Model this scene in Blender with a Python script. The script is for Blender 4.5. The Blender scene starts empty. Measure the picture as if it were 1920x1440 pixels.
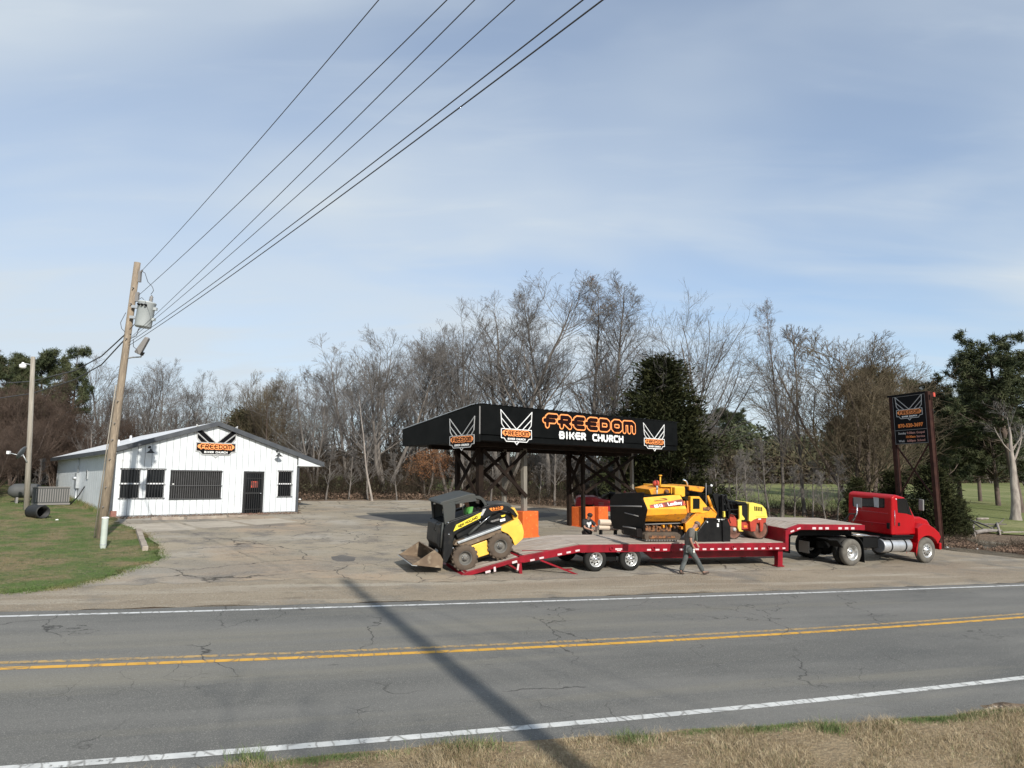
import bpy, bmesh, math, random
import numpy as np
from mathutils import Vector, Matrix
D = bpy.data
scn = bpy.context.scene
COL = scn.collection
R_ = math.radians
random.seed(7); rng = np.random.default_rng(11)

# ------------------------------------------------------------ camera, light, exposure
F_PX, PITCH, CAM_H = 1331.0, R_(8.05), 4.0
cam = D.objects.new('camera', D.cameras.new('camera')); COL.objects.link(cam)
cam.location = (0, 0, CAM_H); cam.rotation_euler = (R_(90) + PITCH, 0, 0)
cam.data.sensor_width = 36; cam.data.lens = F_PX / 1920 * 36
cam.data.clip_start = 0.1; cam.data.clip_end = 3000
scn.camera = cam
SUN_EL, SUN_AZ = R_(30), math.atan2(0.41, -0.912)      # direction to the sun: behind the camera, to its right
sd = Vector((math.sin(SUN_AZ) * math.cos(SUN_EL), math.cos(SUN_AZ) * math.cos(SUN_EL), math.sin(SUN_EL)))
sun = D.objects.new('sun', D.lights.new('sun', 'SUN')); COL.objects.link(sun)
sun.data.energy = 4.8; sun.data.angle = R_(0.7); sun.data.color = (1.0, 0.95, 0.87)
sun.rotation_euler = sd.to_track_quat('Z', 'Y').to_euler()
w = D.worlds.new('World'); scn.world = w; w.use_nodes = True
nt = w.node_tree; nt.nodes.clear()
def wn(t): return nt.nodes.new(t)
out = wn('ShaderNodeOutputWorld'); bg = wn('ShaderNodeBackground')
sky = wn('ShaderNodeTexSky'); sky.sky_type = 'NISHITA'; sky.sun_disc = False
sky.sun_elevation = SUN_EL; sky.sun_rotation = SUN_AZ; sky.air_density = 1.0; sky.dust_density = 0.4; sky.ozone_density = 3.0
tc = wn('ShaderNodeTexCoord'); sep = wn('ShaderNodeSeparateXYZ'); nt.links.new(tc.outputs['Generated'], sep.inputs[0])
def wmath(op, a, b_=None, c=None):
    n = wn('ShaderNodeMath'); n.operation = op
    for i, q in enumerate((a, b_, c)):
        if q is None: continue
        if isinstance(q, (int, float)): n.inputs[i].default_value = q
        else: nt.links.new(q, n.inputs[i])
    return n.outputs[0]
zz = wmath('ADD', wmath('MAXIMUM', sep.outputs[2], 0.0), 0.16)
px_ = wmath('DIVIDE', sep.outputs[0], zz); py_ = wmath('DIVIDE', sep.outputs[1], zz)
comb = wn('ShaderNodeCombineXYZ'); nt.links.new(px_, comb.inputs[0]); nt.links.new(py_, comb.inputs[1])
def cloud(scale, rot, stretch, lo, hi, det=6, seed=0.0, dist=0.4, rough=0.55):
    mp = wn('ShaderNodeMapping'); mp.inputs['Rotation'].default_value = (0, 0, R_(rot)); mp.inputs['Scale'].default_value = (1, stretch, 1)
    mp.inputs['Location'].default_value = (seed, seed * .7, seed)
    nt.links.new(comb.outputs[0], mp.inputs[0])
    nz = wn('ShaderNodeTexNoise'); nz.inputs['Scale'].default_value = scale; nz.inputs['Detail'].default_value = det
    nz.inputs['Roughness'].default_value = rough; nz.inputs['Distortion'].default_value = dist
    nt.links.new(mp.outputs[0], nz.inputs['Vector'])
    mr = wn('ShaderNodeMapRange'); mr.interpolation_type = 'SMOOTHSTEP'; mr.inputs[1].default_value = lo; mr.inputs[2].default_value = hi
    nt.links.new(nz.outputs[0], mr.inputs[0]); return mr.outputs[0]
c1 = cloud(0.50, 35, 1.5, 0.32, 0.64, seed=3.1, det=4, rough=.45)
c2_ = cloud(0.9, 130, 2.6, 0.44, 0.78, seed=5.2, dist=.5, det=4, rough=.5)
c3_ = cloud(1.7, 128, 4.5, 0.50, 0.80, seed=1.7, det=6)
cl = wmath('MINIMUM', wmath('ADD', wmath('MULTIPLY', c1, 0.55), wmath('ADD', wmath('MULTIPLY', c2_, 0.30), wmath('MULTIPLY', c3_, 0.12))), 0.9)
cl = wmath('MINIMUM', wmath('ADD', cl, 0.30), 0.94)
skm = wn('ShaderNodeVectorMath'); skm.operation = 'SCALE'; skm.inputs['Scale'].default_value = 0.15
nt.links.new(sky.outputs[0], skm.inputs[0])
mx = wn('ShaderNodeMix'); mx.data_type = 'RGBA'
nt.links.new(cl, mx.inputs['Factor']); nt.links.new(skm.outputs[0], mx.inputs['A']); mx.inputs['B'].default_value = (0.62, 0.69, 0.75, 1)
nt.links.new(mx.outputs['Result'], bg.inputs[0]); bg.inputs[1].default_value = 1.0
nt.links.new(bg.outputs[0], out.inputs[0])
scn.view_settings.view_transform = 'Standard'; scn.view_settings.look = 'None'
scn.view_settings.exposure = 0.12; scn.view_settings.gamma = 1.0
try: scn.cycles.max_bounces = 6; scn.cycles.transparent_max_bounces = 8
except Exception: pass

# ------------------------------------------------------------ survey: ground plane and measuring helpers
GA, GB = -0.0455, 0.0535
cth, sth = math.cos(PITCH), math.sin(PITCH)
def ray(u, v):
    x = u - 960; y = v - 720
    return Vector((x, F_PX * cth + y * sth, F_PX * sth - y * cth))
def G(u, v, dz=0.0):
    d = ray(u, v); t = (CAM_H - dz) / (GA * d.x + GB * d.y - d.z)
    return Vector((t * d.x, t * d.y, CAM_H + t * d.z))
def at(u, v, Y):
    d = ray(u, v); t = Y / d.y
    return Vector((t * d.x, Y, CAM_H + t * d.z))
def sat(t, lo, hi, k):
    t = np.asarray(t, float)
    return np.where(t > hi, hi + k * np.tanh((t - hi) / k), np.where(t < lo, lo + k * np.tanh((t - lo) / k), t))
def zt(X, Y): return GA * sat(X, -45, 150, 30) + GB * sat(Y, -60, 200, 25)
def zg(X, Y): return float(zt(X, Y))
class Frame:
    def __init__(s, X, Y, hd, tilt=True, Z=None):
        h = R_(hd); up = Vector((-GA, -GB, 1)).normalized() if tilt else Vector((0, 0, 1))
        fx = Vector((math.cos(h), math.sin(h), GA * math.cos(h) + GB * math.sin(h) if tilt else 0)).normalized()
        fy = up.cross(fx)
        s.o = Vector((X, Y, zg(X, Y) if Z is None else Z)); s.x, s.y, s.z = fx, fy, up
        s.m = Matrix(((fx.x, fy.x, up.x, s.o.x), (fx.y, fy.y, up.y, s.o.y), (fx.z, fy.z, up.z, s.o.z), (0, 0, 0, 1)))
    def _hit(s, u, v, ax, val):
        d = ray(u, v); rel = s.o - Vector((0, 0, CAM_H)); t = (rel.dot(ax) + val) / d.dot(ax)
        return d * t - rel
    def side(s, u, v, y):
        p = s._hit(u, v, s.y, y); return (p.dot(s.x), p.dot(s.z))
    def front(s, u, v, x):
        p = s._hit(u, v, s.x, x); return (p.dot(s.y), p.dot(s.z))
    def sub(s, x, y, z=0):                      # a frame of the same orientation standing at a local point
        f = Frame(0, 0, 0); f.o = s.m @ Vector((x, y, z)); f.x, f.y, f.z = s.x, s.y, s.z
        f.m = s.m.copy(); f.m.translation = f.o; return f
    def w(s, x, y, z): return s.m @ Vector((x, y, z))

# ------------------------------------------------------------ materials
MATS = {}
def mat(name, col, rough=0.7, metal=0.0, col2=None, scale=3.0, lo=0.35, hi=0.65, bump=0.0, bscale=40.0, stretch=(1, 1, 1), spec=0.5, col3=None, scale3=30.0, lo3=0.55, hi3=0.7, coat=0.0, trans=0.0, emis=None, detail=5):
    m = D.materials.new(name); m.use_nodes = True; MATS[name] = m
    n = m.node_tree; b = n.nodes['Principled BSDF']; L = n.links
    b.inputs['Base Color'].default_value = (*col, 1); b.inputs['Roughness'].default_value = rough; b.inputs['Metallic'].default_value = metal
    b.inputs['Specular IOR Level'].default_value = spec
    if coat: b.inputs['Coat Weight'].default_value = coat; b.inputs['Coat Roughness'].default_value = 0.08
    if trans: b.inputs['Transmission Weight'].default_value = trans
    if emis: b.inputs['Emission Color'].default_value = (*emis, 1); b.inputs['Emission Strength'].default_value = 1
    t = n.nodes.new('ShaderNodeTexCoord'); mp = n.nodes.new('ShaderNodeMapping'); mp.inputs['Scale'].default_value = stretch
    L.new(t.outputs['Object'], mp.inputs[0])
    last = None
    def noise(sc, a, c, det):
        nz = n.nodes.new('ShaderNodeTexNoise'); nz.inputs['Scale'].default_value = sc; nz.inputs['Detail'].default_value = det
        L.new(mp.outputs[0], nz.inputs['Vector'])
        mr = n.nodes.new('ShaderNodeMapRange'); mr.inputs[1].default_value = a; mr.inputs[2].default_value = c
        L.new(nz.outputs[0], mr.inputs[0]); return mr.outputs[0]
    if col2:
        mxn = n.nodes.new('ShaderNodeMix'); mxn.data_type = 'RGBA'; mxn.inputs['A'].default_value = (*col, 1); mxn.inputs['B'].default_value = (*col2, 1)
        L.new(noise(scale, lo, hi, detail), mxn.inputs['Factor']); last = mxn.outputs['Result']
    if col3:
        m3 = n.nodes.new('ShaderNodeMix'); m3.data_type = 'RGBA'; m3.inputs['B'].default_value = (*col3, 1)
        if last: L.new(last, m3.inputs['A'])
        else: m3.inputs['A'].default_value = (*col, 1)
        L.new(noise(scale3, lo3, hi3, 3), m3.inputs['Factor']); last = m3.outputs['Result']
    if last: L.new(last, b.inputs['Base Color'])
    if bump:
        bp = n.nodes.new('ShaderNodeBump'); bp.inputs['Strength'].default_value = bump; bp.inputs['Distance'].default_value = 0.02
        nz = n.nodes.new('ShaderNodeTexNoise'); nz.inputs['Scale'].default_value = bscale; nz.inputs['Detail'].default_value = 4
        L.new(mp.outputs[0], nz.inputs['Vector']); L.new(nz.outputs[0], bp.inputs['Height']); L.new(bp.outputs[0], b.inputs['Normal'])
    return m

# ------------------------------------------------------------ object bookkeeping
def tag(o, label=None, cat=None, group=None, kind=None):
    if label: o['label'] = label
    if cat: o['category'] = cat
    if group: o['group'] = group
    if kind: o['kind'] = kind
    return o
def thing(name, frame, label, cat, group=None):
    o = D.objects.new(name, None); COL.objects.link(o); o.empty_display_size = 0.3
    o.matrix_world = frame.m if isinstance(frame, Frame) else frame
    return tag(o, label, cat, group)
def here(x, y, z=None, rz=0.0):
    return Matrix.Translation((x, y, zg(x, y) if z is None else z)) @ Matrix.Rotation(rz, 4, 'Z')
def fast_mesh(name, V, T, mt, parent=None, smooth=False):
    V = np.ascontiguousarray(V, np.float32); T = np.ascontiguousarray(T, np.int32)
    me = D.meshes.new(name); me.vertices.add(len(V)); me.vertices.foreach_set('co', V.ravel())
    me.loops.add(T.size); me.loops.foreach_set('vertex_index', T.ravel())
    me.polygons.add(len(T)); me.polygons.foreach_set('loop_start', np.arange(0, T.size, T.shape[1], dtype=np.int32))
    try: me.polygons.foreach_set('loop_total', np.full(len(T), T.shape[1], np.int32))
    except Exception: pass
    me.materials.append(mt); me.update(calc_edges=True); me.validate()
    if smooth: me.polygons.foreach_set('use_smooth', np.ones(len(T), bool))
    if name is None: return me
    o = D.objects.new(name, me); COL.objects.link(o)
    if parent: o.parent = parent
    return o
class MB:
    def __init__(s): s.v = []; s.f = []; s.sm = []
    def add(s, V, Fc, smooth=False):
        b = len(s.v); s.v += [tuple(p) for p in V]; s.f += [tuple(i + b for i in f) for f in Fc]; s.sm += [smooth] * len(Fc); return s
    def box(s, x0, x1, y0, y1, z0, z1, M=None):
        V = [Vector((x, y, z)) for x in (x0, x1) for y in (y0, y1) for z in (z0, z1)]
        if M: V = [M @ p for p in V]
        return s.add(V, [(0, 1, 3, 2), (4, 6, 7, 5), (0, 4, 5, 1), (2, 3, 7, 6), (0, 2, 6, 4), (1, 5, 7, 3)])
    def prism(s, P, d0, d1, ax='y'):             # outline P extruded along one axis
        def m(p, d): return {'y': (p[0], d, p[1]), 'x': (d, p[0], p[1]), 'z': (p[0], p[1], d)}[ax]
        n = len(P); V = [m(p, d0) for p in P] + [m(p, d1) for p in P]
        Fc = [tuple(range(n)), tuple(range(2 * n - 1, n - 1, -1))] + [(i, (i + 1) % n, n + (i + 1) % n, n + i) for i in range(n)]
        return s.add(V, Fc)
    def loft(s, A, B, smooth=False):             # two outlines of 3D points joined
        n = len(A); Fc = [tuple(range(n)), tuple(range(2 * n - 1, n - 1, -1))] + [(i, (i + 1) % n, n + (i + 1) % n, n + i) for i in range(n)]
        return s.add(list(A) + list(B), Fc, smooth)
    def tube(s, P, r, n=8, smooth=True, caps=True):
        P = [Vector(p) for p in P]; rs = r if isinstance(r, (list, tuple)) else [r] * len(P)
        t0 = (P[1] - P[0]).normalized(); a = t0.orthogonal().normalized(); V = []
        for i, p in enumerate(P):
            t = (P[min(i + 1, len(P) - 1)] - P[max(i - 1, 0)]).normalized()
            a = (a - t * a.dot(t)).normalized(); b = t.cross(a)
            for k in range(n):
                q = 2 * math.pi * k / n; V.append(p + (a * math.cos(q) + b * math.sin(q)) * rs[i])
        Fc = [(i * n + k, i * n + (k + 1) % n, (i + 1) * n + (k + 1) % n, (i + 1) * n + k) for i in range(len(P) - 1) for k in range(n)]
        s.add(V, Fc, smooth)
        if caps:
            b0 = len(s.v) - len(V); s.f += [tuple(b0 + k for k in range(n)), tuple(b0 + len(V) - n + k for k in range(n))]; s.sm += [False, False]
        return s
    def lathe(s, c, prof, n=24, ax='y', smooth=True):   # prof: (radius, offset along the axis)
        V = []
        for r, d in prof:
            for k in range(n):
                q = 2 * math.pi * k / n; p, t = r * math.cos(q), r * math.sin(q)
                V.append({'y': (c[0] + p, c[1] + d, c[2] + t), 'x': (c[0] + d, c[1] + p, c[2] + t), 'z': (c[0] + p, c[1] + t, c[2] + d)}[ax])
        m = len(prof)
        Fc = [(i * n + k, i * n + (k + 1) % n, (i + 1) * n + (k + 1) % n, (i + 1) * n + k) for i in range(m - 1) for k in range(n)]
        return s.add(V, Fc, smooth)
    def ball(s, c, r, n=10, sc=(1, 1, 1)):
        V = []; Fc = []; m = n // 2 + 1
        for i in range(m):
            th = math.pi * i / (m - 1)
            for k in range(n):
                q = 2 * math.pi * k / n
                V.append((c[0] + r * sc[0] * math.sin(th) * math.cos(q), c[1] + r * sc[1] * math.sin(th) * math.sin(q), c[2] + r * sc[2] * math.cos(th)))
        for i in range(m - 1):
            for k in range(n): Fc.append((i * n + k, i * n + (k + 1) % n, (i + 1) * n + (k + 1) % n, (i + 1) * n + k))
        return s.add(V, Fc, True)
    def build(s, name, mt, parent=None, bevel=0.0, seg=2):
        me = D.meshes.new(name); bm = bmesh.new()
        vs = [bm.verts.new(p) for p in s.v]
        for f, q in zip(s.f, s.sm):
            try: fc = bm.faces.new([vs[i] for i in f]); fc.smooth = q
            except ValueError: pass
        bmesh.ops.remove_doubles(bm, verts=bm.verts, dist=1e-5)
        bmesh.ops.recalc_face_normals(bm, faces=bm.faces)
        bm.to_mesh(me); bm.free(); me.materials.append(MATS[mt] if isinstance(mt, str) else mt)
        o = D.objects.new(name, me); COL.objects.link(o)
        if parent: o.parent = parent
        if bevel:
            md = o.modifiers.new('bevel', 'BEVEL'); md.width = bevel; md.segments = seg; md.limit_method = 'ANGLE'; md.angle_limit = R_(40)
        return o
def round_poly(P, r, k=3):
    O = []
    n = len(P)
    for i in range(n):
        p0, p, p1 = Vector(P[i - 1]), Vector(P[i]), Vector(P[(i + 1) % n])
        a = min(r, (p0 - p).length * .45); b = min(r, (p1 - p).length * .45)
        A = p + (p0 - p).normalized() * a; B = p + (p1 - p).normalized() * b
        for j in range(k + 1):
            t = j / k; O.append(tuple(A * (1 - t) ** 2 + p * 2 * t * (1 - t) + B * t * t))
    return O
# ---- lettering
FONTC = {}
def text_into(mb, body, size, org, ex, ez, nrm, offset=0.0, xs=1.0, align='CENTER', depth=0.004, shear=0.0):
    cu = D.curves.new('t', 'FONT'); cu.body = body; cu.size = size; cu.offset = offset; cu.extrude = depth; cu.shear = shear
    cu.align_x = align; cu.align_y = 'CENTER'; cu.resolution_u = 3; cu.space_character = 1.05
    o = D.objects.new('t', cu); COL.objects.link(o); bpy.context.view_layer.update()
    me = o.evaluated_get(bpy.context.evaluated_depsgraph_get()).to_mesh()
    ex, ez, nrm, org = Vector(ex), Vector(ez), Vector(nrm), Vector(org)
    V = [org + ex * (p.co.x * xs) + ez * p.co.y + nrm * p.co.z for p in me.vertices]
    mb.add(V, [tuple(f.vertices) for f in me.polygons])
    D.objects.remove(o); D.curves.remove(cu)
GL = {
 'F': [[(.98, .95), (.34, .95), (.2, .8), (.2, .0)], [(-.02, .5), (.8, .5)]],
 'R': [[(.2, 0), (.2, .95), (.75, .95), (.92, .8), (.92, .62), (.75, .46), (-.02, .46)], [(.5, .46), (.92, 0)]],
 'E': [[(.95, .95), (.36, .95), (.2, .8), (.2, .18), (.36, .03), (.95, .03)], [(-.02, .5), (.85, .5)]],
 'D': [[(.12, .03), (.12, .95), (.7, .95), (.9, .75), (.9, .22), (.7, .03), (.12, .03)]],
 'O': [[(.3, .03), (.12, .22), (.12, .77), (.3, .95), (.72, .95), (.9, .77), (.9, .22), (.72, .03), (.3, .03)]],
 'M': [[(.05, 0), (.05, .92), (.85, .95), (1.05, .75), (1.05, 0)], [(.56, .9), (.56, 0)]],
 'B': [[(.1, 0), (.1, .95), (.7, .95), (.85, .8), (.85, .65), (.7, .5), (.9, .35), (.9, .15), (.75, 0), (.1, 0)], [(0, .5), (.7, .5)]],
 'I': [[(.5, 0), (.5, .95)]],
 'K': [[(.1, 0), (.1, .95)], [(0, .5), (.5, .5), (.9, .95)], [(.5, .5), (.9, 0)]],
 'C': [[(.92, .95), (.3, .95), (.12, .78), (.12, .2), (.3, .0), (.92, .0)]],
 'H': [[(.1, 0), (.1, .95)], [(.9, 0), (.9, .95)], [(0, .5), (.9, .5)]],
 'U': [[(.1, .95), (.1, .2), (.28, 0), (.72, 0), (.9, .2), (.9, .95)]],
}
def strokes_into(mb, lines, r, org, ex, ez, nrm, d0, d1):
    ex, ez, nrm, org = Vector(ex), Vector(ez), Vector(nrm), Vector(org); k = 0
    def P(p, d): return org + ex * p[0] + ez * p[1] + nrm * d
    for ln in lines:
        for (a, b) in zip(ln[:-1], ln[1:]):
            A, B = Vector(a), Vector(b); t = B - A
            if t.length < 1e-6: continue
            L = t.length; t.normalize(); q = Vector((-t.y, t.x)); poly = []
            for j in range(7):
                an = math.pi / 2 + math.pi * j / 6; poly.append(A + (t * math.cos(an) + q * math.sin(an)) * r)
            for j in range(7):
                an = -math.pi / 2 + math.pi * j / 6; poly.append(B + (t * math.cos(an) + q * math.sin(an)) * r)
            e = d1 + 0.0004 * (k % 7); k += 1; n = len(poly)
            V = [P(p, d0) for p in poly] + [P(p, e) for p in poly]
            mb.add(V, [tuple(range(n, 2 * n))] + [(i, (i + 1) % n, n + (i + 1) % n, n + i) for i in range(n)])
def word(txt, W, H, gap=0.28):
    adv = []; x = 0
    for ch in txt:
        if ch == ' ': x += 0.9; continue
        wd = 0.55 if ch == 'I' else (1.1 if ch == 'M' else 0.95)
        off = -0.22 if ch == 'I' else 0
        adv += [[((x + off + p[0]), p[1]) for p in ln] for ln in GL[ch]]; x += wd + gap
    tot = x - gap
    return [[((p[0] / tot - .5) * W, (p[1] - .475) * H) for p in ln] for ln in adv]
def emblem(parent, org, ex, ez, nrm, W, filled=False, tone='sign_white'):
    """winged badge: outline, dark fields, orange plate, lettering; W = its width"""
    org, ex, ez, nrm = Vector(org), Vector(ex), Vector(ez), Vector(nrm)
    s = W; P = lambda x, z: (x * s, z * s)
    wl = [P(-.5, .8), P(0, .37), P(-.02, .36), P(-.38, .37), P(-.46, .45), P(-.5, .8)]
    lines = []
    for m in (1, -1):
        lines += [[P(-.5 * m, .8), P(-.01 * m, .37)], [P(-.5 * m, .8), P(-.47 * m, .47), P(-.38 * m, .37)], [P(-.48 * m, .61), P(-.2 * m, .37)]]
    box = [P(-.48, .36), P(.48, .36), P(.48, .15), P(.39, .14), P(.33, .07), P(-.33, .07), P(-.39, .14), P(-.48, .15), P(-.48, .36)]
    lines += [box, [P(-.07, .07), P(0, 0), P(.07, .07)]]
    q = lambda p, d: org + ex * p[0] + ez * p[1] + nrm * d
    bk = MB()
    def poly(pts, d0, d1):
        n = len(pts); bk.add([q(p, d0) for p in pts] + [q(p, d1) for p in pts], [tuple(range(n)), tuple(range(n, 2 * n))] + [(i, (i + 1) % n, n + (i + 1) % n, n + i) for i in range(n)])
    poly(box[:-1], 0.0, 0.012)
    if filled:
        for m in (1, -1):
            poly([P(-.49 * m, .78), P(-.02 * m, .37), P(-.19 * m, .37), P(-.475 * m, .62)], 0, 0.011)
            poly([P(-.47 * m, .57), P(-.23 * m, .37), P(-.37 * m, .375), P(-.45 * m, .46)], 0, 0.0105)
    bk.build('badge_field', 'sign_dark', parent)
    o = MB(); strokes_into(o, lines, (.011 if filled else .0095) * s, org, ex, ez, nrm, 0, 0.02); o.build('badge_outline', tone, parent)
    w1 = word('FREEDOM', .76 * s, .10 * s); w1 = [[(x, z + .268 * s) for x, z in l] for l in w1]
    o = MB(); strokes_into(o, w1, .030 * s, org, ex, ez, nrm, 0.012, 0.018); strokes_into(o, [[P(-.4, .268), P(.4, .268)]], .05 * s, org, ex, ez, nrm, 0.012, 0.0178); o.build('badge_plate', 'sign_orange', parent)
    o = MB(); strokes_into(o, w1, .0105 * s, org, ex, ez, nrm, 0.018, 0.026); o.build('badge_lettering', 'sign_maroon', parent)
    w2 = word('BIKER CHURCH', .56 * s, .04 * s); w2 = [[(x, z + .13 * s) for x, z in l] for l in w2]
    o = MB(); strokes_into(o, w2, .006 * s, org, ex, ez, nrm, 0.012, 0.02); o.build('badge_small_lettering', 'sign_white', parent)
def bar(mb, p, q, wx, wy=None):               # square timber from p to q
    p, q = Vector(p), Vector(q); t = (q - p); L = t.length; t.normalize()
    up = Vector((0, 0, 1)) if abs(t.z) < .95 else Vector((0, 1, 0)); a = t.cross(up).normalized(); b = a.cross(t)
    wy = wy or wx; V = []
    for e in (p, q):
        for i, j in ((-1, -1), (1, -1), (1, 1), (-1, 1)): V.append(e + a * i * wx / 2 + b * j * wy / 2)
    mb.add(V, [(0, 1, 2, 3), (7, 6, 5, 4), (0, 4, 5, 1), (1, 5, 6, 2), (2, 6, 7, 3), (3, 7, 4, 0)])
    return mb
def copy_tree(o, M=None, label=None, group=None, parent=None):
    c = o.copy(); COL.objects.link(c)
    if parent is not None: c.parent = parent
    if M is not None: c.matrix_world = M
    if label: c['label'] = label
    if group: c['group'] = group
    for ch in [q for q in list(D.objects) if q.parent == o]: copy_tree(ch, parent=c)
    return c
# ------------------------------------------------------------ palette
mat('sign_dark', (.004, .004, .005), .5, spec=.12)
mat('sign_black', (.0035, .004, .004), .55, col2=(.006, .0065, .0065), scale=2, spec=.06)
mat('canopy_side', (.008, .0085, .008), .6, col2=(.012, .0125, .012), scale=1.5, spec=.06)
mat('sign_white', (.78, .78, .76), .5)
mat('sign_silver', (.42, .42, .41), .45)
mat('sign_orange', (.95, .33, .10), .5)
mat('sign_maroon', (.012, .003, .003), .6, spec=.1)
mat('digit_orange', (.75, .22, .04), .5)
mat('digit_pink', (.45, .22, .18), .5)
mat('siding', (.66, .69, .70), .5, col2=(.60, .63, .64), scale=1.2, col3=(.42, .41, .37), scale3=5, lo3=.60, hi3=.85)
mat('siding_gap', (.22, .23, .24), .8)
mat('roof_white', (.72, .73, .73), .5, col2=(.6, .6, .6), scale=1)
mat('trim_dark', (.045, .05, .058), .5, col2=(.07, .075, .08), scale=3)
mat('brick', (.22, .09, .07), .85, col2=(.28, .14, .11), scale=12)
mat('glass_dark', (.006, .007, .008), .12, spec=.5)
mat('louvre_dark', (.07, .072, .07), .7)
mat('dish_grey', (.10, .11, .12), .5)
mat('black_bars', (.02, .02, .02), .45)
mat('shade_board', (.012, .012, .012), .7, spec=.2, col2=(.022, .022, .022), scale=4)
mat('white_frame', (.7, .71, .71), .5)
mat('grey_metal', (.33, .35, .36), .45, .3, col2=(.42, .44, .45), scale=6)
mat('galv', (.5, .52, .53), .4, .5, col2=(.4, .42, .43), scale=8)
mat('wood_pole', (.27, .215, .155), .85, col2=(.19, .15, .11), scale=2.2, stretch=(8, 8, .6), bump=.5, bscale=14, col3=(.36, .29, .21), scale3=5, lo3=.5, hi3=.7)
mat('wood_pole_grey', (.34, .31, .26), .85, col2=(.24, .21, .17), scale=2.2, stretch=(8, 8, .6), bump=.4, bscale=14)
mat('post_timber', (.23, .21, .175), .85, col2=(.15, .135, .11), scale=2, stretch=(9, 9, .7), bump=.4, bscale=20)
mat('post_dark', (.012, .008, .006), .85, col2=(.022, .014, .010), scale=3, spec=.15)  # near-black timber of the darker posts, braces and beams
mat('wire', (.06, .06, .062), .7)
mat('wire_pale', (.18, .18, .18), .6)
mat('trans_grey', (.42, .45, .45), .45, col2=(.36, .39, .39), scale=3)
mat('lamp_grey', (.2, .19, .18), .5)
mat('marker_green', (.48, .53, .47), .6, col2=(.42, .46, .41), scale=4)
mat('trailer_red', (.27, .005, .016), .45, col2=(.16, .004, .010), scale=2.5, coat=.1, spec=.3)
mat('truck_red', (.38, .003, .007), .35, col2=(.33, .003, .006), scale=1.5, coat=.12, spec=.3, col3=(.16, .02, .015), scale3=5, lo3=.62, hi3=.85)
mat('pickup_red', (.30, .008, .02), .3, coat=.5)
mat('tape_white', (.62, .50, .50), .5)
mat('deck_wood', (.40, .34, .285), .85, col2=(.26, .21, .17), scale=1.6, stretch=(.35, 6, 3), bump=.35, bscale=12, col3=(.5, .46, .41), scale3=3, lo3=.55, hi3=.7)
mat('deck_gap', (.04, .03, .025), .9)
mat('tyre', (.016, .016, .015), .85, col2=(.024, .023, .021), scale=5, spec=.2)
mat('tyre_dusty', (.13, .12, .10), .9, col2=(.09, .082, .07), scale=5)
mat('tyre_mud', (.105, .078, .055), .95, col2=(.07, .052, .038), scale=4, bump=.7, bscale=16)
mat('rim_silver', (.55, .55, .53), .35, .6, col2=(.4, .39, .37), scale=7)
mat('rim_grey', (.10, .095, .085), .8, col2=(.15, .14, .12), scale=6)
mat('chrome', (.75, .76, .77), .16, .95)
mat('tank_alu', (.6, .61, .62), .42, .7, col2=(.5, .51, .52), scale=5)
mat('tank_end', (.16, .165, .175), .5, .3)
mat('chassis', (.006, .006, .006), .7, spec=.15)
mat('rubber', (.010, .010, .010), .8, spec=.2)
mat('loader_black', (.011, .0115, .012), .45, spec=.2, col2=(.03, .028, .025), scale=4, lo=.5, hi=.75)
mat('loader_grey', (.05, .055, .052), .6, col2=(.055, .055, .05), scale=3, spec=.3)
mat('loader_yellow', (.86, .52, .07), .45, col2=(.78, .42, .055), scale=3, col3=(.40, .27, .12), scale3=7, lo3=.6, hi3=.78)
mat('label_yellow', (.86, .66, .05), .5)
mat('label_orange', (.85, .25, .04), .5)
mat('bucket_rust', (.20, .145, .095), .7, .25, col2=(.13, .09, .06), scale=3, bump=.3, bscale=9, col3=(.30, .24, .17), scale3=5, lo3=.55, hi3=.7)
mat('paver_yellow', (.80, .32, .010), .5, col2=(.70, .26, .010), scale=2.5, col3=(.28, .12, .03), scale3=8, lo3=.56, hi3=.76)
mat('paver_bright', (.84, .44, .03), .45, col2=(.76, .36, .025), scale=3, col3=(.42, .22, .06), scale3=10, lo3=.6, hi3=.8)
mat('paver_dark', (.004, .0036, .0036), .4, spec=.12, col2=(.010, .007, .006), scale=3)
mat('paver_rust', (.26, .11, .04), .8, col2=(.05, .03, .02), scale=9, lo=.4, hi=.6)
mat('label_red', (.55, .07, .04), .5, col2=(.16, .04, .03), scale=3, lo=.45, hi=.55)
mat('attach_black', (.006, .006, .0065), .35, col2=(.011, .011, .011), scale=4, spec=.3)
mat('roller_yellow', (.80, .64, .10), .45, col2=(.72, .55, .08), scale=3, col3=(.45, .36, .14), scale3=9, lo3=.6, hi3=.8)
mat('roller_red', (.42, .05, .025), .55, col2=(.30, .035, .02), scale=4)
mat('drum_rust', (.20, .09, .06), .7, col2=(.12, .06, .045), scale=7)
mat('drum_steel', (.16, .13, .12), .45, .6, col2=(.24, .17, .14), scale=6)
mat('block_orange', (.70, .13, .016), .75, col2=(.60, .10, .014), scale=2.5, col3=(.9, .25, .06), scale3=9, lo3=.6, hi3=.8, bump=.15, bscale=20)
mat('skin', (.36, .19, .13), .6)
mat('skin_dark', (.20, .11, .075), .6)
mat('shirt_olive', (.105, .098, .085), .9, col2=(.14, .13, .115), scale=8, bump=.6, bscale=9)
mat('vest_pale', (.24, .28, .23), .8)
mat('jeans_grey', (.06, .066, .064), .9, col2=(.11, .118, .115), scale=6, bump=.6, bscale=9)
mat('boot_brown', (.06, .042, .032), .8)
mat('cap_brown', (.14, .10, .08), .8)
mat('hair_dark', (.02, .012, .01), .8)
mat('tee_black', (.018, .018, .02), .8)
mat('print_white', (.6, .6, .6), .7)
mat('vest_green', (.07, .26, .05), .7)
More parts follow.
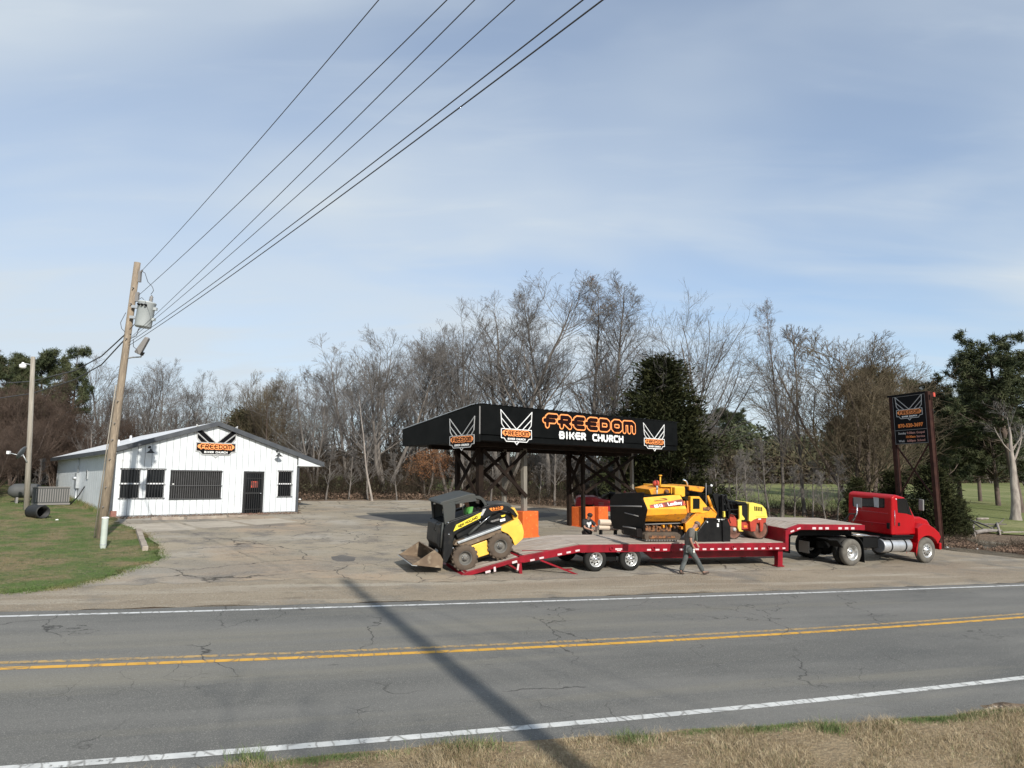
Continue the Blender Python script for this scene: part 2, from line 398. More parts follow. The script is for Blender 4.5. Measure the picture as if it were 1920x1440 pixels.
mat('glove_white', (.65, .64, .6), .8)
mat('beam_tan', (.55, .46, .36), .8)
mat('steel_brown', (.024, .008, .006), .7, col2=(.045, .018, .012), scale=3, spec=.2)
mat('bark', (.17, .15, .13), .95, col2=(.085, .073, .063), scale=2.5, stretch=(3, 3, .8), bump=.4, bscale=9)
mat('bark_brown', (.13, .10, .08), .95, col2=(.075, .055, .045), scale=2.5, stretch=(3, 3, .8))
mat('bark_pale', (.33, .29, .25), .95, col2=(.2, .17, .15), scale=2, stretch=(3, 3, .8))
mat('twig', (.13, .118, .107), .95, col2=(.185, .172, .16), scale=.6, spec=.1)
mat('twig_red', (.085, .060, .046), .95, col2=(.12, .088, .07), scale=.5, spec=.1)
mat('twig_gold', (.15, .122, .078), .95, col2=(.10, .08, .058), scale=.6, spec=.1)
mat('needles', (.032, .044, .018), .75, col2=(.075, .082, .036), scale=.9, lo=.4, hi=.62, spec=.3)
mat('cedar', (.017, .022, .008), .85, col2=(.042, .043, .016), scale=1.0, lo=.4, hi=.65, spec=.15)
mat('cedar_brown', (.07, .055, .025), .85, col2=(.045, .05, .02), scale=.9)
mat('leaf_rust', (.27, .105, .035), .85, col2=(.19, .10, .045), scale=1.1)
mat('leaf_litter', (.19, .125, .085), .95, col2=(.12, .08, .055), scale=1.5)
mat('brush_twig', (.065, .050, .036), .95, col2=(.04, .031, .022), scale=.35, spec=.1)
mat('brush_green', (.055, .062, .028), .9, col2=(.085, .075, .04), scale=.6)
mat('log_grey', (.24, .215, .195), .9, col2=(.14, .12, .105), scale=2.5, stretch=(1, 1, 5))
mat('litter_white', (.75, .75, .72), .7)
mat('concrete_old', (.36, .31, .25), .9, col2=(.26, .21, .17), scale=4, bump=.4, bscale=15)
mat('pipe_black', (.015, .015, .015), .6)
mat('dry_blade', (.36, .28, .17), .85, col2=(.22, .165, .09), scale=2.2, lo=.38, hi=.62, col3=(.52, .43, .28), scale3=9, lo3=.5, hi3=.7)
mat('green_blade', (.07, .12, .03), .8, col2=(.14, .18, .06), scale=6)
mat('lawn_blade', (.085, .135, .03), .85, col2=(.21, .165, .08), scale=.75, lo=.42, hi=.60, col3=(.065, .11, .025), scale3=2.5, lo3=.5, hi3=.68)
mat('stain_grey', (.4, .4, .4), .7)
mat('bar_grey', (.075, .075, .075), .6)
# ------------------------------------------------------------ ground surfaces
class NB:                                       # tiny node-graph writer for the ground materials
    def __init__(s, name, rough=.9, rot=0.0):
        s.m = D.materials.new(name); s.m.use_nodes = True; MATS[name] = s.m; s.n = s.m.node_tree; s.L = s.n.links
        s.b = s.n.nodes['Principled BSDF']; s.b.inputs['Roughness'].default_value = rough; s.b.inputs['Specular IOR Level'].default_value = .25
        s.t = s.n.nodes.new('ShaderNodeTexCoord'); s.rot = rot
    def co(s, stretch=(1, 1, 1), warp=0.0, rot=None):
        mp = s.n.nodes.new('ShaderNodeMapping'); mp.vector_type = 'POINT'
        r = s.n.nodes.new('ShaderNodeMapping'); r.inputs['Rotation'].default_value = (0, 0, -R_(s.rot if rot is None else rot)); s.L.new(s.t.outputs['Object'], r.inputs[0])
        src = r.outputs[0]
        if warp:
            nz = s.n.nodes.new('ShaderNodeTexNoise'); nz.inputs['Scale'].default_value = 1.1; nz.inputs['Detail'].default_value = 6; s.L.new(src, nz.inputs['Vector'])
            a = s.n.nodes.new('ShaderNodeVectorMath'); a.operation = 'SUBTRACT'; a.inputs[1].default_value = (.5, .5, .5); s.L.new(nz.outputs['Color'], a.inputs[0])
            c = s.n.nodes.new('ShaderNodeVectorMath'); c.operation = 'SCALE'; c.inputs['Scale'].default_value = warp; s.L.new(a.outputs[0], c.inputs[0])
            d = s.n.nodes.new('ShaderNodeVectorMath'); d.operation = 'ADD'; s.L.new(src, d.inputs[0]); s.L.new(c.outputs[0], d.inputs[1]); src = d.outputs[0]
        mp.inputs['Scale'].default_value = stretch; s.L.new(src, mp.inputs[0]); return mp.outputs[0]
    def noise(s, co, scale, lo, hi, det=6, rough=.6):
        z = s.n.nodes.new('ShaderNodeTexNoise'); z.inputs['Scale'].default_value = scale; z.inputs['Detail'].default_value = det; z.inputs['Roughness'].default_value = rough
        s.L.new(co, z.inputs['Vector']); return s.rng(z.outputs[0], lo, hi)
    def rng(s, x, lo, hi, a=0.0, b=1.0):
        r = s.n.nodes.new('ShaderNodeMapRange'); r.inputs[1].default_value = lo; r.inputs[2].default_value = hi; r.inputs[3].default_value = a; r.inputs[4].default_value = b
        s.L.new(x, r.inputs[0]); return r.outputs[0]
    def cracks(s, co, scale, width):
        v = s.n.nodes.new('ShaderNodeTexVoronoi'); v.feature = 'DISTANCE_TO_EDGE'; v.inputs['Scale'].default_value = scale; s.L.new(co, v.inputs['Vector'])
        return s.rng(v.outputs['Distance'], 0, width, 1, 0)
    def mul(s, a, b):
        m = s.n.nodes.new('ShaderNodeMath'); m.operation = 'MULTIPLY'
        for i, q in enumerate((a, b)):
            if isinstance(q, (int, float)): m.inputs[i].default_value = q
            else: s.L.new(q, m.inputs[i])
        return m.outputs[0]
    def mix(s, a, b, f, mode='MIX'):
        m = s.n.nodes.new('ShaderNodeMix'); m.data_type = 'RGBA'; m.blend_type = mode
        for k, q in (('A', a), ('B', b)):
            if isinstance(q, tuple): m.inputs[k].default_value = (*q, 1)
            else: s.L.new(q, m.inputs[k])
        if isinstance(f, (int, float)): m.inputs['Factor'].default_value = f
        else: s.L.new(f, m.inputs['Factor'])
        return m.outputs['Result']
    def done(s, col, h=None, strength=.4, dist=.01):
        s.L.new(col, s.b.inputs['Base Color'])
        if h is not None:
            bp = s.n.nodes.new('ShaderNodeBump'); bp.inputs['Strength'].default_value = strength; bp.inputs['Distance'].default_value = dist
            s.L.new(h, bp.inputs['Height']); s.L.new(bp.outputs[0], s.b.inputs['Normal'])
        return s.m
RH = 18.8
def asphalt_nodes(g):
    c = g.mix((.118, .116, .106), (.165, .160, .145), g.noise(g.co((.12, .9, 1)), .8, .38, .64))
    c = g.mix(c, (.088, .089, .084), g.noise(g.co((.2, .5, 1)), .55, .52, .72))
    c = g.mix(c, (.20, .186, .148), g.mul(g.noise(g.co((.07, 1.0, 1)), .75, .52, .70), .8))
    c = g.mix(c, (.26, .25, .225), g.noise(g.co(), 55, .53, .70, 3))
    c = g.mix(c, (.055, .055, .055), g.mul(g.noise(g.co(), 38, .58, .75, 3), .55))
    c = g.mix(c, (.045, .045, .042), g.mul(g.noise(g.co((.35, 4.5, 1)), 2.6, .67, .72, 4), g.noise(g.co((.1, .6, 1)), .6, .5, .56)))
    ck = g.mul(g.cracks(g.co((.55, .38, 1), 1.1), .62, .0075), g.noise(g.co(), .35, .48, .58))
    c = g.mix(c, (.045, .043, .04), ck)
    ck2 = g.mul(g.cracks(g.co((1, 1, 1), .5), 1.5, .014), g.noise(g.co(), .5, .57, .66))
    return g.mix(c, (.045, .043, .04), g.mul(ck2, .8)), ck
g = NB('asphalt', .85, RH); c, ck = asphalt_nodes(g); g.done(c, g.noise(g.co(), 60, .3, .7, 3), .25)
def paint(name, col, wear_lo, wear_hi):
    g = NB(name, .6, RH); base, ck = asphalt_nodes(g)
    wear = g.noise(g.co((1, 1, 1)), 9, wear_lo, wear_hi, 6, .7)
    blk = g.cracks(g.co((1, .35, 1), .35), 3.2, .05)
    dirty = g.mix(col, tuple(q * .72 for q in col), g.noise(g.co(), 4, .4, .7))
    c = g.mix(dirty, base, wear); c = g.mix(c, (.14, .13, .115), g.mul(blk, .75)); g.done(g.mix(c, (.03, .03, .03), g.mul(ck, .6)))
paint('paint_white', (.60, .60, .57), .58, .66)
paint('paint_white_far', (.62, .62, .60), .66, .76)
paint('paint_yellow', (.66, .36, .055), .60, .70)
paint('paint_yellow_worn', (.47, .31, .12), .46, .62)
g = NB('gravel', .95, RH)
c = g.mix((.33, .275, .20), (.265, .215, .155), g.noise(g.co((.3, 1, 1)), .7, .36, .64))
c = g.mix(c, (.40, .35, .275), g.mul(g.noise(g.co((.15, 1.4, 1)), 1.0, .52, .66), .9))
c = g.mix(c, (.46, .42, .35), g.noise(g.co(), 26, .56, .7, 4)); c = g.mix(c, (.13, .105, .08), g.noise(g.co(), 21, .57, .74, 4))
c = g.mix(c, (.17, .165, .15), g.mul(g.noise(g.co(), .45, .52, .66), .65)); c = g.mix(c, (.16, .13, .095), g.mul(g.noise(g.co((.5, 1, 1)), 2.2, .58, .70), .5))
g.done(c, g.noise(g.co(), 24, .3, .7, 4), .8, .03)
g = NB('lot_surface', .93, 41.7)
c = g.mix((.33, .28, .205), (.265, .228, .17), g.noise(g.co(), .22, .38, .62))
c = g.mix(c, (.36, .33, .28), g.noise(g.co((.5, 1, 1)), .5, .50, .70))
c = g.mix(c, (.36, .27, .185), g.mul(g.noise(g.co(), .16, .52, .64), .8))
c = g.mix(c, (.15, .135, .118), g.mul(g.noise(g.co(), .75, .53, .66), .75)); c = g.mix(c, (.20, .18, .15), g.mul(g.noise(g.co((.3, 1, 1), rot=RH), .5, .5, .62), .6)); c = g.mix(c, (.11, .098, .085), g.mul(g.noise(g.co(), 2.6, .60, .70), .55))
c = g.mix(c, (.42, .39, .34), g.mul(g.noise(g.co(), 22, .55, .7, 4), .7)); c = g.mix(c, (.12, .11, .095), g.mul(g.noise(g.co(), 17, .58, .75, 4), .7))
ck = g.mul(g.cracks(g.co((1, 1, 1), .9), .30, .010), g.noise(g.co(), .3, .40, .5))
c = g.mix(c, (.05, .043, .037), ck)
ck2 = g.mul(g.cracks(g.co((1, 1, 1), .45), 1.0, .014), g.noise(g.co(), .4, .50, .58)); c = g.mix(c, (.07, .06, .05), ck2)
g.done(c, g.noise(g.co(), 20, .3, .7, 4), .5, .02)
g = NB('slab', .9, 41.7)
c = g.mix((.42, .37, .30), (.33, .29, .235), g.noise(g.co(), .9, .4, .65)); c = g.mix(c, (.2, .17, .14), g.mul(g.noise(g.co(), 3, .6, .72), .6)); g.done(c)
g = NB('patch_asphalt', .9, 41.7)
c = g.mix((.105, .098, .09), (.15, .138, .122), g.noise(g.co(), .6, .4, .62)); c = g.mix(c, (.22, .2, .17), g.mul(g.noise(g.co(), 20, .56, .7), .6)); g.done(c)
g = NB('soil_leaves', .97)
c = g.mix((.15, .105, .07), (.21, .155, .105), g.noise(g.co(), 1.2, .38, .62)); c = g.mix(c, (.085, .06, .042), g.noise(g.co(), 5, .5, .66))
c = g.mix(c, (.30, .235, .17), g.noise(g.co(), 16, .58, .7)); g.done(c, g.noise(g.co(), 9, .3, .7), .8, .06)
g = NB('field_grass', .95)
c = g.mix((.115, .14, .040), (.17, .18, .066), g.noise(g.co((.5, 1, 1)), .12, .4, .6)); c = g.mix(c, (.27, .25, .12), g.mul(g.noise(g.co((.35, 1, 1)), .25, .46, .62), .75))
c = g.mix(c, (.07, .10, .03), g.mul(g.noise(g.co(), 1.8, .52, .7), .6)); g.done(c, g.noise(g.co(), 6, .3, .7), .6, .08)
g = NB('lawn_soil', .95)
c = g.mix((.085, .125, .032), (.19, .15, .08), g.noise(g.co(), .75, .41, .59)); c = g.mix(c, (.07, .095, .03), g.noise(g.co(), 3.5, .5, .66)); c = g.mix(c, (.28, .23, .15), g.mul(g.noise(g.co(), 9, .56, .7), .7)); g.done(c, g.noise(g.co(), 12, .3, .7), .7, .04)
g = NB('straw_soil', .95)
c = g.mix((.27, .205, .125), (.20, .145, .085), g.noise(g.co(), 2, .4, .62)); c = g.mix(c, (.40, .32, .2), g.noise(g.co(), 22, .54, .68)); g.done(c, g.noise(g.co(), 14, .3, .7), .7, .04)

def grid_axis(lo, hi, a, b, fine, coarse):
    L = list(np.arange(a, b, fine)); x = a
    while x > lo: x -= coarse; L.append(x)
    x = b
    while x < hi: L.append(x); x += coarse
    return np.array(sorted(set(np.round(L, 3))))
gx = grid_axis(-450, 650, -60, 160, 6, 25); gy = grid_axis(-80, 900, -40, 210, 6, 25)
XX, YY = np.meshgrid(gx, gy); ZZ = zt(XX, YY) - .012
V = np.stack([XX.ravel(), YY.ravel(), ZZ.ravel()], 1); nx = len(gx)
i, j = np.meshgrid(np.arange(nx - 1), np.arange(len(gy) - 1)); a0 = (j * nx + i).ravel()
T = np.stack([a0, a0 + 1, a0 + nx + 1, a0 + nx], 1)
tag(fast_mesh('ground', V, T, MATS['soil_leaves']), kind='structure')

def sheet(name, P, lvl, mt, jit=0.0, step=0.5, kind='structure', sub=True):
    """flat surface with an outline given in metres; jit makes the border ragged"""
    O = []; n = len(P)
    for k in range(n):
        a, b = Vector(P[k][:2]), Vector(P[(k + 1) % n][:2]); L = (b - a).length; m = max(1, int(L / step)) if jit else 1
        far = min((a).length, (b).length) > 80
        if far: m = max(1, int(L / 12))
        q = Vector((-(b - a).y, (b - a).x)).normalized() if L else Vector((0, 0))
        for s_ in range(m):
            p = a.lerp(b, s_ / m); jj = 0 if far else jit
            O.append(p + q * random.uniform(-jj, jj))
    bm = bmesh.new(); vs = [bm.verts.new((p.x, p.y, 0)) for p in O]; f = bm.faces.new(vs)
    bmesh.ops.triangulate(bm, faces=[f])
    for vv in bm.verts: vv.co.z = zg(vv.co.x, vv.co.y) + lvl * .004
    for fc in bm.faces:
        if fc.normal.z < 0: fc.normal_flip()
    me = D.meshes.new(name); bm.to_mesh(me); bm.free(); me.materials.append(MATS[mt])
    o = D.objects.new(name, me); COL.objects.link(o); return tag(o, kind=kind)
def lin(f, x, lo, hi, e=1e-3):
    if x < lo: return f(lo) + (x - lo) * (f(lo + e) - f(lo)) / e
    if x > hi: return f(hi) + (x - hi) * (f(hi) - f(hi - e)) / e
    return f(x)
y_near = lambda x: lin(lambda t: 10.62 + .3397 * t + .00326 * t * t, x, -9, 13)
y_mid = lambda x: lin(lambda t: 14.76 + .3334 * t + .00345 * t * t, x, -12, 18)
y_far = lambda x: lin(lambda t: 18.77 + .3505 * t + .00082 * t * t, x, -14, 22)
XS = list(np.arange(-62, 63, 1.0))
def strip(name, fa, fb, lvl, mt, jit=0, kind='structure', xs=None):
    xs = xs or XS; V = []; Fq = []
    for x in xs:
        for f in (fa, fb):
            y = f(x) + random.uniform(-jit, jit); V.append((x, y, zg(x, y) + lvl * .004))
    for k in range(len(xs) - 1): Fq.append((2 * k, 2 * k + 2, 2 * k + 3, 2 * k + 1))
    me = D.meshes.new(name); me.from_pydata(V, [], Fq); me.materials.append(MATS[mt]); o = D.objects.new(name, me); COL.objects.link(o); return tag(o, kind=kind)
edge_n = lambda x: y_near(x) - .42 - .105 * max(x, 0) - .05 * math.sin(x * 1.3) - .04 * math.sin(x * 3.7 + 1)
edge_f = lambda x: y_far(x) + 0.42
strip('road', edge_n, edge_f, 3, 'asphalt', xs=list(np.arange(-62, 63, .5)), jit=.03)
strip('road_marking', lambda x: y_near(x) - .085, lambda x: y_near(x) + .085, 4, 'paint_white')
strip('road_marking', lambda x: y_far(x) - .065, lambda x: y_far(x) + .065, 4, 'paint_white_far')
strip('road_marking', lambda x: y_mid(x) - .235, lambda x: y_mid(x) - .075, 4, 'paint_yellow')
strip('road_marking', lambda x: y_mid(x) + .10, lambda x: y_mid(x) + .24, 4, 'paint_yellow_worn')
# open green field beyond the woodland belt and to the right of the lot
P = [G(1760, 992), G(1700, 975), G(1620, 968), G(1480, 972), G(1400, 955), G(1290, 938), Vector((2, 62, 0)), Vector((-14, 60, 0)), Vector((-30, 70, 0)), Vector((-30, 76, 0)), Vector((0, 82, 0)), Vector((24, 98, 0)), Vector((52, 121, 0)), Vector((90, 155, 0)), Vector((128, 193, 0)), Vector((190, 242, 0)), Vector((300, 240, 0)), Vector((150, 62, 0)), G(1960, 1000), G(1860, 1000)]
# dense sampling of the field so it follows the terrain
fx_ = np.arange(-60, 260, 5.0); fy_ = np.arange(40, 330, 5.0)
poly = [(p.x, p.y) for p in P]
def inside(x, y, P):
    c = False; n = len(P)
    for k in range(n):
        x1, y1 = P[k]; x2, y2 = P[(k + 1) % n]
        if (y1 > y) != (y2 > y) and x < (x2 - x1) * (y - y1) / (y2 - y1) + x1: c = not c
    return c
V = []; Fq = []; idx = {}
st = 2.0
for xx in np.arange(-60, 250, st):
    for yy in np.arange(36, 300, st):
        if xx * 0.9 > yy * .85 + 8 or abs(xx) > yy * .9 + 15: continue
        if inside(xx + 1, yy + 1, poly):
            q = []
            for ddx, ddy in ((0, 0), (st, 0), (st, st), (0, st)):
                key = (round(xx + ddx, 2), round(yy + ddy, 2))
                if key not in idx: idx[key] = len(V); V.append((key[0] + random.uniform(-.6, .6), key[1] + random.uniform(-.6, .6), 0))
                q.append(idx[key])
            Fq.append(q)
V = np.array(V); V[:, 2] = zt(V[:, 0], V[:, 1]) + .05
tag(fast_mesh('field', V, np.array(Fq), MATS['field_grass']), kind='structure')
# lawn on the left
LAWN = [G(*p) for p in [(0, 1112), (70, 1106), (130, 1099), (200, 1083), (255, 1062), (300, 1046), (288, 1025), (268, 1003), (232, 988), (206, 974)]]
LAWN = [Vector((-60, 2, 0)), Vector((-22, 13.6, 0))] + LAWN + [Vector((-18.1, 32.5, 0)), Vector((-28, 44.5, 0)), Vector((-34, 50, 0)), Vector((-60, 50, 0))]
sheet('lawn', LAWN, 5, 'lawn_soil', jit=.24, step=.22)
# gravel shoulder from the far road edge to the lot and the field, then the paved lot
SH = [Vector((-62, y_far(-62) + .40)), Vector((-30, y_far(-30) + .40)), Vector((0, y_far(0) + .40)), Vector((30, y_far(30) + .40)), Vector((62, y_far(62) + .40)), Vector((62, 56, 0)), G(1960, 1052), G(1850, 1040), G(1765, 1030), G(1700, 1000), G(1600, 980), G(1440, 968), G(1200, 958), G(1050, 952), Vector((-2, 45)), Vector((-11, 36)), Vector((-20, 28)), Vector((-62, 10))]
SH = [(p.x, p.y) for p in SH]
sheet('gravel_shoulder', SH, 1, 'gravel', jit=.18, step=.6)
LOT = [G(*p) for p in [(120, 1101), (330, 1094), (640, 1083), (700, 1090), (860, 1092), (1100, 1084), (1400, 1070), (1600, 1070), (1690, 1045), (1640, 1000), (1560, 985), (1440, 972), (1200, 962), (1060, 957), (940, 945), (780, 938), (560, 940)]]
LOT += [Vector((-11.2, 38.0)), Vector((-18.1, 32.0)), Vector((-19.5, 30.0))]
sheet('parking_lot', [(p.x, p.y) for p in LOT], 2, 'lot_surface', jit=.16, step=.4)
sheet('asphalt_patch', [tuple(G(*p)[:2]) for p in [(660, 968), (700, 965), (830, 964), (960, 962), (1040, 962), (1050, 967), (900, 981), (815, 983), (740, 978), (690, 974)]], 3, 'patch_asphalt', jit=.06, step=.3)
sheet('asphalt_patch', [tuple(G(*p)[:2]) for p in [(618, 1044), (640, 1041), (668, 1045), (664, 1053), (630, 1053)]], 3, 'patch_asphalt', jit=.07, step=.2)
def slabq(a, b, c_, d): sheet('concrete_slab', [tuple(G(*p)[:2]) for p in (a, b, c_, d)], 3, 'slab', jit=.02, step=.4)
slabq((236, 984), (330, 980), (372, 993), (262, 999)); slabq((338, 980), (420, 977), (470, 986), (380, 991)); slabq((430, 976), (520, 972), (560, 979), (480, 985))
sheet('broken_asphalt', [tuple(G(*p)[:2]) for p in [(1838, 1325), (1880, 1318), (1960, 1322), (1960, 1345), (1900, 1342), (1860, 1333)]], 4, 'soil_leaves', jit=.05, step=.15)
# ------------------------------------------------------------ trees: prototypes
def unit(v): return v / np.maximum(np.linalg.norm(v, axis=-1, keepdims=True), 1e-9)
def grow(P, Rr, Ln, n_ch, K, ang, ratio, up, wig, rr, t0=.25, t1=1.0, rg=None, minr=.006, var=.6, tap=.62):
    """children of the polylines P (N,K,3): returns the same three arrays for the next order"""
    N, Kp = P.shape[:2]
    par = np.repeat(np.arange(N), n_ch); M = len(par)
    t = t0 + (t1 - t0) * rg.random(M); fi = t * (Kp - 1); i0 = np.minimum(fi.astype(int), Kp - 2); fr = fi - i0
    A = P[par, i0]; B = P[par, i0 + 1]; pos = A + (B - A) * fr[:, None]; tg = unit(B - A)
    r0 = Rr[par, i0] * (1 - fr) + Rr[par, i0 + 1] * fr
    rv = unit(rg.normal(size=(M, 3))); pr = unit(np.cross(tg, rv))
    an = np.radians(ang[0] + (ang[1] - ang[0]) * rg.random(M))
    d = unit(tg * np.cos(an)[:, None] + pr * np.sin(an)[:, None])
    L = Ln[par] * ratio * (1.12 - tap * t) * (.95 - var / 2 + var * rg.random(M))
    pts = np.zeros((M, K, 3)); pts[:, 0] = pos
    for k in range(1, K):
        d = unit(d + rg.normal(size=(M, 3)) * wig + np.array([0, 0, up]))
        pts[:, k] = pts[:, k - 1] + d * (L / (K - 1))[:, None]
    rb = np.maximum(r0 * rr * (.7 + .4 * rg.random(M)), minr)
    R2 = rb[:, None] * np.linspace(1, .35, K)[None, :]
    return pts, np.maximum(R2, minr * .7), L
def tubes(P, Rr, n=3):
    N, K = P.shape[:2]; t = np.zeros_like(P); t[:, 1:-1] = P[:, 2:] - P[:, :-2]; t[:, 0] = P[:, 1] - P[:, 0]; t[:, -1] = P[:, -1] - P[:, -2]; t = unit(t)
    ref = np.where(np.abs(t[:, :1, 2:3]) > .9, np.array([1., 0, 0]), np.array([0, 0, 1.]))
    a = unit(np.cross(t, np.broadcast_to(ref, t.shape))); b = np.cross(t, a)
    q = 2 * np.pi * np.arange(n) / n
    V = P[:, :, None, :] + (a[:, :, None, :] * np.cos(q)[None, None, :, None] + b[:, :, None, :] * np.sin(q)[None, None, :, None]) * Rr[:, :, None, None]
    base = (np.arange(N) * K * n)[:, None, None]; k = np.arange(K - 1)[None, :, None] * n; s = np.arange(n)[None, None, :]; s2 = (s + 1) % n
    Q = np.stack([base + k + s, base + k + s2, base + k + n + s2, base + k + n + s], -1).reshape(-1, 4)
    return V.reshape(-1, 3), Q
def join(parts):
    V = []; Q = []; b = 0
    for v, q in parts: V.append(v); Q.append(q + b); b += len(v)
    return np.concatenate(V), np.concatenate(Q)
def mesh_np(name, V, T, mt):
    o = fast_mesh(name, V, T, MATS[mt]); me = o.data; D.objects.remove(o); return me
def leaves(centers, spread, n_per, size, rg, asp=.5, flat=.0):
    """small leaf-sized triangles around centres"""
    C = np.repeat(centers, n_per, 0) + rg.normal(size=(len(centers) * n_per, 3)) * spread
    a = unit(rg.normal(size=C.shape)); b = unit(np.cross(a, rg.normal(size=C.shape))); s = size * (.6 + .8 * rg.random(len(C)))[:, None]
    V = np.stack([C - a * s, C + a * s, C + b * s * asp * 2], 1).reshape(-1, 3); T = np.arange(len(V)).reshape(-1, 3); return V, T
def bare(seed, H, spread=.5, style='round', trunk_r=.2, mt='bark', tw='twig', density=1.0, lean=0.0, low=.3, forks=1, leafmt=None, nleaf=0):
    """leafless tree of height H -> (trunk mesh, crown mesh, leaf mesh or None)"""
    rg = np.random.default_rng(seed); K = 12
    P0 = np.zeros((forks, K, 3)); R0 = np.zeros((forks, K)); L0 = np.zeros(forks)
    for f in range(forks):
        d = np.array([lean + rg.normal() * .05, rg.normal() * .05, 1.0])
        if forks > 1: an = 2 * np.pi * f / forks + rg.random(); d[:2] += np.array([np.cos(an), np.sin(an)]) * (.16 + .14 * rg.random()) * (spread / .45)
        hh = H * (.78 if style != 'narrow' else .93) * (1 if f == 0 else .8 + .2 * rg.random())
        p = np.array([0, 0, -.3]); d = unit(d); P0[f, 0] = p
        for k in range(1, K):
            d = unit(d + rg.normal(size=3) * (.07 if style != 'narrow' else .03) + np.array([0, 0, .10])); p = p + d * hh / (K - 1); P0[f, k] = p
        R0[f] = trunk_r * (1 - np.linspace(0, 1, K)) ** .9 * (.62 if forks > 1 else .8) + .015; R0[f, 0] *= 1.35; L0[f] = hh
    if style == 'narrow': A1, up1, ra1 = (24, 46), .09, spread * .95
    elif style == 'wide': A1, up1, ra1 = (38, 68), .07, spread * 1.15
    else: A1, up1, ra1 = (28, 55), .08, spread * 1.25
    n1 = int((34 if style == 'narrow' else 20) * density / forks ** .6)
    P1, R1, L1 = grow(P0, R0, L0, n1, 9, A1, ra1, up1, .06, .52, low, .98, rg, .014, .26, .78)
    P2, R2, L2 = grow(P1, R1, L1, max(4, int(8 * density)), 6, (24, 52), .56, .07, .06, .55, .12, 1, rg, .010, .5, .5)
    P3, R3, L3 = grow(P2, R2, L2, 4, 4, (24, 55), .64, .06, .07, .6, .15, 1, rg, .007)
    P4, R4, L4 = grow(P3, R3, L3, 4, 3, (20, 50), .66, .05, .09, .7, .2, 1, rg, .0048)
    tV, tQ = join([tubes(P0, R0, 8), tubes(P1[R1[:, 0] > .045], R1[R1[:, 0] > .045], 5)])
    sm = R1[:, 0] <= .045
    cV, cQ = join(([tubes(P1[sm], R1[sm], 4)] if sm.any() else []) + [tubes(P2, R2, 3), tubes(P3, R3, 3), tubes(P4, R4, 3)])
    lf = None
    if nleaf:
        c = P3[:, -1][rg.random(len(P3)) < nleaf]; v, t = leaves(c, .16, 7, .055, rg); lf = mesh_np('dead_leaves', v, t, leafmt)
    return [('trunk', mesh_np('trunk', tV, tQ, mt)), ('crown', mesh_np('crown', cV, cQ, tw))] + ([('dead_leaves', lf)] if lf else [])
def pine(seed, H, crown_from=.5, width=.24, lean=0.0, mt='bark_brown', trunk_r=.2, dense=1.0):
    rg = np.random.default_rng(seed); K = 12; P0 = np.zeros((1, K, 3)); p = np.array([0, 0, -.3]); d = unit(np.array([lean, rg.normal() * .03, 1.]))
    P0[0, 0] = p
    for k in range(1, K): d = unit(d + rg.normal(size=3) * .016 + np.array([0, 0, .08])); p = p + d * H * .97 / (K - 1); P0[0, k] = p
    R0 = (trunk_r * (1 - np.linspace(0, 1, K)) ** .75 + .03)[None]; L0 = np.array([H])
    P1, R1, L1 = grow(P0, R0, L0, int(30 * dense), 6, (55, 85), width, .10, .12, .42, crown_from, .99, rg, .02)
    P2, R2, L2 = grow(P1, R1, L1, 5, 4, (30, 60), .5, .14, .15, .5, .35, 1, rg, .012)
    cV, cQ = join([tubes(P1, R1, 4), tubes(P2, R2, 3)])
    ends = np.concatenate([P2[:, -1], P2[:, -2], P1[:, -1], P0[:, -1], P0[:, -2]])
    ends = ends + rg.normal(size=ends.shape) * .12
    # needle tufts: each clump a puff of thin needles pointing outwards and up
    n = 40; C = np.repeat(ends, n, 0); dr = unit(rg.normal(size=C.shape) + np.array([0, 0, .5])); Ln = .24 + .28 * rg.random(len(C))
    wv = unit(np.cross(dr, rg.normal(size=dr.shape))) * .035; C0 = C + rg.normal(size=C.shape) * .12
    V = np.stack([C0 - wv, C0 + wv, C0 + dr * Ln[:, None]], 1).reshape(-1, 3); T = np.arange(len(V)).reshape(-1, 3)
    tV, tQ = tubes(P0, R0, 8)
    return [('trunk', mesh_np('trunk', tV, tQ, mt)), ('limbs', mesh_np('limbs', cV, cQ, 'bark_brown')), ('crown', mesh_np('crown', V, T, 'needles'))]
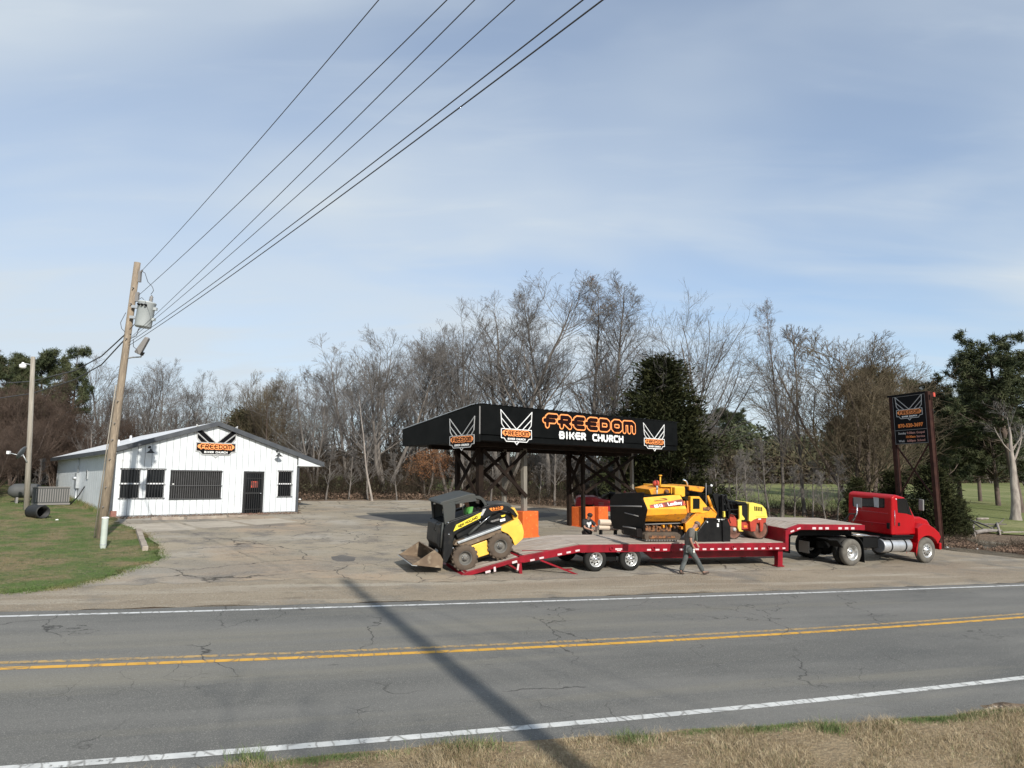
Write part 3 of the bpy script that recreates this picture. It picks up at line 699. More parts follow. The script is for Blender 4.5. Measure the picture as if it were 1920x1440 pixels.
def cedar(seed, H, W, tip=.75, mt='cedar', n=15000, fat=1.4, leaf=.13):
    """dense conifer: sprays of foliage through an uneven ovoid volume"""
    rg = np.random.default_rng(seed)
    K = 8; P0 = np.zeros((1, K, 3)); P0[0, :, 2] = np.linspace(-.3, H * .93, K); P0[0, 1:, :2] = np.cumsum(rg.normal(size=(K - 1, 2)) * .05, 0)
    R0 = (np.linspace(.2, .02, K) * H / 9)[None]
    h = rg.random(230) ** .9; rad = W / 2 * np.clip((1 - h) ** tip * fat, 0, 1) * np.clip(.55 + h * 3.2, 0, 1)
    an = rg.random(230) * 6.283; rr = rad * (.3 + .7 * rg.random(230) ** .5) * (.6 + .75 * rg.random(230))
    C = np.stack([np.cos(an) * rr, np.sin(an) * rr, h * H * .97 + .15], 1); S = (.16 + .30 * rg.random(230)) * (W / 4) ** .6
    # limbs from the stem out to the sprays
    st = np.stack([0 * h, 0 * h, np.clip(C[:, 2] - rr * .55, .2, None)], 1); L = np.stack([st, (st + C) / 2 + rg.normal(size=C.shape) * .1, C], 1); lr = np.tile([.035, .022, .01], (230, 1))
    k = rg.integers(0, 230, n); off = rg.normal(size=(n, 3)) * S[k][:, None] * np.array([1, 1, .62]); c = C[k] + off
    out = unit(c * np.array([1, 1, 0]) + np.array([0, 0, 1e-3])); dr = unit(out + np.array([0, 0, .55]) + rg.normal(size=c.shape) * .55)
    ln = leaf * (.8 + 1.3 * rg.random(n)); wv = unit(np.cross(dr, rg.normal(size=dr.shape))) * (ln * .28)[:, None]
    V = np.stack([c - wv, c + wv, c + dr * ln[:, None] * 1.5], 1).reshape(-1, 3); T = np.arange(len(V)).reshape(-1, 3)
    tV, tQ = join([tubes(P0, R0, 7), tubes(L, lr, 3)])
    return [('trunk', mesh_np('trunk', tV, tQ, 'bark_brown')), ('crown', mesh_np('crown', V, T, mt))]
def plant(name, proto, x, y, label, cat='tree', group=None, rz=0.0, s=1.0, sz=None, z=None, lean=0.0):
    M = here(x, y, z, rz) @ Matrix.Rotation(lean, 4, 'Y') @ Matrix.Diagonal((s, s, sz or s, 1))
    t = thing(name, M, label, cat, group)
    for pn, me in proto:
        o = D.objects.new(pn, me); COL.objects.link(o); o.parent = t
    return t
def gx_at(u, Y): return at(u, 905, Y).x
def tall(u, Y, vtop):                           # height of something standing at depth Y whose top is seen at row vtop
    return at(u, vtop, Y).z - zg(gx_at(u, Y), Y)
PR = {
 'tallA': (bare(101, 18, .38, 'round', .27, density=1.45, low=.30, forks=3), 18),
 'tallB': (bare(102, 18, .30, 'narrow', .20, density=1.3, low=.28), 18),
 'tallC': (bare(103, 18, .26, 'narrow', .19, density=1.2, low=.25, leafmt='leaf_rust', nleaf=.05), 18),
 'spread': (bare(104, 16, .62, 'wide', .26, density=1.05, low=.26, forks=2), 16),
 'midA': (bare(105, 12, .45, 'round', .17, density=1.2, low=.26, forks=2), 12),
 'midB': (bare(106, 12, .42, 'round', .15, density=1.15, low=.22, forks=1), 12),
 'midC': (bare(107, 12, .55, 'wide', .18, density=1.1, low=.22, forks=3), 12),
 'brushy': (bare(108, 11, .46, 'round', .13, tw='twig_gold', mt='bark_brown', density=1.7, low=.12, forks=6), 11),
 'red': (bare(109, 11, .50, 'round', .15, tw='twig_red', mt='bark_brown', density=1.5, low=.12, forks=3), 11),
 'sap': (bare(110, 7, .30, 'narrow', .07, density=.7, low=.2), 7),
 'rust': (bare(111, 6.5, .52, 'wide', .13, density=1.0, low=.25, forks=3, leafmt='leaf_rust', nleaf=.8, tw='twig_red'), 6.5),
 'limbo': (bare(112, 9, .6, 'wide', .11, density=.6, low=.35, mt='bark_pale', tw='twig', lean=.35), 9),
}
TOPS = {}
PPN = (pine(201, 14, .48, .20), 14); PPT = (pine(202, 17, .42, .24, trunk_r=.26, dense=2.5), 17); PPM = (pine(203, 12, .22, .30, dense=2.6), 12)
CED = (cedar(301, 9, 4.2, .8, n=36000, fat=1.7, leaf=.10), 9); CEB = (cedar(302, 6, 3.4, .6, n=18000, fat=1.25, leaf=.11), 6); CBR = (cedar(303, 6, 3.6, .5, mt='cedar_brown', n=13000), 6)
def put(name, key, u, Y, vtop, label, rz=0.0, wide=1.0, cat='tree', group=None, lean=0.0):
    pr, h0 = key if isinstance(key, tuple) else PR[key]
    zs = [v.co.z for v in pr[-1 if pr[-1][0] != 'dead_leaves' else -2][1].vertices] if id(pr) not in TOPS else None
    if zs: TOPS[id(pr)] = sorted(zs)[-max(3, len(zs) // 2500)]
    h = tall(u, Y, vtop); s = h / TOPS[id(pr)]
    return plant(name, pr, gx_at(u, Y), Y, label, cat, group, rz, s * wide, s, lean=lean)
B_ = 'bare_tree'
put(B_, 'tallA', 945, 56, 514, 'tall round-topped bare tree, the highest behind the front left corner of the black canopy', .4, 1.45)
put(B_, 'tallB', 1030, 57, 518, 'slim upright bare tree just right of the tallest round-topped tree behind the canopy', 1.0, 1.2)
put(B_, 'tallC', 1098, 55, 514, 'tall narrow bare tree with few brown leaves rising above the lettered canopy front', 2.0, 1.3)
put(B_, 'tallB', 1150, 56, 530, 'tall narrow bare tree directly left of the dark evergreen behind the canopy', 3.3, 1.4)
put(B_, 'spread', 1318, 50, 533, 'big spreading bare tree with open crooked limbs right of the dark evergreen', 1.1, 1.10)
put(B_, 'tallC', 1462, 48, 558, 'slender straight bare tree standing alone at the edge of the green field above the roller', .3, .85)
put(B_, 'sap', 1505, 50, 600, 'thin forked bare tree close to the right of the lone slender tree', 1.4, .95)
put(B_, 'brushy', 1620, 47, 612, 'wide many-stemmed bare tree with golden twigs behind the red truck cab', .2, 1.30)
put(B_, 'midC', 1205, 60, 640, 'low spreading bare tree half hidden behind the top of the dark evergreen', .8, 1.1)
put(B_, 'midA', 840, 56, 615, 'bare tree with crooked limbs above the back corner of the canopy', 2.6, .95)
put(B_, 'midA', 790, 58, 594, 'bare tree rising over the low left end of the canopy roof', .9, .95)
put(B_, 'midC', 722, 52, 604, 'broad fan-shaped bare tree between the white building and the canopy', 1.9, 1.15)
put(B_, 'midA', 648, 53, 636, 'leaning bare tree right of the white building eave', 4.0, 1.1, lean=-.06)
put(B_, 'limbo', 700, 47, 690, 'bare tree with pale bark and a broken trunk beside the low end of the canopy', 2.9, .7)
put(B_, 'midC', 590, 50, 690, 'dark crooked bare tree directly behind the right eave of the white building', 3.5, .95)
put(B_, 'brushy', 500, 58, 692, 'bushy bare tree with yellowish twigs behind the ridge of the white building', 2.2, .95)
put(B_, 'midA', 340, 54, 688, 'rounded bare tree behind the white roof, second right of the leaning utility pole', 1.2, .95)
put(B_, 'midB', 290, 55, 668, 'bare tree just right of the transformer pole over the white roof', 5.1, .95)
put(B_, 'midA', 195, 55, 655, 'hazy grey bare tree between the narrow pine and the leaning utility pole', 3.9, 1.0)
put(B_, 'midB', 410, 66, 712, 'small pale bare tree in the dip of the tree line left of the building ridge', 2.0, .9)
put(B_, 'limbo', 178, 44, 775, 'bare tree with long pale limbs reaching left above the back of the white roof', 2.6, .8)
put(B_, 'sap', 70, 37.5, 858, 'small bare sapling beside the air conditioner at the back of the white building', .5, 1.3)
put(B_, 'midA', 688, 55, 628, 'rounded bare tree between the broad fan-shaped tree and the leaning tree', 5.5, 1.1)
put(B_, 'tallA', 872, 58, 578, 'tall bare tree on the left flank of the highest round-topped tree', 3.3, 1.05)
put(B_, 'midA', 755, 57, 640, 'lower rounded bare tree right of the broad fan-shaped tree', 0.2, 1.1)
put(B_, 'midC', 250, 57, 672, 'spreading bare tree directly behind the leaning utility pole', 0.9, 1.0)
put(B_, 'midA', 545, 60, 705, 'rounded bare tree above the right slope of the white roof', 2.9, 1.1)
put('pine_tree', PPM, 1798, 80, 738, 'pine with a low ragged crown right of the pylon sign top', 2.0, 1.2)
put('pine_tree', PPM, 1868, 76, 708, 'pine leaning against the crown of the tall pine at the right edge', 5.2, 1.1)
put('pine_tree', PPN, 122, 50, 648, 'narrow pine with a rounded tufted crown left of the leaning utility pole', .7, .85)
put('pine_tree', PPM, 62, 53, 655, 'broad pine crown behind the small lamp pole at the left edge', 1.9, 1.0)
put('pine_tree', PPM, -10, 56, 655, 'pine crown cut by the left edge of the picture', 3.9, 1.0)
put('cedar_tree', CED, 1247, 47.5, 664, 'dark dense evergreen cedar behind the right end of the canopy', 0, 1.32)
put('cedar_tree', CBR, 455, 60, 762, 'brownish evergreen showing above the right slope of the white roof', 0, 1.1)
put('pine_tree', PPT, 1908, 66, 618, 'tall pine with a high broad crown at the right edge of the picture', .8, 1.35)
put('pine_tree', PPM, 1835, 84, 722, 'pine with a pointed crown left of the tall pine at the right edge', 2.8, .9)
put('pine_tree', PPM, 1752, 74, 704, 'pine whose flat crown shows behind the top of the pylon sign', 4.6, 1.25)
put('pine_tree', PPM, 1655, 70, 690, 'pine partly hidden behind the golden-twigged tree left of the sign', .1, 1.2)
put(B_, (bare(113, 10, .42, 'round', .42, mt='bark_pale', density=.45, low=.5, lean=-.07), 10), 1897, 56, 745, 'bare tree with a thick pale trunk standing in the field under the tall pine', 0, 1.0)
put('cedar_tree', CEB, 1605, 42.5, 893, 'dark cedar bush directly behind the left part of the red truck cab', .4, .95)
put('cedar_tree', CEB, 1672, 43, 880, 'dark cedar bush behind the red truck cab, between the two legs of the pylon sign', 1.8, .9)
put('cedar_tree', CEB, 1748, 40.5, 868, 'cedar bush with drooping sprays at the right leg of the pylon sign', 3.2, 1.15)
put('cedar_tree', CEB, 1788, 41.5, 925, 'small cedar bush at the edge of the green field right of the pylon sign', 5.0, 1.0)
put('oak_tree', 'rust', 800, 51, 838, 'small tree still holding rust brown leaves below the low left end of the canopy', .3, 1.25)
put('oak_tree', 'rust', 1205, 49, 885, 'small tree with pale brown dead leaves below the right end of the canopy', 2.1, .9)
for k, (u, Y, vt) in enumerate([(20, 46, 690), (75, 47, 720), (-30, 44, 690), (120, 49, 745), (150, 48, 790), (40, 42, 760), (-5, 39, 800), (100, 43, 830), (225, 54, 760), (140, 43.5, 850)]):
    put(B_, 'red', u, Y, vt, 'reddish twiggy bare tree in the thicket left of the white building', k * 1.3, 1.1, group='reddish trees at the left edge')
ORD = ['first', 'second', 'third', 'fourth', 'fifth', 'sixth', 'seventh', 'eighth', 'ninth', 'tenth', 'eleventh', 'twelfth']
# woodland rows behind: trees nothing tells apart
rows = []
for k in range(24): rows.append((random.uniform(380, 1290), random.uniform(60, 74), random.uniform(745, 820)))
for k in range(9): rows.append((random.uniform(-60, 400), random.uniform(58, 70), random.uniform(740, 800)))
for k, (u, Y, vt) in enumerate(rows):
    put(B_, random.choice(['midA', 'midB', 'midC', 'midA']), u, Y, vt, 'grey bare tree in the dense woodland row behind the lot', k * .9, random.uniform(.8, 1.1), group='trees of the woodland row')
for k in range(26):
    u = random.uniform(1290, 1990); Y = random.uniform(150, 205)
    if k % 3: put(B_, random.choice(['midA', 'midB', 'midC']), u, Y, random.uniform(770, 815), 'bare tree in the far wood beyond the green field', k * .9, 1.2, group='bare trees of the far wood')
    else: put('pine_tree', PPM, u, Y, random.uniform(765, 795), 'pine in the far wood beyond the green field', k * .9, 1.3, group='pines of the far wood')
for k, (u, Y, vt) in enumerate([(1375, 44, 850), (1400, 46, 840), (1425, 44, 880), (1485, 44, 870), (1520, 46, 860), (1545, 43, 880), (1345, 47, 830), (1565, 45, 850), (1290, 46, 850), (1440, 47, 820)]):
    put('sapling', 'sap', u, Y, vt, 'thin bare sapling in the brush between the lot and the green field', k * 1.7, 1.5, group='saplings in front of the field')
for k, (u, Y) in enumerate([(612, 46), (655, 47.5), (690, 48), (745, 48.5), (868, 50), (920, 50), (1010, 51), (1040, 50), (1075, 51), (1122, 50), (1165, 49.5), (1215, 48.5)]):
    put('sapling', 'sap', u, Y, random.uniform(800, 850), 'thin bare sapling at the wooded edge behind the canopy', k * 1.1, 1.7, group='saplings behind the canopy')

# ---- undergrowth, leaf litter, far wood (nobody could count these)
def thicket(name, n, area, hmin, hmax, rad, mt, rg, bend=.25, lab='stuff'):
    xy = area(n, rg); x, y = xy[:, 0], xy[:, 1]; z = zt(x, y); h = hmin + (hmax - hmin) * rg.random(n) ** 1.6
    K = 4; P = np.zeros((n, K, 3)); P[:, 0] = np.stack([x, y, z - .05], 1); d = unit(rg.normal(size=(n, 3)) * np.array([.42, .42, .15]) + np.array([0, 0, 1]))
    for k in range(1, K): d = unit(d + rg.normal(size=(n, 3)) * bend); P[:, k] = P[:, k - 1] + d * (h / (K - 1))[:, None]
    Rr = rad * (.6 + .8 * rg.random((n, 1))) * np.linspace(1, .3, K)[None]
    P2, R2, L2 = grow(P, Rr, h, 3, 3, (25, 60), .45, .05, .2, .6, .25, 1, rg, .006)
    V, Q = join([tubes(P, Rr, 3), tubes(P2, R2, 3)])
    tag(fast_mesh(name, V, Q, MATS[mt]), kind='stuff')
def belt(pts, wd):                                  # scatter along a polyline given as (u, v) rows on the ground
    W = [Vector(G(*p)[:2]) if len(p) == 2 else Vector(p[:2]) for p in pts]
    seg = [(a, b, (b - a).length) for a, b in zip(W[:-1], W[1:])]; tot = sum(s[2] for s in seg)
    def f(n, rg):
        O = np.zeros((n, 2)); pr = np.array([s[2] for s in seg]) / tot; k = rg.choice(len(seg), n, p=pr); t = rg.random(n); e = rg.random(n) * wd
        for i, (a, b, L) in enumerate(seg):
            m = k == i; q = Vector((-(b - a).y, (b - a).x)).normalized()
            O[m, 0] = a.x + (b.x - a.x) * t[m] + q.x * e[m]; O[m, 1] = a.y + (b.y - a.y) * t[m] + q.y * e[m]
        return O
    return f
rgb = np.random.default_rng(5)
edge = [(560, 938), (700, 936), (850, 938), (1000, 946), (1100, 953), (1300, 960)]
thicket('undergrowth', 5200, belt(edge, 9), .4, 3.2, .014, 'brush_twig', rgb)
thicket('undergrowth', 1500, belt([(-26, 33, 0), (-34, 44, 0), (-20, 52, 0), (-8, 50, 0)], 10), .5, 4.5, .016, 'brush_twig', rgb)
thicket('undergrowth', 2400, belt([(1240, 956), (1440, 962), (1590, 972), (1640, 985)], 4.5), .3, 1.7, .011, 'brush_twig', rgb)
thicket('undergrowth', 700, belt([(1775, 1020), (1850, 1025), (1960, 1040)], 3.5), .15, .6, .008, 'brush_twig', rgb)
def scatter_leaves(name, n, area, size, mt, rg, zmax=.12, kind='stuff'):
    xy = area(n, rg); z = zt(xy[:, 0], xy[:, 1]) + rg.random(n) * zmax; C = np.stack([xy[:, 0], xy[:, 1], z], 1)
    V, T = leaves(C, .02, 1, size, rg); tag(fast_mesh(name, V, T, MATS[mt]), kind=kind)
scatter_leaves('leaf_litter', 26000, belt(edge, 8), .07, 'leaf_litter', rgb, .35)
scatter_leaves('leaf_litter', 9000, belt([(1240, 960), (1440, 966), (1590, 976), (1640, 988)], 4), .06, 'leaf_litter', rgb, .3)
scatter_leaves('leaf_litter', 9000, belt([(1775, 1026), (1850, 1032), (1960, 1046)], 4.5), .05, 'leaf_litter', rgb, .12)
scatter_leaves('green_undergrowth', 3500, belt([(570, 935), (700, 933), (790, 934)], 4), .06, 'brush_green', rgb, .9)
scatter_leaves('green_undergrowth', 3000, belt([(900, 941), (1100, 948), (1250, 952)], 7), .06, 'brush_green', rgb, .8)
# the far wood as one mass: trunks and twig clumps beyond the field and behind the lot
def mass(name, n, x0, x1, y0, y1, h0, h1, mt, rg, rad, crown):
    x = x0 + (x1 - x0) * rg.random(n); y = y0 + (y1 - y0) * rg.random(n); z = zt(x, y); h = h0 + (h1 - h0) * rg.random(n); K = 4
    P = np.zeros((n, K, 3)); P[:, 0] = np.stack([x, y, z - .2], 1); d = unit(rg.normal(size=(n, 3)) * .1 + np.array([0, 0, 1]))
    for k in range(1, K): d = unit(d + rg.normal(size=(n, 3)) * .08); P[:, k] = P[:, k - 1] + d * (h / (K - 1))[:, None]
    Rr = rad * (.5 + rg.random((n, 1))) * np.linspace(1, .35, K)[None]
    P2, R2, L2 = grow(P, Rr, h, crown, 4, (25, 70), .32, .06, .15, .5, .15, 1, rg, .012)
    P3, R3, L3 = grow(P2, R2, L2, 4, 3, (25, 60), .5, .05, .15, .6, .2, 1, rg, .012)
    V, Q = join([tubes(P, Rr, 4), tubes(P2, R2, 3), tubes(P3, R3, 3)]); tag(fast_mesh(name, V, Q, MATS[mt]), kind='stuff')
mass('woodland', 300, -62, 24, 68, 86, 4, 7, 'brush_twig', rgb, .08, 12)
mass('woodland', 150, -58, -22, 52, 70, 4, 7, 'twig', rgb, .05, 12)
EDGE = [(-75, 62, 0), (-30, 73, 0), (0, 79, 0), (24, 95, 0), (52, 118, 0), (90, 152, 0), (128, 190, 0), (185, 235, 0)]   # where the wood meets the open field
def mass_area(name, n, area, h0, h1, mt, rg, rad, crown):
    xy = area(n, rg); x, y = xy[:, 0], xy[:, 1]; z = zt(x, y); h = (h0 + (h1 - h0) * rg.random(n)) * np.clip(y / 120, .75, 1.6); K = 4
    P = np.zeros((n, K, 3)); P[:, 0] = np.stack([x, y, z - .2], 1); d = unit(rg.normal(size=(n, 3)) * .1 + np.array([0, 0, 1]))
    for k in range(1, K): d = unit(d + rg.normal(size=(n, 3)) * .08); P[:, k] = P[:, k - 1] + d * (h / (K - 1))[:, None]
    Rr = rad * (.5 + rg.random((n, 1))) * np.linspace(1, .35, K)[None]
    P2, R2, L2 = grow(P, Rr, h, crown, 4, (25, 70), .32, .06, .15, .5, .15, 1, rg, .014)
    P3, R3, L3 = grow(P2, R2, L2, 4, 3, (25, 60), .5, .05, .15, .6, .2, 1, rg, .014)
    V, Q = join([tubes(P, Rr, 4), tubes(P2, R2, 3), tubes(P3, R3, 3)]); tag(fast_mesh(name, V, Q, MATS[mt]), kind='stuff')
mass_area('woodland', 620, belt(EDGE, 16), 5.5, 8.5, 'brush_twig', rgb, .13, 12)
def foliage(name, n, area, h, mt, rg, size, low=0.0):
    xy = area(n, rg); k = np.clip(xy[:, 1] / 110, .7, 1.7); bump_ = .75 + .25 * np.sin(xy[:, 0] * .33) * np.sin(xy[:, 0] * .13 + 2) + .12 * rg.random(n)
    z = zt(xy[:, 0], xy[:, 1]) + low + h * k * bump_ * rg.random(n); V, T = leaves(np.stack([xy[:, 0], xy[:, 1], z], 1), .01, 1, size, rg); tag(fast_mesh(name, V, T, MATS[mt]), kind='stuff')
foliage('wood_edge_brush', 60000, belt(EDGE, 7), 4.2, 'brush_twig', rgb, .26)
foliage('wood_edge_brush', 30000, belt(EDGE[3:], 12), 6.2, 'cedar_brown', rgb, .34)
foliage('far_evergreens', 34000, belt([(36, 116, 0), (60, 138, 0), (95, 168, 0), (135, 205, 0), (190, 250, 0)], 10), 7.0, 'needles', rgb, .38, 1.5)
foliage('wood_edge_brush', 22000, belt([(-26, 36, 0), (-36, 50, 0), (-20, 58, 0), (-4, 58, 0)][:3], 6), 3.0, 'brush_twig', rgb, .13)
# ---- grass blades
def blades(name, n, area, h0, h1, wd, mt, rg, lean=.35, patch=None):
    xy = area(n, rg); x, y = xy[:, 0], xy[:, 1]
    h = h0 + (h1 - h0) * rg.random(len(x)) ** 1.5
    if patch is not None: h = h * patch(x, y)
    z = zt(x, y); an = rg.random(len(x)) * 6.283; wv = np.stack([np.cos(an), np.sin(an), 0 * an], 1) * wd; B = np.stack([x, y, z - .005], 1)
    ln = rg.normal(size=(len(x), 3)) * lean * h[:, None]; ln[:, 2] = 0
    m = B + ln * .35 + np.array([0, 0, 1]) * (h * .6)[:, None]; t = B + ln + np.array([0, 0, 1]) * (h * .95)[:, None]
    V = np.stack([B - wv, B + wv, m - wv * .6, m + wv * .6, t], 1).reshape(-1, 3); b = np.arange(len(x))[:, None] * 5
    T = np.concatenate([b + np.array([0, 1, 3]), b + np.array([0, 3, 2]), b + np.array([2, 3, 4])]); return fast_mesh(name, V, T, MATS[mt])
def verge(n, rg):
    x = -7.5 + 20.5 * rg.random(n); e = np.array([edge_n(q) for q in x]); y = e - .02 - 3.4 * rg.random(n) ** 1.15; return np.stack([x, y], 1)
hum = lambda x, y: .8 + .55 * np.sin(x * 2.3 + y) * np.sin(x * .9 - y * 1.7) + .25 * np.sin(x * 6.1 - y * 4)
tag(blades('dry_grass', 190000, verge, .03, .14, .0032, 'dry_blade', rgb, .7, hum), kind='stuff')
strip('verge', lambda x: edge_n(x) - 9, lambda x: edge_n(x) + .03, 4, 'straw_soil', jit=.04, xs=list(np.arange(-62, 63, .5)))
def edge_green(n, rg):
    x = rg.choice([0, 1, 2, 3], n, p=[.35, .25, .2, .2]); c = np.array([7.0, 3.5, -2.5, 9.3])[x]; w = np.array([1.3, 1.1, 1.0, 1.2])[x]; X = c + rg.normal(size=n) * w * .6; e = np.array([edge_n(q) for q in X]); return np.stack([X, e - .03 - np.abs(rg.normal(size=n)) * .10], 1)
tag(blades('mixed_grass', 26000, verge, .02, .10, .003, 'green_blade', rgb, .6, hum), kind='stuff')
tag(blades('green_grass', 12000, edge_green, .03, .10, .0035, 'green_blade', rgb, .4), kind='stuff')
for (u, v, lab) in [(1190, 1392, 'green grass tuft in the dry verge below the middle of the white edge line'), (880, 1404, 'long low green grass tuft in the dry verge beside the tree shadow on the road'), (470, 1430, 'green grass tuft in the bottom left part of the dry verge'), (1560, 1372, 'small green grass tuft in the dry verge right of the middle')]:
    p = G(u, v); wdt = .28 if u == 880 else .13
    ar = lambda n, rg, p=p, wdt=wdt: np.stack([p.x + rg.normal(size=n) * wdt, p.y + rg.normal(size=n) * .09], 1)
    tag(blades('grass_tuft', 420, ar, .05, .22, .0035, 'green_blade', rgb, .5), lab, 'grass tuft')
LP_ = [(p.x, p.y) for p in LAWN]
def lawn_area(n, rg):
    X = -27 + 17.5 * rg.random(n * 2); Y = 14 + 24 * rg.random(n * 2); k = [i for i in range(n * 2) if inside(X[i], Y[i], LP_) and X[i] / Y[i] > -.80][:n]; return np.stack([X[k], Y[k]], 1)
tag(blades('lawn_grass', 70000, lawn_area, .025, .075, .008, 'lawn_blade', rgb, .7), kind='stuff')
def edge_lawn(n, rg):
    P = [(-18.0, 32.7), (-26.5, 42.5)]; t = rg.random(n); return np.stack([P[0][0] + (P[1][0] - P[0][0]) * t - rg.random(n) * .5, P[0][1] + (P[1][1] - P[0][1]) * t - rg.random(n) * .3], 1)
tag(blades('weeds', 5000, edge_lawn, .08, .35, .008, 'lawn_blade', rgb, .4), kind='stuff')

for grp, txt in (('reddish trees at the left edge', 'reddish twiggy bare tree left of the white building, %s from the left'), ('saplings in front of the field', 'thin bare sapling before the green field, %s from the left'), ('saplings behind the canopy', 'thin bare sapling at the wooded edge behind the lot, %s from the left'), ('pines of the far wood', 'pine in the far wood beyond the field, %s from the left')):
    L_ = sorted([o for o in D.objects if o.get('group') == grp], key=lambda o: o.matrix_world.translation.x / o.matrix_world.translation.y)
    for o, w_ in zip(L_, ORD): o['label'] = txt % w_

def lawn_edge(n, rg):
    W = [Vector(p) for p in LP_[1:11]]; O = []
    for _ in range(n):
        k = rg.integers(0, len(W) - 1); p = W[k].lerp(W[k + 1], rg.random()); O.append((p.x + rg.normal() * .16, p.y + rg.normal() * .16))
    return np.array(O)
tag(blades('lawn_edge_grass', 9000, lawn_edge, .02, .08, .008, 'lawn_blade', rgb, .7), kind='stuff')
# ------------------------------------------------------------ white building
BF = Frame(-17.93, 32.26, 41.7, False)
bt = thing('church_building', BF, 'low white metal building with a dark-edged gable roof and barred windows', 'building')
BW, BD, ZL, ZR, ZA, XA = 8.70, 13.6, 2.92, 2.93, 4.34, 4.40
def zroof(x): return ZL + (ZA - ZL) * x / XA if x < XA else ZA - (ZA - ZR) * (x - XA) / (BW - XA)
# front wall with board-and-batten steps: each board is 3 mm proud of the joint
m = MB(); m.prism([(0, -.35), (BW, -.35), (BW, ZR), (XA, ZA), (0, ZL)], .03, .18); m.build('wall', 'siding_gap', bt)
openings = [(.22, 1.10, .79, 2.20), (1.30, 2.16, .79, 2.20), (2.38, 4.78, .74, 2.14), (5.86, 6.92, -.2, 2.12), (7.63, 8.45, .79, 2.19)]
m = MB(); bw = .303; x = .02
while x < BW - .02:
    xe = min(x + bw - .022, BW - .01)
    br = sorted({x, xe} | {e for o in openings for e in (o[0], o[1]) if x < e < xe})
    for xa_, xb_ in zip(br[:-1], br[1:]):
        if xb_ - xa_ < .004: continue
        z = .06; parts = []
        for a_, b_ in sorted([(o[2], o[3]) for o in openings if o[0] < xb_ - .002 and o[1] > xa_ + .002]):
            if a_ > z: parts.append((z, a_, False))
            z = b_
        parts.append((z, None, True))
        for a_, b_, top in parts:
            if top: m.prism([(xa_, a_), (xb_, a_), (xb_, zroof(xb_) - .02)] + ([(XA, ZA - .02)] if xa_ < XA < xb_ else []) + [(xa_, zroof(xa_) - .02)], .004, .0295)
            else: m.prism([(xa_, a_), (xb_, a_), (xb_, b_), (xa_, b_)], .004, .0295)
    x += bw
m.build('siding', 'siding', bt)
m = MB(); y = .22
m.box(.03, .15, .2, BD, -.3, ZL - .03); m.build('side_wall', 'siding_gap', bt)
m = MB()
while y < BD - .05: m.box(.0, .029, y, min(y + .42, BD), .0, ZL - .04); y += .435
m.build('side_siding', 'siding', bt)
m = MB(); m.box(BW - .15, BW, .2, BD, -.3, ZR - .02); m.box(.15, BW - .15, BD - .15, BD, -.3, ZR); m.build('side_wall', 'siding', bt)
# brick plinth and dark corner boards
m = MB(); m.box(-.03, .20, -.045, .25, -.4, .28); m.build('brick_base', 'brick', bt)
m = MB(); m.box(-.10, .03, -.03, .06, .28, ZL - .02); m.build('corner_board', 'trim_dark', bt, .008)
m = MB(); m.box(BW - .02, BW + .12, -.03, .08, -.12, 2.41); m.build('corner_board', 'trim_dark', bt, .008)
# roof: two slopes with overhang, dark rake boards, white sheet on top
XR = 10.12; ZRe = ZA + .16 - (ZA + .16 - 2.58) * 1.0
m = MB(); m.prism([(-.32, ZL - .06 + .10), (XA, ZA + .13), (XA, ZA + .19), (-.32, ZL - .06 + .16)], -.16, BD + .2); m.build('roof', 'roof_white', bt)
m = MB(); m.prism([(XA + .001, ZA + .13), (XR, 2.56), (XR, 2.62), (XA + .001, ZA + .19)], -.16, BD + .2); m.build('roof', 'roof_white', bt)
m = MB(); m.prism([(-.36, ZL - .10), (XA, ZA - .02), (XA, ZA + .21), (-.36, ZL + .12)], -.215, -.165); m.build('rake_board', 'trim_dark', bt, .006)
m = MB(); m.prism([(XA + .002, ZA - .02), (XR + .04, 2.40), (XR + .04, 2.64), (XA + .002, ZA + .21)], -.215, -.165); m.build('rake_board', 'trim_dark', bt, .006)
m = MB(); m.box(BW + .0, XR, -.15, BD, 2.42, 2.47); m.build('soffit', 'siding', bt)
m = MB(); m.prism([(BW, 2.47), (XR - .03, 2.47), (BW, 3.0)], -.14, -.10); m.build('eave_return', 'siding', bt)
m = MB(); m.box(-.37, -.32, -.17, BD + .2, ZL - .10, ZL + .09); m.build('eave_board', 'trim_dark', bt)
m = MB(); m.box(-.32, 0.0, -.15, BD, ZL - .07, ZL - .04); m.build('soffit', 'siding', bt)
for (xx, yy) in ((1.2, 5.0), (2.6, 8.5)):
    m = MB(); m.lathe((xx, yy, zroof(xx) + .1), [(.0, .34), (.06, .34), (.06, 0)], 10, 'z'); m.build('roof_vent', 'roof_white', bt)
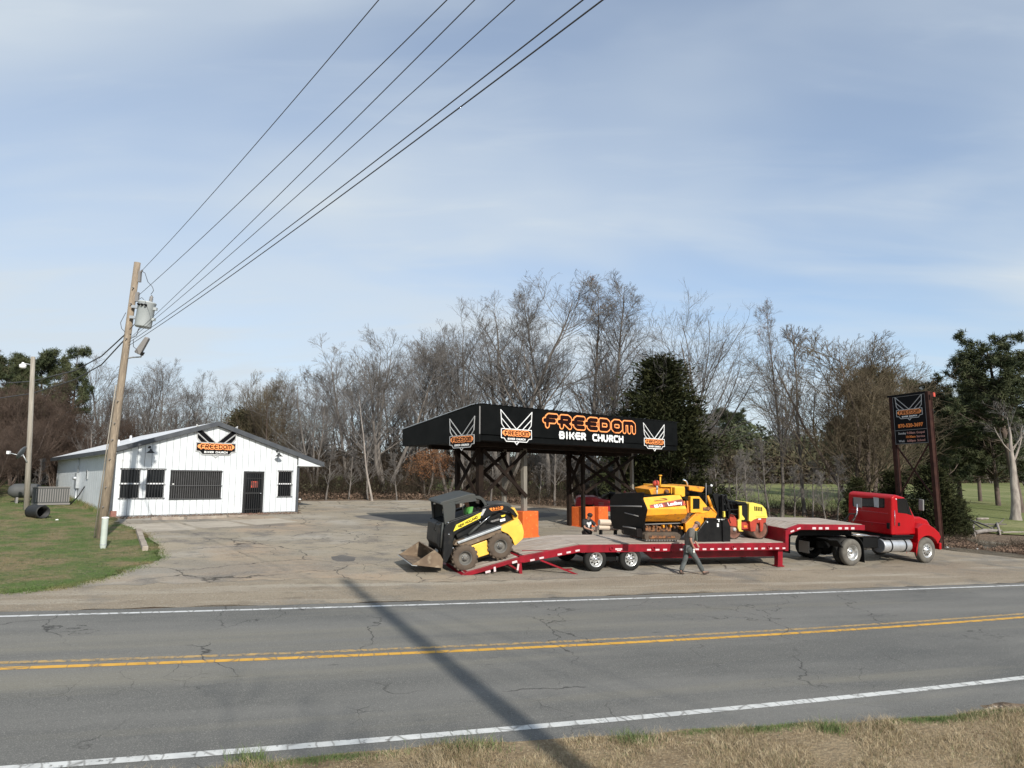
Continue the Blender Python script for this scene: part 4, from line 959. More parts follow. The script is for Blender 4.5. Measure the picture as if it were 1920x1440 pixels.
# porch step, threshold
m = MB(); m.box(5.75, 7.02, -.42, -.01, -.16, .01); m.build('doorstep', 'brick', bt, .01)
def window(x0, x1, z0, z1, sash=True, n=7):
    w_ = MB(); t_ = .055
    w_.box(x0, x1, .012, .05, z0, z0 + t_).box(x0, x1, .012, .05, z1 - t_, z1).box(x0, x0 + t_, .012, .05, z0 + t_, z1 - t_).box(x1 - t_, x1, .012, .05, z0 + t_, z1 - t_)
    if sash: w_.box(x0 + t_, x1 - t_, .014, .045, (z0 + z1) / 2 - .03, (z0 + z1) / 2 + .03)
    o = w_.build('window', 'white_frame', bt)
    m = MB(); m.box(x0 + t_, x1 - t_, .020, .028, z0 + t_, z1 - t_); m.build('pane', 'glass_dark' if sash else 'shade_board', o)
    b_ = MB(); r = .011; zb0, zb1 = z0 + .01, z1 - .01
    for k in range(n): q = x0 + .05 + (x1 - x0 - .1) * k / (n - 1); b_.box(q - r, q + r, -.055, -.033, zb0, zb1)
    for z in (z0 + .02, z1 - .04): b_.box(x0 - .02, x1 + .02, -.075, -.056, z, z + .03)
    if sash: b_.box(x0 - .02, x1 + .02, -.075, -.056, (z0 + z1) / 2 - .05, (z0 + z1) / 2 - .03)
    b_.build('window_bars', 'black_bars', o)
    return o
window(.22, 1.10, .79, 2.20); window(1.30, 2.16, .79, 2.20); window(7.63, 8.45, .79, 2.19, n=7)
m = MB(); m.box(1.115, 1.285, -.075, -.055, .80, .83).box(1.115, 1.285, -.075, -.055, 2.15, 2.18); m.build('bar_link', 'black_bars', bt)
o = MB(); t_ = .05
o.box(2.38, 4.78, .0, .05, .74, .79).box(2.38, 4.78, .0, .05, 2.09, 2.14).box(2.38, 2.43, .0, .05, .79, 2.09).box(4.73, 4.78, .0, .05, .79, 2.09); o = o.build('display_window', 'black_bars', bt)
m = MB(); m.box(2.43, 4.73, .018, .028, .79, 2.09); m.build('pane', 'shade_board', o)
m = MB()
for k in range(23): q = 2.47 + 2.22 * k / 22; m.box(q - .011, q + .011, -.05, -.03, .77, 2.11)
m.box(2.36, 4.80, -.07, -.051, 1.38, 1.41).box(2.36, 4.80, -.07, -.051, .76, .79).box(2.36, 4.80, -.07, -.051, 2.08, 2.11); m.build('window_bars', 'bar_grey', o)
m = MB(); m.box(2.47, 2.58, .012, .0175, 1.45, 1.50); m.build('sticker', 'sign_white', o)
d = MB(); d.box(5.86, 5.96, -.02, .06, .0, 2.12).box(6.82, 6.92, -.02, .06, .0, 2.12).box(5.96, 6.82, -.02, .06, 2.02, 2.12); d = d.build('door', 'black_bars', bt)
m = MB(); m.box(5.96, 6.82, .022, .029, .0, 2.02); m.build('door_panel', 'glass_dark', d)
m = MB(); m.box(6.27, 6.62, .016, .0215, 1.30, 1.62); m.build('notice', 'label_red', d)
m = MB()
for k in range(8): q = 6.0 + .78 * k / 7; m.box(q - .012, q + .012, -.012, .01, .04, 2.0)
m.box(5.96, 6.82, -.02, -.013, .98, 1.06).box(5.96, 6.82, -.02, -.013, .2, .23).box(5.96, 6.82, -.02, -.013, 1.75, 1.78); m.build('door_bars', 'black_bars', d)
m = MB(); m.ball((6.76, -.05, 1.0), .035); m.build('door_handle', 'chrome', d)
for lx, lab in ((1.37, 'left'), (7.53, 'right')):
    f = BF.sub(lx, 0, 2.95)
    lt = thing('wall_lamp', f, 'black barn lamp on the white facade above the paired windows' if lab == 'left' else 'black barn lamp on the white facade above the single right window', 'lamp', 'barn lamps on the white facade')
    m = MB(); m.tube([(0, 0, .22), (0, -.12, .27), (0, -.26, .24), (0, -.30, .12)], .014, 6); m.build('arm', 'black_bars', lt)
    m = MB(); m.lathe((0, -.012, .22), [(.0, -.02), (.05, -.02), (.05, .012), (0, .012)], 12, 'y'); m.build('wall_plate', 'black_bars', lt)
    m = MB(); m.lathe((0, -.30, 0), [(.03, .14), (.05, .10), (.06, .06), (.19, -.05), (.185, -.055), (.05, .05), (.02, .09)], 20, 'z'); m.build('shade', 'black_bars', lt)
    m = MB(); m.ball((0, -.30, -.005), .045, 8); m.build('bulb', 'sign_white', lt)
ef = BF.sub(4.41, 0, 2.77)
es = thing('wall_emblem', ef, 'winged orange and black badge sign under the gable of the white building', 'sign')
emblem(es, (0, -.025, 0), (1, 0, 0), (0, 0, 1), (0, -1, 0), 1.98, True, 'sign_silver')
m = MB(); m.box(-.7, .7, -.024, .003, .40, .46); m.build('mounting_rail', 'black_bars', es)
# meter, conduit, vent on the side wall (left wall plane x = 0)
mf = BF.sub(0, 7.4, 0)
mt_ = thing('electric_meter', mf, 'grey electric meter box with conduit on the left side wall of the white building', 'meter box')
m = MB(); m.box(-.16, -.002, -.22, .22, 1.25, 2.05); m.build('meter_cabinet', 'grey_metal', mt_, .01)
m = MB(); m.lathe((-.16, .0, 1.78), [(0, -.12), (.085, -.12), (.10, -.02), (.10, .0)], 14, 'x'); m.build('meter_dial', 'galv', mt_)
m = MB(); m.tube([(-.07, .08, 1.25), (-.07, .08, -.3)], .035, 8).tube([(-.07, -.1, 1.25), (-.07, -.1, -.3)], .025, 8).tube([(-.07, 0, 2.05), (-.07, 0, 2.9)], .03, 8); m.build('conduit', 'galv', mt_)
vf = BF.sub(0, 5.4, 0)
vt_ = thing('wall_vent', vf, 'narrow dark louvred vent near the front of the white side wall', 'vent')
m = MB(); m.box(-.05, -.002, -.11, .11, 1.72, 2.18); m.build('vent_frame', 'grey_metal', vt_)
m = MB()
for k in range(6): m.box(-.062, -.05, -.09, .09, 1.75 + k * .07, 1.79 + k * .07)
m.build('louvre', 'trim_dark', vt_)
# air conditioner, kerb stones, culvert pipe, marker post, debris
a = G(72, 950); f = Frame(-22.9, 35.8, 41.7, False)
ac = thing('air_conditioner', f, 'grey louvred air conditioner unit on the grass behind the small lamp pole', 'air conditioner')
m = MB(); m.box(-.75, .75, 0, .75, .12, .88); m.build('casing', 'louvre_dark', ac, .02)
m = MB()
for k in range(15): m.box(-.70 + k * .1, -.66 + k * .1, -.015, -.002, .18, .82)
m.build('louvre', 'lamp_grey', ac)
m = MB(); m.box(-.78, .78, -.03, .78, .885, .93).box(-.78, .78, -.03, .78, .04, .12); m.build('lid', 'lamp_grey', ac)
m = MB(); m.tube([(.8, .1, 0), (1.1, -.1, .45), (1.35, -.15, .95)], .03, 6); m.build('bent_pipe', 'pipe_black', ac)
p = G(60, 951)
tk = thing('propane_tank', here(-24.6, 36.3, None, .7), 'rounded grey tank partly hidden by the small lamp pole', 'tank')
m = MB(); m.lathe((0, 0, .62), [(0, -.75), (.2, -.70), (.34, -.5), (.36, -.35), (.36, .35), (.34, .5), (.2, .7), (0, .75)], 18, 'x'); m.build('tank_shell', 'louvre_dark', tk)
m = MB(); m.box(-.4, -.3, -.25, .25, 0, .3).box(.3, .4, -.25, .25, 0, .3); m.build('tank_foot', 'lamp_grey', tk)
p = G(78, 973); cp = thing('culvert_pipe', here(p.x, p.y, None, 1.0), 'short black plastic culvert pipe lying open-ended on the grass', 'pipe')
m = MB(); pr = []
for k in range(10): pr.append((.27 + (.025 if k % 2 else 0), -.1 + k * .11))
pr += [(.03, .90), (.23, .88), (.23, -.1), (.27, -.1)]
m.lathe((0, 0, .29), pr, 28, 'y'); m.build('pipe_shell', 'pipe_black', cp)
p = G(193, 1029); mp_ = thing('marker_post', here(p.x, p.y), 'pale green capped plastic post standing in the grass in front of the leaning pole', 'marker post')
m = MB(); m.lathe((0, 0, 0), [(.07, -.1), (.09, .06), (.10, .10), (.10, .98)], 18, 'z'); m.build('post', 'marker_green', mp_)
m = MB(); m.lathe((0, 0, .98), [(.10, 0), (.112, .005), (.112, .04), (.08, .055), (0, .06)], 18, 'z'); m.build('cap', 'sign_white', mp_)
m = MB(); m.lathe((0, 0, .12), [(.101, 0), (.107, .01), (.101, .03)], 18, 'z'); m.build('collar', 'grey_metal', mp_)
def kerb(u0, v0, u1, v1, h, lab):
    a, b = G(u0, v0), G(u1, v1); L = (b - a).length; rz = math.atan2((b - a).y, (b - a).x)
    t = thing('kerb_stone', here(a.x, a.y, None, rz) @ Matrix.Rotation(-math.asin((b.z - a.z) / L), 4, 'Y'), lab, 'kerb stone', 'old kerb stones of the lot'); m = MB(); n = max(3, int(L / .25)); pr = []
    for k in range(n + 1): pr.append((L * k / n, h + random.uniform(-.025, .015)))
    m.prism([(0, -.1)] + pr + [(L, -.1)], -.09, .09); m.build('kerb_block', 'concrete_old', t, .02); return t
kerb(259, 998, 272, 1034, .16, 'broken kerb stone standing at the tip of the lawn')
kerb(283, 975, 345, 974, .13, 'old kerb block lying below the paired windows of the building')
kerb(350, 974, 424, 971, .13, 'old kerb block lying below the wide barred window')
kerb(428, 970, 462, 968.5, .11, 'short kerb block lying just left of the building doorstep')
for (u, v, s, lab) in [(107, 976, .07, 'scrap of white litter on the lawn by the black culvert pipe'), (562, 938, .12, 'white bag of litter at the back of the lot beside the building corner'), (1776, 1027, .06, 'scrap of white litter at the foot of the right sign leg'), (1832, 1030, .07, 'scrap of white litter among leaves right of the sign')]:
    p = G(u, v); m = MB(); m.ball((0, 0, s * .4), s, 7, (1.2, .8, .5)); o = m.build('litter', 'litter_white'); o.matrix_world = here(p.x, p.y, None, random.random() * 3); tag(o, lab, 'litter')
# dark eave guard and threshold litter: rubble along the wall foot
def rubble(n, rg):
    t = rg.random(n) * 8.6; q = rg.random(n) * .9; return np.array([[BF.w(t[i], -.08 - q[i], 0).x, BF.w(t[i], -.08 - q[i], 0).y] for i in range(n)])
scatter_leaves('wall_foot_debris', 2600, rubble, .035, 'leaf_litter', rgb, .02)

# ------------------------------------------------------------ utility pole with transformer, street light and wires
pb = Vector((-14.80, 26.05, 2.07)); ptop = Vector((-13.98, 25.6, 12.2))
pole = thing('utility_pole', Matrix.Translation(pb), 'leaning brown wooden utility pole in front of the white building', 'utility pole')
def pl(z): t = (z - pb.z) / (ptop.z - pb.z); return pb.lerp(ptop, t)
m = MB(); m.tube([pb - pb + Vector((-.02, 0, -.4)), (pl(5) - pb), (pl(8.5) - pb), (ptop - pb)], [.165, .145, .125, .112], 16); m.build('shaft', 'wood_pole', pole)
m = MB(); m.tube([pl(2.1) - pb + Vector((-.22, -.02, 0)), pl(5.5) - pb + Vector((-.195, -.02, 0)), pl(7.6) - pb + Vector((-.175, -.02, 0))], .022, 6); m.build('ground_wire_guard', 'wood_pole_grey', pole)
m = MB()
for z in (3.2, 3.9, 4.9, 5.6, 6.2, 7.0, 9.3, 10.6, 11.2):
    q = pl(z) - pb; m.tube([q + Vector((.05, -.10, 0)), q + Vector((.06, -.24, .0))], .02, 6)
m.build('bolt', 'lamp_grey', pole)
m = MB(); q = ptop - pb; m.box(q.x + .09, q.x + .17, q.y - .06, q.y + .06, q.z - .75, q.z - .35); m.tube([q + Vector((.13, 0, -.4)), q + Vector((.22, -.02, -.3))], .035, 8); m.build('insulator_bracket', 'lamp_grey', pole)
q0 = pl(at(272, 555, 25.8).z) - pb; m = MB(); m.box(q0.x + .1, q0.x + .22, q0.y - .05, q0.y + .05, q0.z - .25, q0.z + .1); m.build('insulator_bracket', 'lamp_grey', pole)
tf = at(272, 590, 25.55)
tr = thing('transformer', Matrix.Translation((tf.x, tf.y, tf.z)), 'grey cylindrical transformer hung high on the leaning wooden pole', 'transformer')
lnx = Matrix.Rotation(R_(6), 4, 'Y')
m = MB(); m.lathe((0, 0, 0), [(0, -.48), (.26, -.48), (.285, -.44), (.30, .40), (.32, .42), (.32, .46), (.30, .47), (0, .52)], 24, 'z'); o = m.build('tank', 'trans_grey', tr); o.matrix_local = lnx
m = MB(); m.lathe((.12, 0, .47), [(.05, 0), (.075, .04), (.05, .08), (.075, .12), (.05, .16), (.07, .2), (.03, .26), (0, .30)], 12, 'z'); o = m.build('bushing', 'lamp_grey', tr); o.matrix_local = lnx
m = MB()
for z in (-.15, .25): m.box(.27, .40, -.06, .06, z - .05, z + .05)
o = m.build('lug', 'trans_grey', tr); o.matrix_local = lnx
m = MB()
for k in range(3): m.lathe((-.12 + k * .13, -.30, .30), [(0, -.10), (.035, -.10), (.045, 0)], 8, 'y')
o = m.build('secondary_bushing', 'rubber', tr); o.matrix_local = lnx
m = MB(); m.box(-.52, -.28, -.08, .08, -.2, -.1).box(-.52, -.28, -.08, .08, .2, .3); o = m.build('hanger', 'galv', tr); o.matrix_local = lnx
hp = at(268, 648, 25.4)
sl = thing('street_light', Matrix.Translation(hp), 'dark grey area light on a short arm below the transformer', 'street light')
Mh = Matrix.Rotation(R_(-62), 4, 'Y') @ Matrix.Rotation(R_(18), 4, 'X')
m = MB(); m.prism(round_poly([(-.34, -.10), (.34, -.07), (.34, .07), (-.34, .12)], .05), -.15, .15); o = m.build('lamp_housing', 'lamp_grey', sl, .02); o.matrix_local = Mh
m = MB(); m.box(-.335, -.20, -.13, .13, -.16, -.10); o = m.build('lens', 'glass_dark', sl); o.matrix_local = Mh
ar = pl(hp.z - .42) - hp
m = MB(); m.tube([ar, ar + Vector((.3, 0, .05)), Vector((-.05, 0, -.42)), Vector((.0, 0, -.28))], .028, 8); m.build('arm', 'galv', sl)
# service wires and line
wires = []
def wire(P, r, label, cat='wire', mt='wire', grp='overhead wires'):
    m = MB(); m.tube(P, r, 5, caps=False); o = m.build('overhead_wire', mt); tag(o, label, cat, grp); return o
def span(S, uv, zdrop, t0, sag, r, label, mt='wire', n=40):
    """from the pole over the road to the next pole behind the viewpoint"""
    u, v = uv; d = ray(u, v); C = None; zt_ = S.z - zdrop; t = (zt_ - CAM_H) / d.z; C = Vector((t * d.x, t * d.y, zt_))
    dn = lambda q: Vector((0, 0, -sag * 4 * q * (1 - q)))
    E_ = S + (C - dn(t0) - S) / t0
    P = [S.lerp(E_, k / n) + dn(k / n) for k in range(n + 1)]
    wire(P, r, label, mt=mt, grp='line wires crossing above the road'); return E_
ends = []
S1 = ptop + Vector((.2, -.02, -.32)); ends.append(span(S1, (710, 0), .1, .45, .55, .009, 'topmost line wire, tied at the very top of the leaning pole'))
S2 = pl(at(272, 556, 25.8).z) + Vector((.2, 0, 0)); ends.append(span(S2, (838, 0), .1, .45, .5, .009, 'second line wire from the top, passing just above the transformer'))
zc = at(288, 638, 25.7).z; S3 = pl(zc) + Vector((.15, -.1, 0))
ends.append(span(S3 + Vector((0, 0, .05)), (890, 0), 0, .45, .35, .007, 'third line wire from the left, thin, leaving below the transformer', 'wire'))
ends.append(span(S3 + Vector((0, 0, 0)), (965, 0), 0, .45, .45, .007, 'fourth line wire from the left, thin, leaving below the transformer', 'wire'))
ends.append(span(S3 + Vector((-.02, 0, -.1)), (1093, 0), 0, .45, .6, .009, 'fifth line wire, upper one of the thick close pair', 'wire'))
ends.append(span(S3 + Vector((-.02, 0, -.22)), (1130, 0), -.1, .45, .6, .010, 'lowest line wire, under one of the thick close pair', 'wire'))
# pole behind the viewpoint that carries them (casts no visible shadow into the picture)
e = sum(ends, Vector()) / len(ends)
p2 = thing('utility_pole', here(e.x + .3, e.y - .3), 'wooden utility pole behind the viewpoint that carries the line wires', 'utility pole')
m = MB(); m.tube([(0, 0, -.3), (0, 0, max(q.z for q in ends) - zg(e.x, e.y) + .5)], [.2, .14], 14); m.build('shaft', 'wood_pole', p2)
# service drop to the left, out of the picture, and jumper loops
for k, (v0, pts, lab) in enumerate([(610, [(240, 622), (190, 668), (140, 695), (60, 715), (-40, 722)], 'upper black service cable sagging left from the leaning pole'), (618, [(238, 632), (190, 684), (140, 712), (60, 738), (-40, 752)], 'lower black service cable sagging left from the leaning pole')]):
    P = [pl(at(245, v0, 25.8).z)] + [at(u, v, 26 + (240 - u) * .06) for u, v in pts]
    wire(P, .026, lab, 'cable', grp='service cables left of the pole')
m = MB(); q = lambda u, v, y=25.45: at(u, v, y) - pb
m.tube([q(264, 507), q(272, 512), q(277, 528), q(286, 538), q(288, 545), q(283, 552)], .011, 5)
m.tube([q(262, 560), q(266, 558), q(270, 562)], .011, 5); m.tube([q(268, 590), q(262, 602), q(252, 608), q(243, 618)], .014, 5); m.tube([q(270, 590), q(266, 610), q(258, 620)], .012, 5)
m.tube([q(236, 586), q(226, 605), q(228, 616), q(234, 622)], .012, 5); m.tube([q(260, 616), q(256, 630), q(246, 634)], .012, 5); m.tube([q(250, 636), q(250, 650), q(256, 655), q(262, 652)], .012, 5)
m.build('jumper_wires', 'wire', pole)
# small lamp pole with dish
lb = Vector((-22.47, 33.37, 2.81))
lp = thing('lamp_pole', Matrix.Translation(lb), 'thin weathered grey wooden pole with a small lamp at the left edge', 'lamp pole')
lt_ = at(62, 669, 33.2) - lb
m = MB(); m.tube([(0, 0, -.3), tuple(lt_ * .5), tuple(lt_)], [.13, .11, .095], 14); m.build('shaft', 'wood_pole_grey', lp)
h0 = at(60, 688, 33.2) - lb; h1 = at(43, 683, 33.0) - lb
m = MB(); m.tube([h0, h0 + Vector((-.12, -.02, .12)), h1 + Vector((.1, 0, .03)), h1 + Vector((0, 0, 0))], .022, 8); m.build('arm', 'galv', lp)
m = MB(); m.lathe(tuple(h1), [(0, .10), (.05, .09), (.06, .02), (.15, -.02), (.14, -.15), (.10, -.19), (0, -.2)], 16, 'z'); m.build('lamp_head', 'sign_white', lp)
dp = at(43, 850, 33.0)
ds = thing('satellite_dish', Matrix.Translation(dp), 'small grey satellite dish on an arm low on the thin lamp pole', 'satellite dish')
m = MB(); Mr = Matrix.Rotation(R_(15), 3, 'Z') @ Matrix.Rotation(R_(-62), 3, 'Y')
pts = MB(); pts.lathe((0, 0, 0), [(0, 0), (.14, .012), (.26, .045), (.33, .075), (.32, .085), (.25, .055), (.13, .02), (0, .008)], 22, 'z'); pts.v = [tuple(Mr @ Vector(p)) for p in pts.v]; pts.build('dish', 'dish_grey', ds)
m = MB(); m.tube([(.0, 0, -.05), (.12, .1, -.35), (lb + lt_ * .30 - dp)], .025, 6); m.tube([(0, 0, -.12), (-.3, -.1, -.05), (-.52, -.18, .02)], .02, 6); m.build('arm', 'galv', ds)
m = MB(); m.box(-.60, -.48, -.24, -.12, -.04, .10); m.build('feed_horn', 'sign_white', ds)

# ------------------------------------------------------------ canopy
CF = Frame(-1.31, 28.5, 41.66, False, Z=0.0)                        # corner of the roof, heights are absolute
CW, CD = 13.37, 5.54; ZT, ZFB, ZLB, ZBT, ZBB = 7.226, 6.01, 5.70, 6.51, 5.73
cn = thing('fuel_canopy', CF.sub(CW / 2, CD / 2, zg(*CF.w(CW / 2, CD / 2, 0)[:2])), 'black flat-topped canopy on braced timber posts with orange lettering', 'canopy')
co_ = Vector(cn.matrix_world.translation); off = Vector((-CW / 2, -CD / 2, -co_.z))
class OM(MB):                                   # mesh written in canopy corner coordinates, stored relative to the canopy's base
    def build(s, *a, **k): s.v = [(p[0] + off.x, p[1] + off.y, p[2] + off.z) for p in s.v]; return super().build(*a, **k)
m = OM(); m.prism([(0.03, ZT - .03), (0.03, ZLB + .06), (CD, ZBB), (CD, ZBT - .03)], .03, CW, 'x'); m.build('canopy_body', 'sign_black', cn)
m = OM(); m.box(.0, CW, -.035, .028, ZFB, ZT); m.build('front_fascia', 'sign_black', cn, .006)
m = OM(); m.prism([(-.03, ZT), (-.03, ZLB), (CD + .02, ZBB), (CD + .02, ZBT)], -.03, .028, 'x'); m.build('side_fascia', 'canopy_side', cn)
m = OM(); m.prism([(-.02, ZLB + .1), (2.35, ZLB + .01), (CD + .01, ZBB + .02), (CD + .01, ZBT - .02), (2.35, ZT - .38)], -.036, -.031, 'x'); m.build('fascia_panel', 'canopy_side', cn)
m = OM(); m.box(-.045, .01, -.045, -.0355, ZFB, ZT - .1); m.build('corner_trim', 'lamp_grey', cn)
m = OM(); m.box(.9, .915, -.038, -.0355, ZFB + .1, ZT - .06).box(CW - 1.25, CW - 1.235, -.038, -.0355, ZFB + .1, ZT - .06); m.build('panel_seam', 'sign_dark', cn)
m = OM(); x = .1
while x < CW: m.prism([(x, ZT + .0), (x + .10, ZT + .045), (x + .2, ZT + .0)], -.06, .4); x += .30
m.prism([(x, ZT) for x in (0,)] + [(CW, ZT), (CW, ZT + .012), (0, ZT + .012)], -.06, .4); m.build('roof_edge', 'canopy_side', cn)
m = OM(); m.prism([(.4, ZT + .005), (.4, ZT + .03), (CD + .05, ZBT + .03), (CD + .05, ZBT)], -.04, CW + .03, 'x'); m.build('roof_sheet', 'galv', cn)
m = OM(); m.box(.6, CW - .9, .9, 1.15, ZLB - .12, ZLB + .1); m.build('beam', 'post_dark', cn); m = OM(); m.box(.6, CW - .9, CD - 1.4, CD - 1.15, ZLB - .12, ZLB + .1); m.build('beam', 'post_dark', cn)
emo = cn
def cpt(x, y, z): return Vector((x + off.x, y + off.y, z + off.z))
def front_x(u, v): return CF.side(u, v, -.036)
def sx(u, v): p = CF.side(u, v, -.036); return p
ec = [((938.5, 768), (997, 773), (968, 813.5)), ((1206, 793), (1245, 797), (1227, 830))]
for a_, b_, c_ in ec:
    xa, za = sx(*a_); xb, zb = sx(*b_); xc, zc_ = sx(*c_); W = xb - xa
    emblem(cn, cpt((xa + xb) / 2, -.036, za - .8 * W), (1, 0, 0), (0, 0, 1), (0, -1, 0), W)
# left face badge (plane x = -0.036, running back along y)
def fy(u, v): return CF.front(u, v, -.036)
ya, za = fy(843.5, 786.5); yb, zb = fy(890.5, 779.5); W = ya - yb
emblem(cn, cpt(-.037, (ya + yb) / 2, (za + zb) / 2 - .8 * W), (0, -1, 0), (0, 0, 1), (-1, 0, 0), W, tone='sign_silver')
xa, z1 = sx(1017, 775); xb, z2 = sx(1192, 790); _, z3 = sx(1025, 800); _, z4 = sx(1190, 815.5)
wx, wc, hc = xb - xa, (xa + xb) / 2, ((z1 + z2) / 2 - (z3 + z4) / 2)
zc2 = (z1 + z2 + z3 + z4) / 4
Wd = word('FREEDOM', wx - .28, hc - .20)
mo = MB(); strokes_into(mo, Wd, .148, cpt(wc, -.036, zc2), (1, 0, 0), (0, 0, 1), (0, -1, 0), 0, .012); mo.build('name_lettering_outline', 'sign_orange', cn)
mo = MB(); strokes_into(mo, Wd, .088, cpt(wc, -.036, zc2), (1, 0, 0), (0, 0, 1), (0, -1, 0), .012, .022); mo.build('name_lettering', 'sign_maroon', cn)
for txt, ua, ub, vt, vb in (('BIKER', 1048, 1098, 811, 819.5), ('CHURCH', 1110, 1168.5, 815.5, 824.5)):
    xa, z1 = sx(ua, vt - .3); xb, z2 = sx(ub, vb + .2); _, z5 = sx(ub, vt + 3); _, z6 = sx(ua, vb - 1)
    Wd = word(txt, xb - xa - .06, .27); mo = MB(); strokes_into(mo, Wd, .046, cpt((xa + xb) / 2, -.036, (z1 + z6) / 2 - .02), (1, 0, 0), (0, 0, 1), (0, -1, 0), 0, .012); mo.build('word_lettering', 'sign_white', cn)
# timber towers: posts found from where they meet the ground rows
def post_at(u, back):
    lo, hi = 0.0, 14.0
    for _ in range(40):
        md = (lo + hi) / 2; p = CF.w(md, back, 0); fw = p.y * cth + (4 - CAM_H) * sth
        if 960 + F_PX * p.x / (p.y * cth) < u: lo = md
        else: hi = md
    return lo
def base_z(x, y): p = CF.w(x, y, 0); return zg(p.x, p.y)
def tower(us, backs, mats, r):
    PP = [(post_at(u, b), b) for u, b in zip(us, backs)]; zt_ = ZLB - .1
    for (x, y), mtl, rr in zip(PP, mats, r):
        m = OM(); bar(m, (x, y, base_z(x, y) - .1), (x, y, zt_ - .15 if False else zt_ + .1), rr); m.build('post', mtl, cn, .01)
    def brace(i, j, mtl, o_=.0, zb=None):
        (xa, ya), (xb, yb) = PP[i], PP[j]; d = Vector((xb - xa, yb - ya, 0)).normalized(); n_ = Vector((d.y, -d.x, 0)) * (.13 + o_)
        z0 = max(base_z(xa, ya), base_z(xb, yb)) + 1.75; z1 = zt_ - .12
        m = OM(); bar(m, Vector((xa, ya, z0)) + n_, Vector((xb, yb, z1)) + n_, .05, .15); m.build('brace', mtl[0], cn)
        m = OM(); bar(m, Vector((xa, ya, z1)) + n_ * 1.5, Vector((xb, yb, z0)) + n_ * 1.5, .05, .15); m.build('brace', mtl[1], cn)
    st_, gr_ = 'post_dark', 'post_timber'
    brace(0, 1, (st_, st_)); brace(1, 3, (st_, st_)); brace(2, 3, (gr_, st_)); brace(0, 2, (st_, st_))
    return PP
T1 = tower((857.5, 899, 945.5, 982.5), (3.15, 1.7, 3.1, 1.7), ('post_dark', 'post_dark', 'post_timber', 'post_timber'), (.18, .24, .17, .21))
T2 = tower((1067, 1093, 1158.5, 1185), (3.9, 3.0, 3.9, 3.0), ('post_dark', 'post_dark', 'post_timber', 'post_timber'), (.2, .17, .22, .16))
zb = ZLB - .25
for PP in (T1, T2):
    for i, j in ((0, 2), (1, 3)): m = OM(); bar(m, (PP[i][0] - .4, PP[i][1], zb + .2), (PP[j][0] + .4, PP[j][1], zb + .2), .12, .22); m.build('cross_beam', 'post_dark', cn)
def block(x, y, sx_, sy_, h, lab):
    p = CF.w(x, y, 0); f = Frame(p.x, p.y, 41.66, False); t = thing('orange_block', f, lab, 'concrete block', 'orange blocks around the canopy posts')
    m = MB(); m.box(-sx_ / 2, sx_ / 2, -sy_ / 2, sy_ / 2, -.12, h); m.build('block_body', 'block_orange', t, .03)
    m = MB(); m.box(-sx_ / 2 - .03, sx_ / 2 + .03, -sy_ / 2 - .03, sy_ / 2 + .03, -.13, .04); m.build('block_foot', 'block_orange', t, .01); return t
x, y = T1[3]; block(x - .05, y - .1, .95, .8, 1.12, 'large orange painted block at the nearest canopy post, behind the loader')
block(T2[0][0] + .55, T2[0][1] - .35, .95, 1.0, 1.0, 'orange painted block, left one of the adjoining pair under the far canopy posts')
block(T2[0][0] + 1.6, T2[0][1] - .55, .75, .8, 1.0, 'orange painted block, right one of the adjoining pair, behind the man in black')
block(T2[2][0] - .15, T2[2][1] - 1.2, .55, .5, .95, 'narrow orange painted block beside the black hopper of the paver')

# ------------------------------------------------------------ pylon sign
sr = Vector((20.75, 35.15)); sl_ = Vector((20.0, 37.1)); dv = sl_ - sr; hd = math.degrees(math.atan2(dv.y, dv.x))
SF = Frame(sr.x, sr.y, hd, False, Z=0.0); SWd = dv.length
zb_ = zg(sr.x, sr.y); sg = thing('pylon_sign', Matrix.Translation((0, 0, zb_)) @ SF.m, 'black roadside sign with a winged badge on two tall brown steel legs', 'sign')
S = lambda z: z - zb_
ztop, zmid, zbot = 8.53, 6.76, 6.05
m = MB(); m.box(-.09, .10, -.10, .10, S(zb_) - .3, S(8.60)); m.box(-.12, .12, -.13, -.101, S(zb_) - .3, S(8.60)); m.build('leg', 'steel_brown', sg, .006)
m = MB(); m.box(SWd - .06, SWd + .12, -.10, .10, -.2, S(8.62)).box(SWd - .08, SWd + .14, -.13, -.101, -.2, S(8.62)); m.build('leg', 'steel_brown', sg, .006)
m = MB(); m.box(.11, SWd - .07, -.07, .07, S(zbot), S(ztop)); m.build('cabinet', 'sign_dark', sg)
m = MB(); m.box(.05, SWd + .2, -.12, .12, S(ztop) + .002, S(ztop) + .09); m.build('cap', 'sign_dark', sg)
m = MB()
for z in (zbot + .02, zmid, ztop - .03): m.box(.13, SWd - .09, .0705, .078, S(z) - .012, S(z) + .012)
m.box(.12, .142, .0705, .078, S(zbot), S(ztop)).box(SWd - .105, SWd - .083, .0705, .078, S(zbot), S(ztop)); m.build('panel_trim', 'wire_pale', sg)
m = MB(); bar(m, (.15, 0, S(3.4)), (SWd - .05, 0, S(zbot) - .05), .03, .08); bar(m, (.15, .04, S(zbot) - .05), (SWd - .05, .04, S(3.4)), .03, .08); m.build('cross_brace', 'steel_brown', sg)
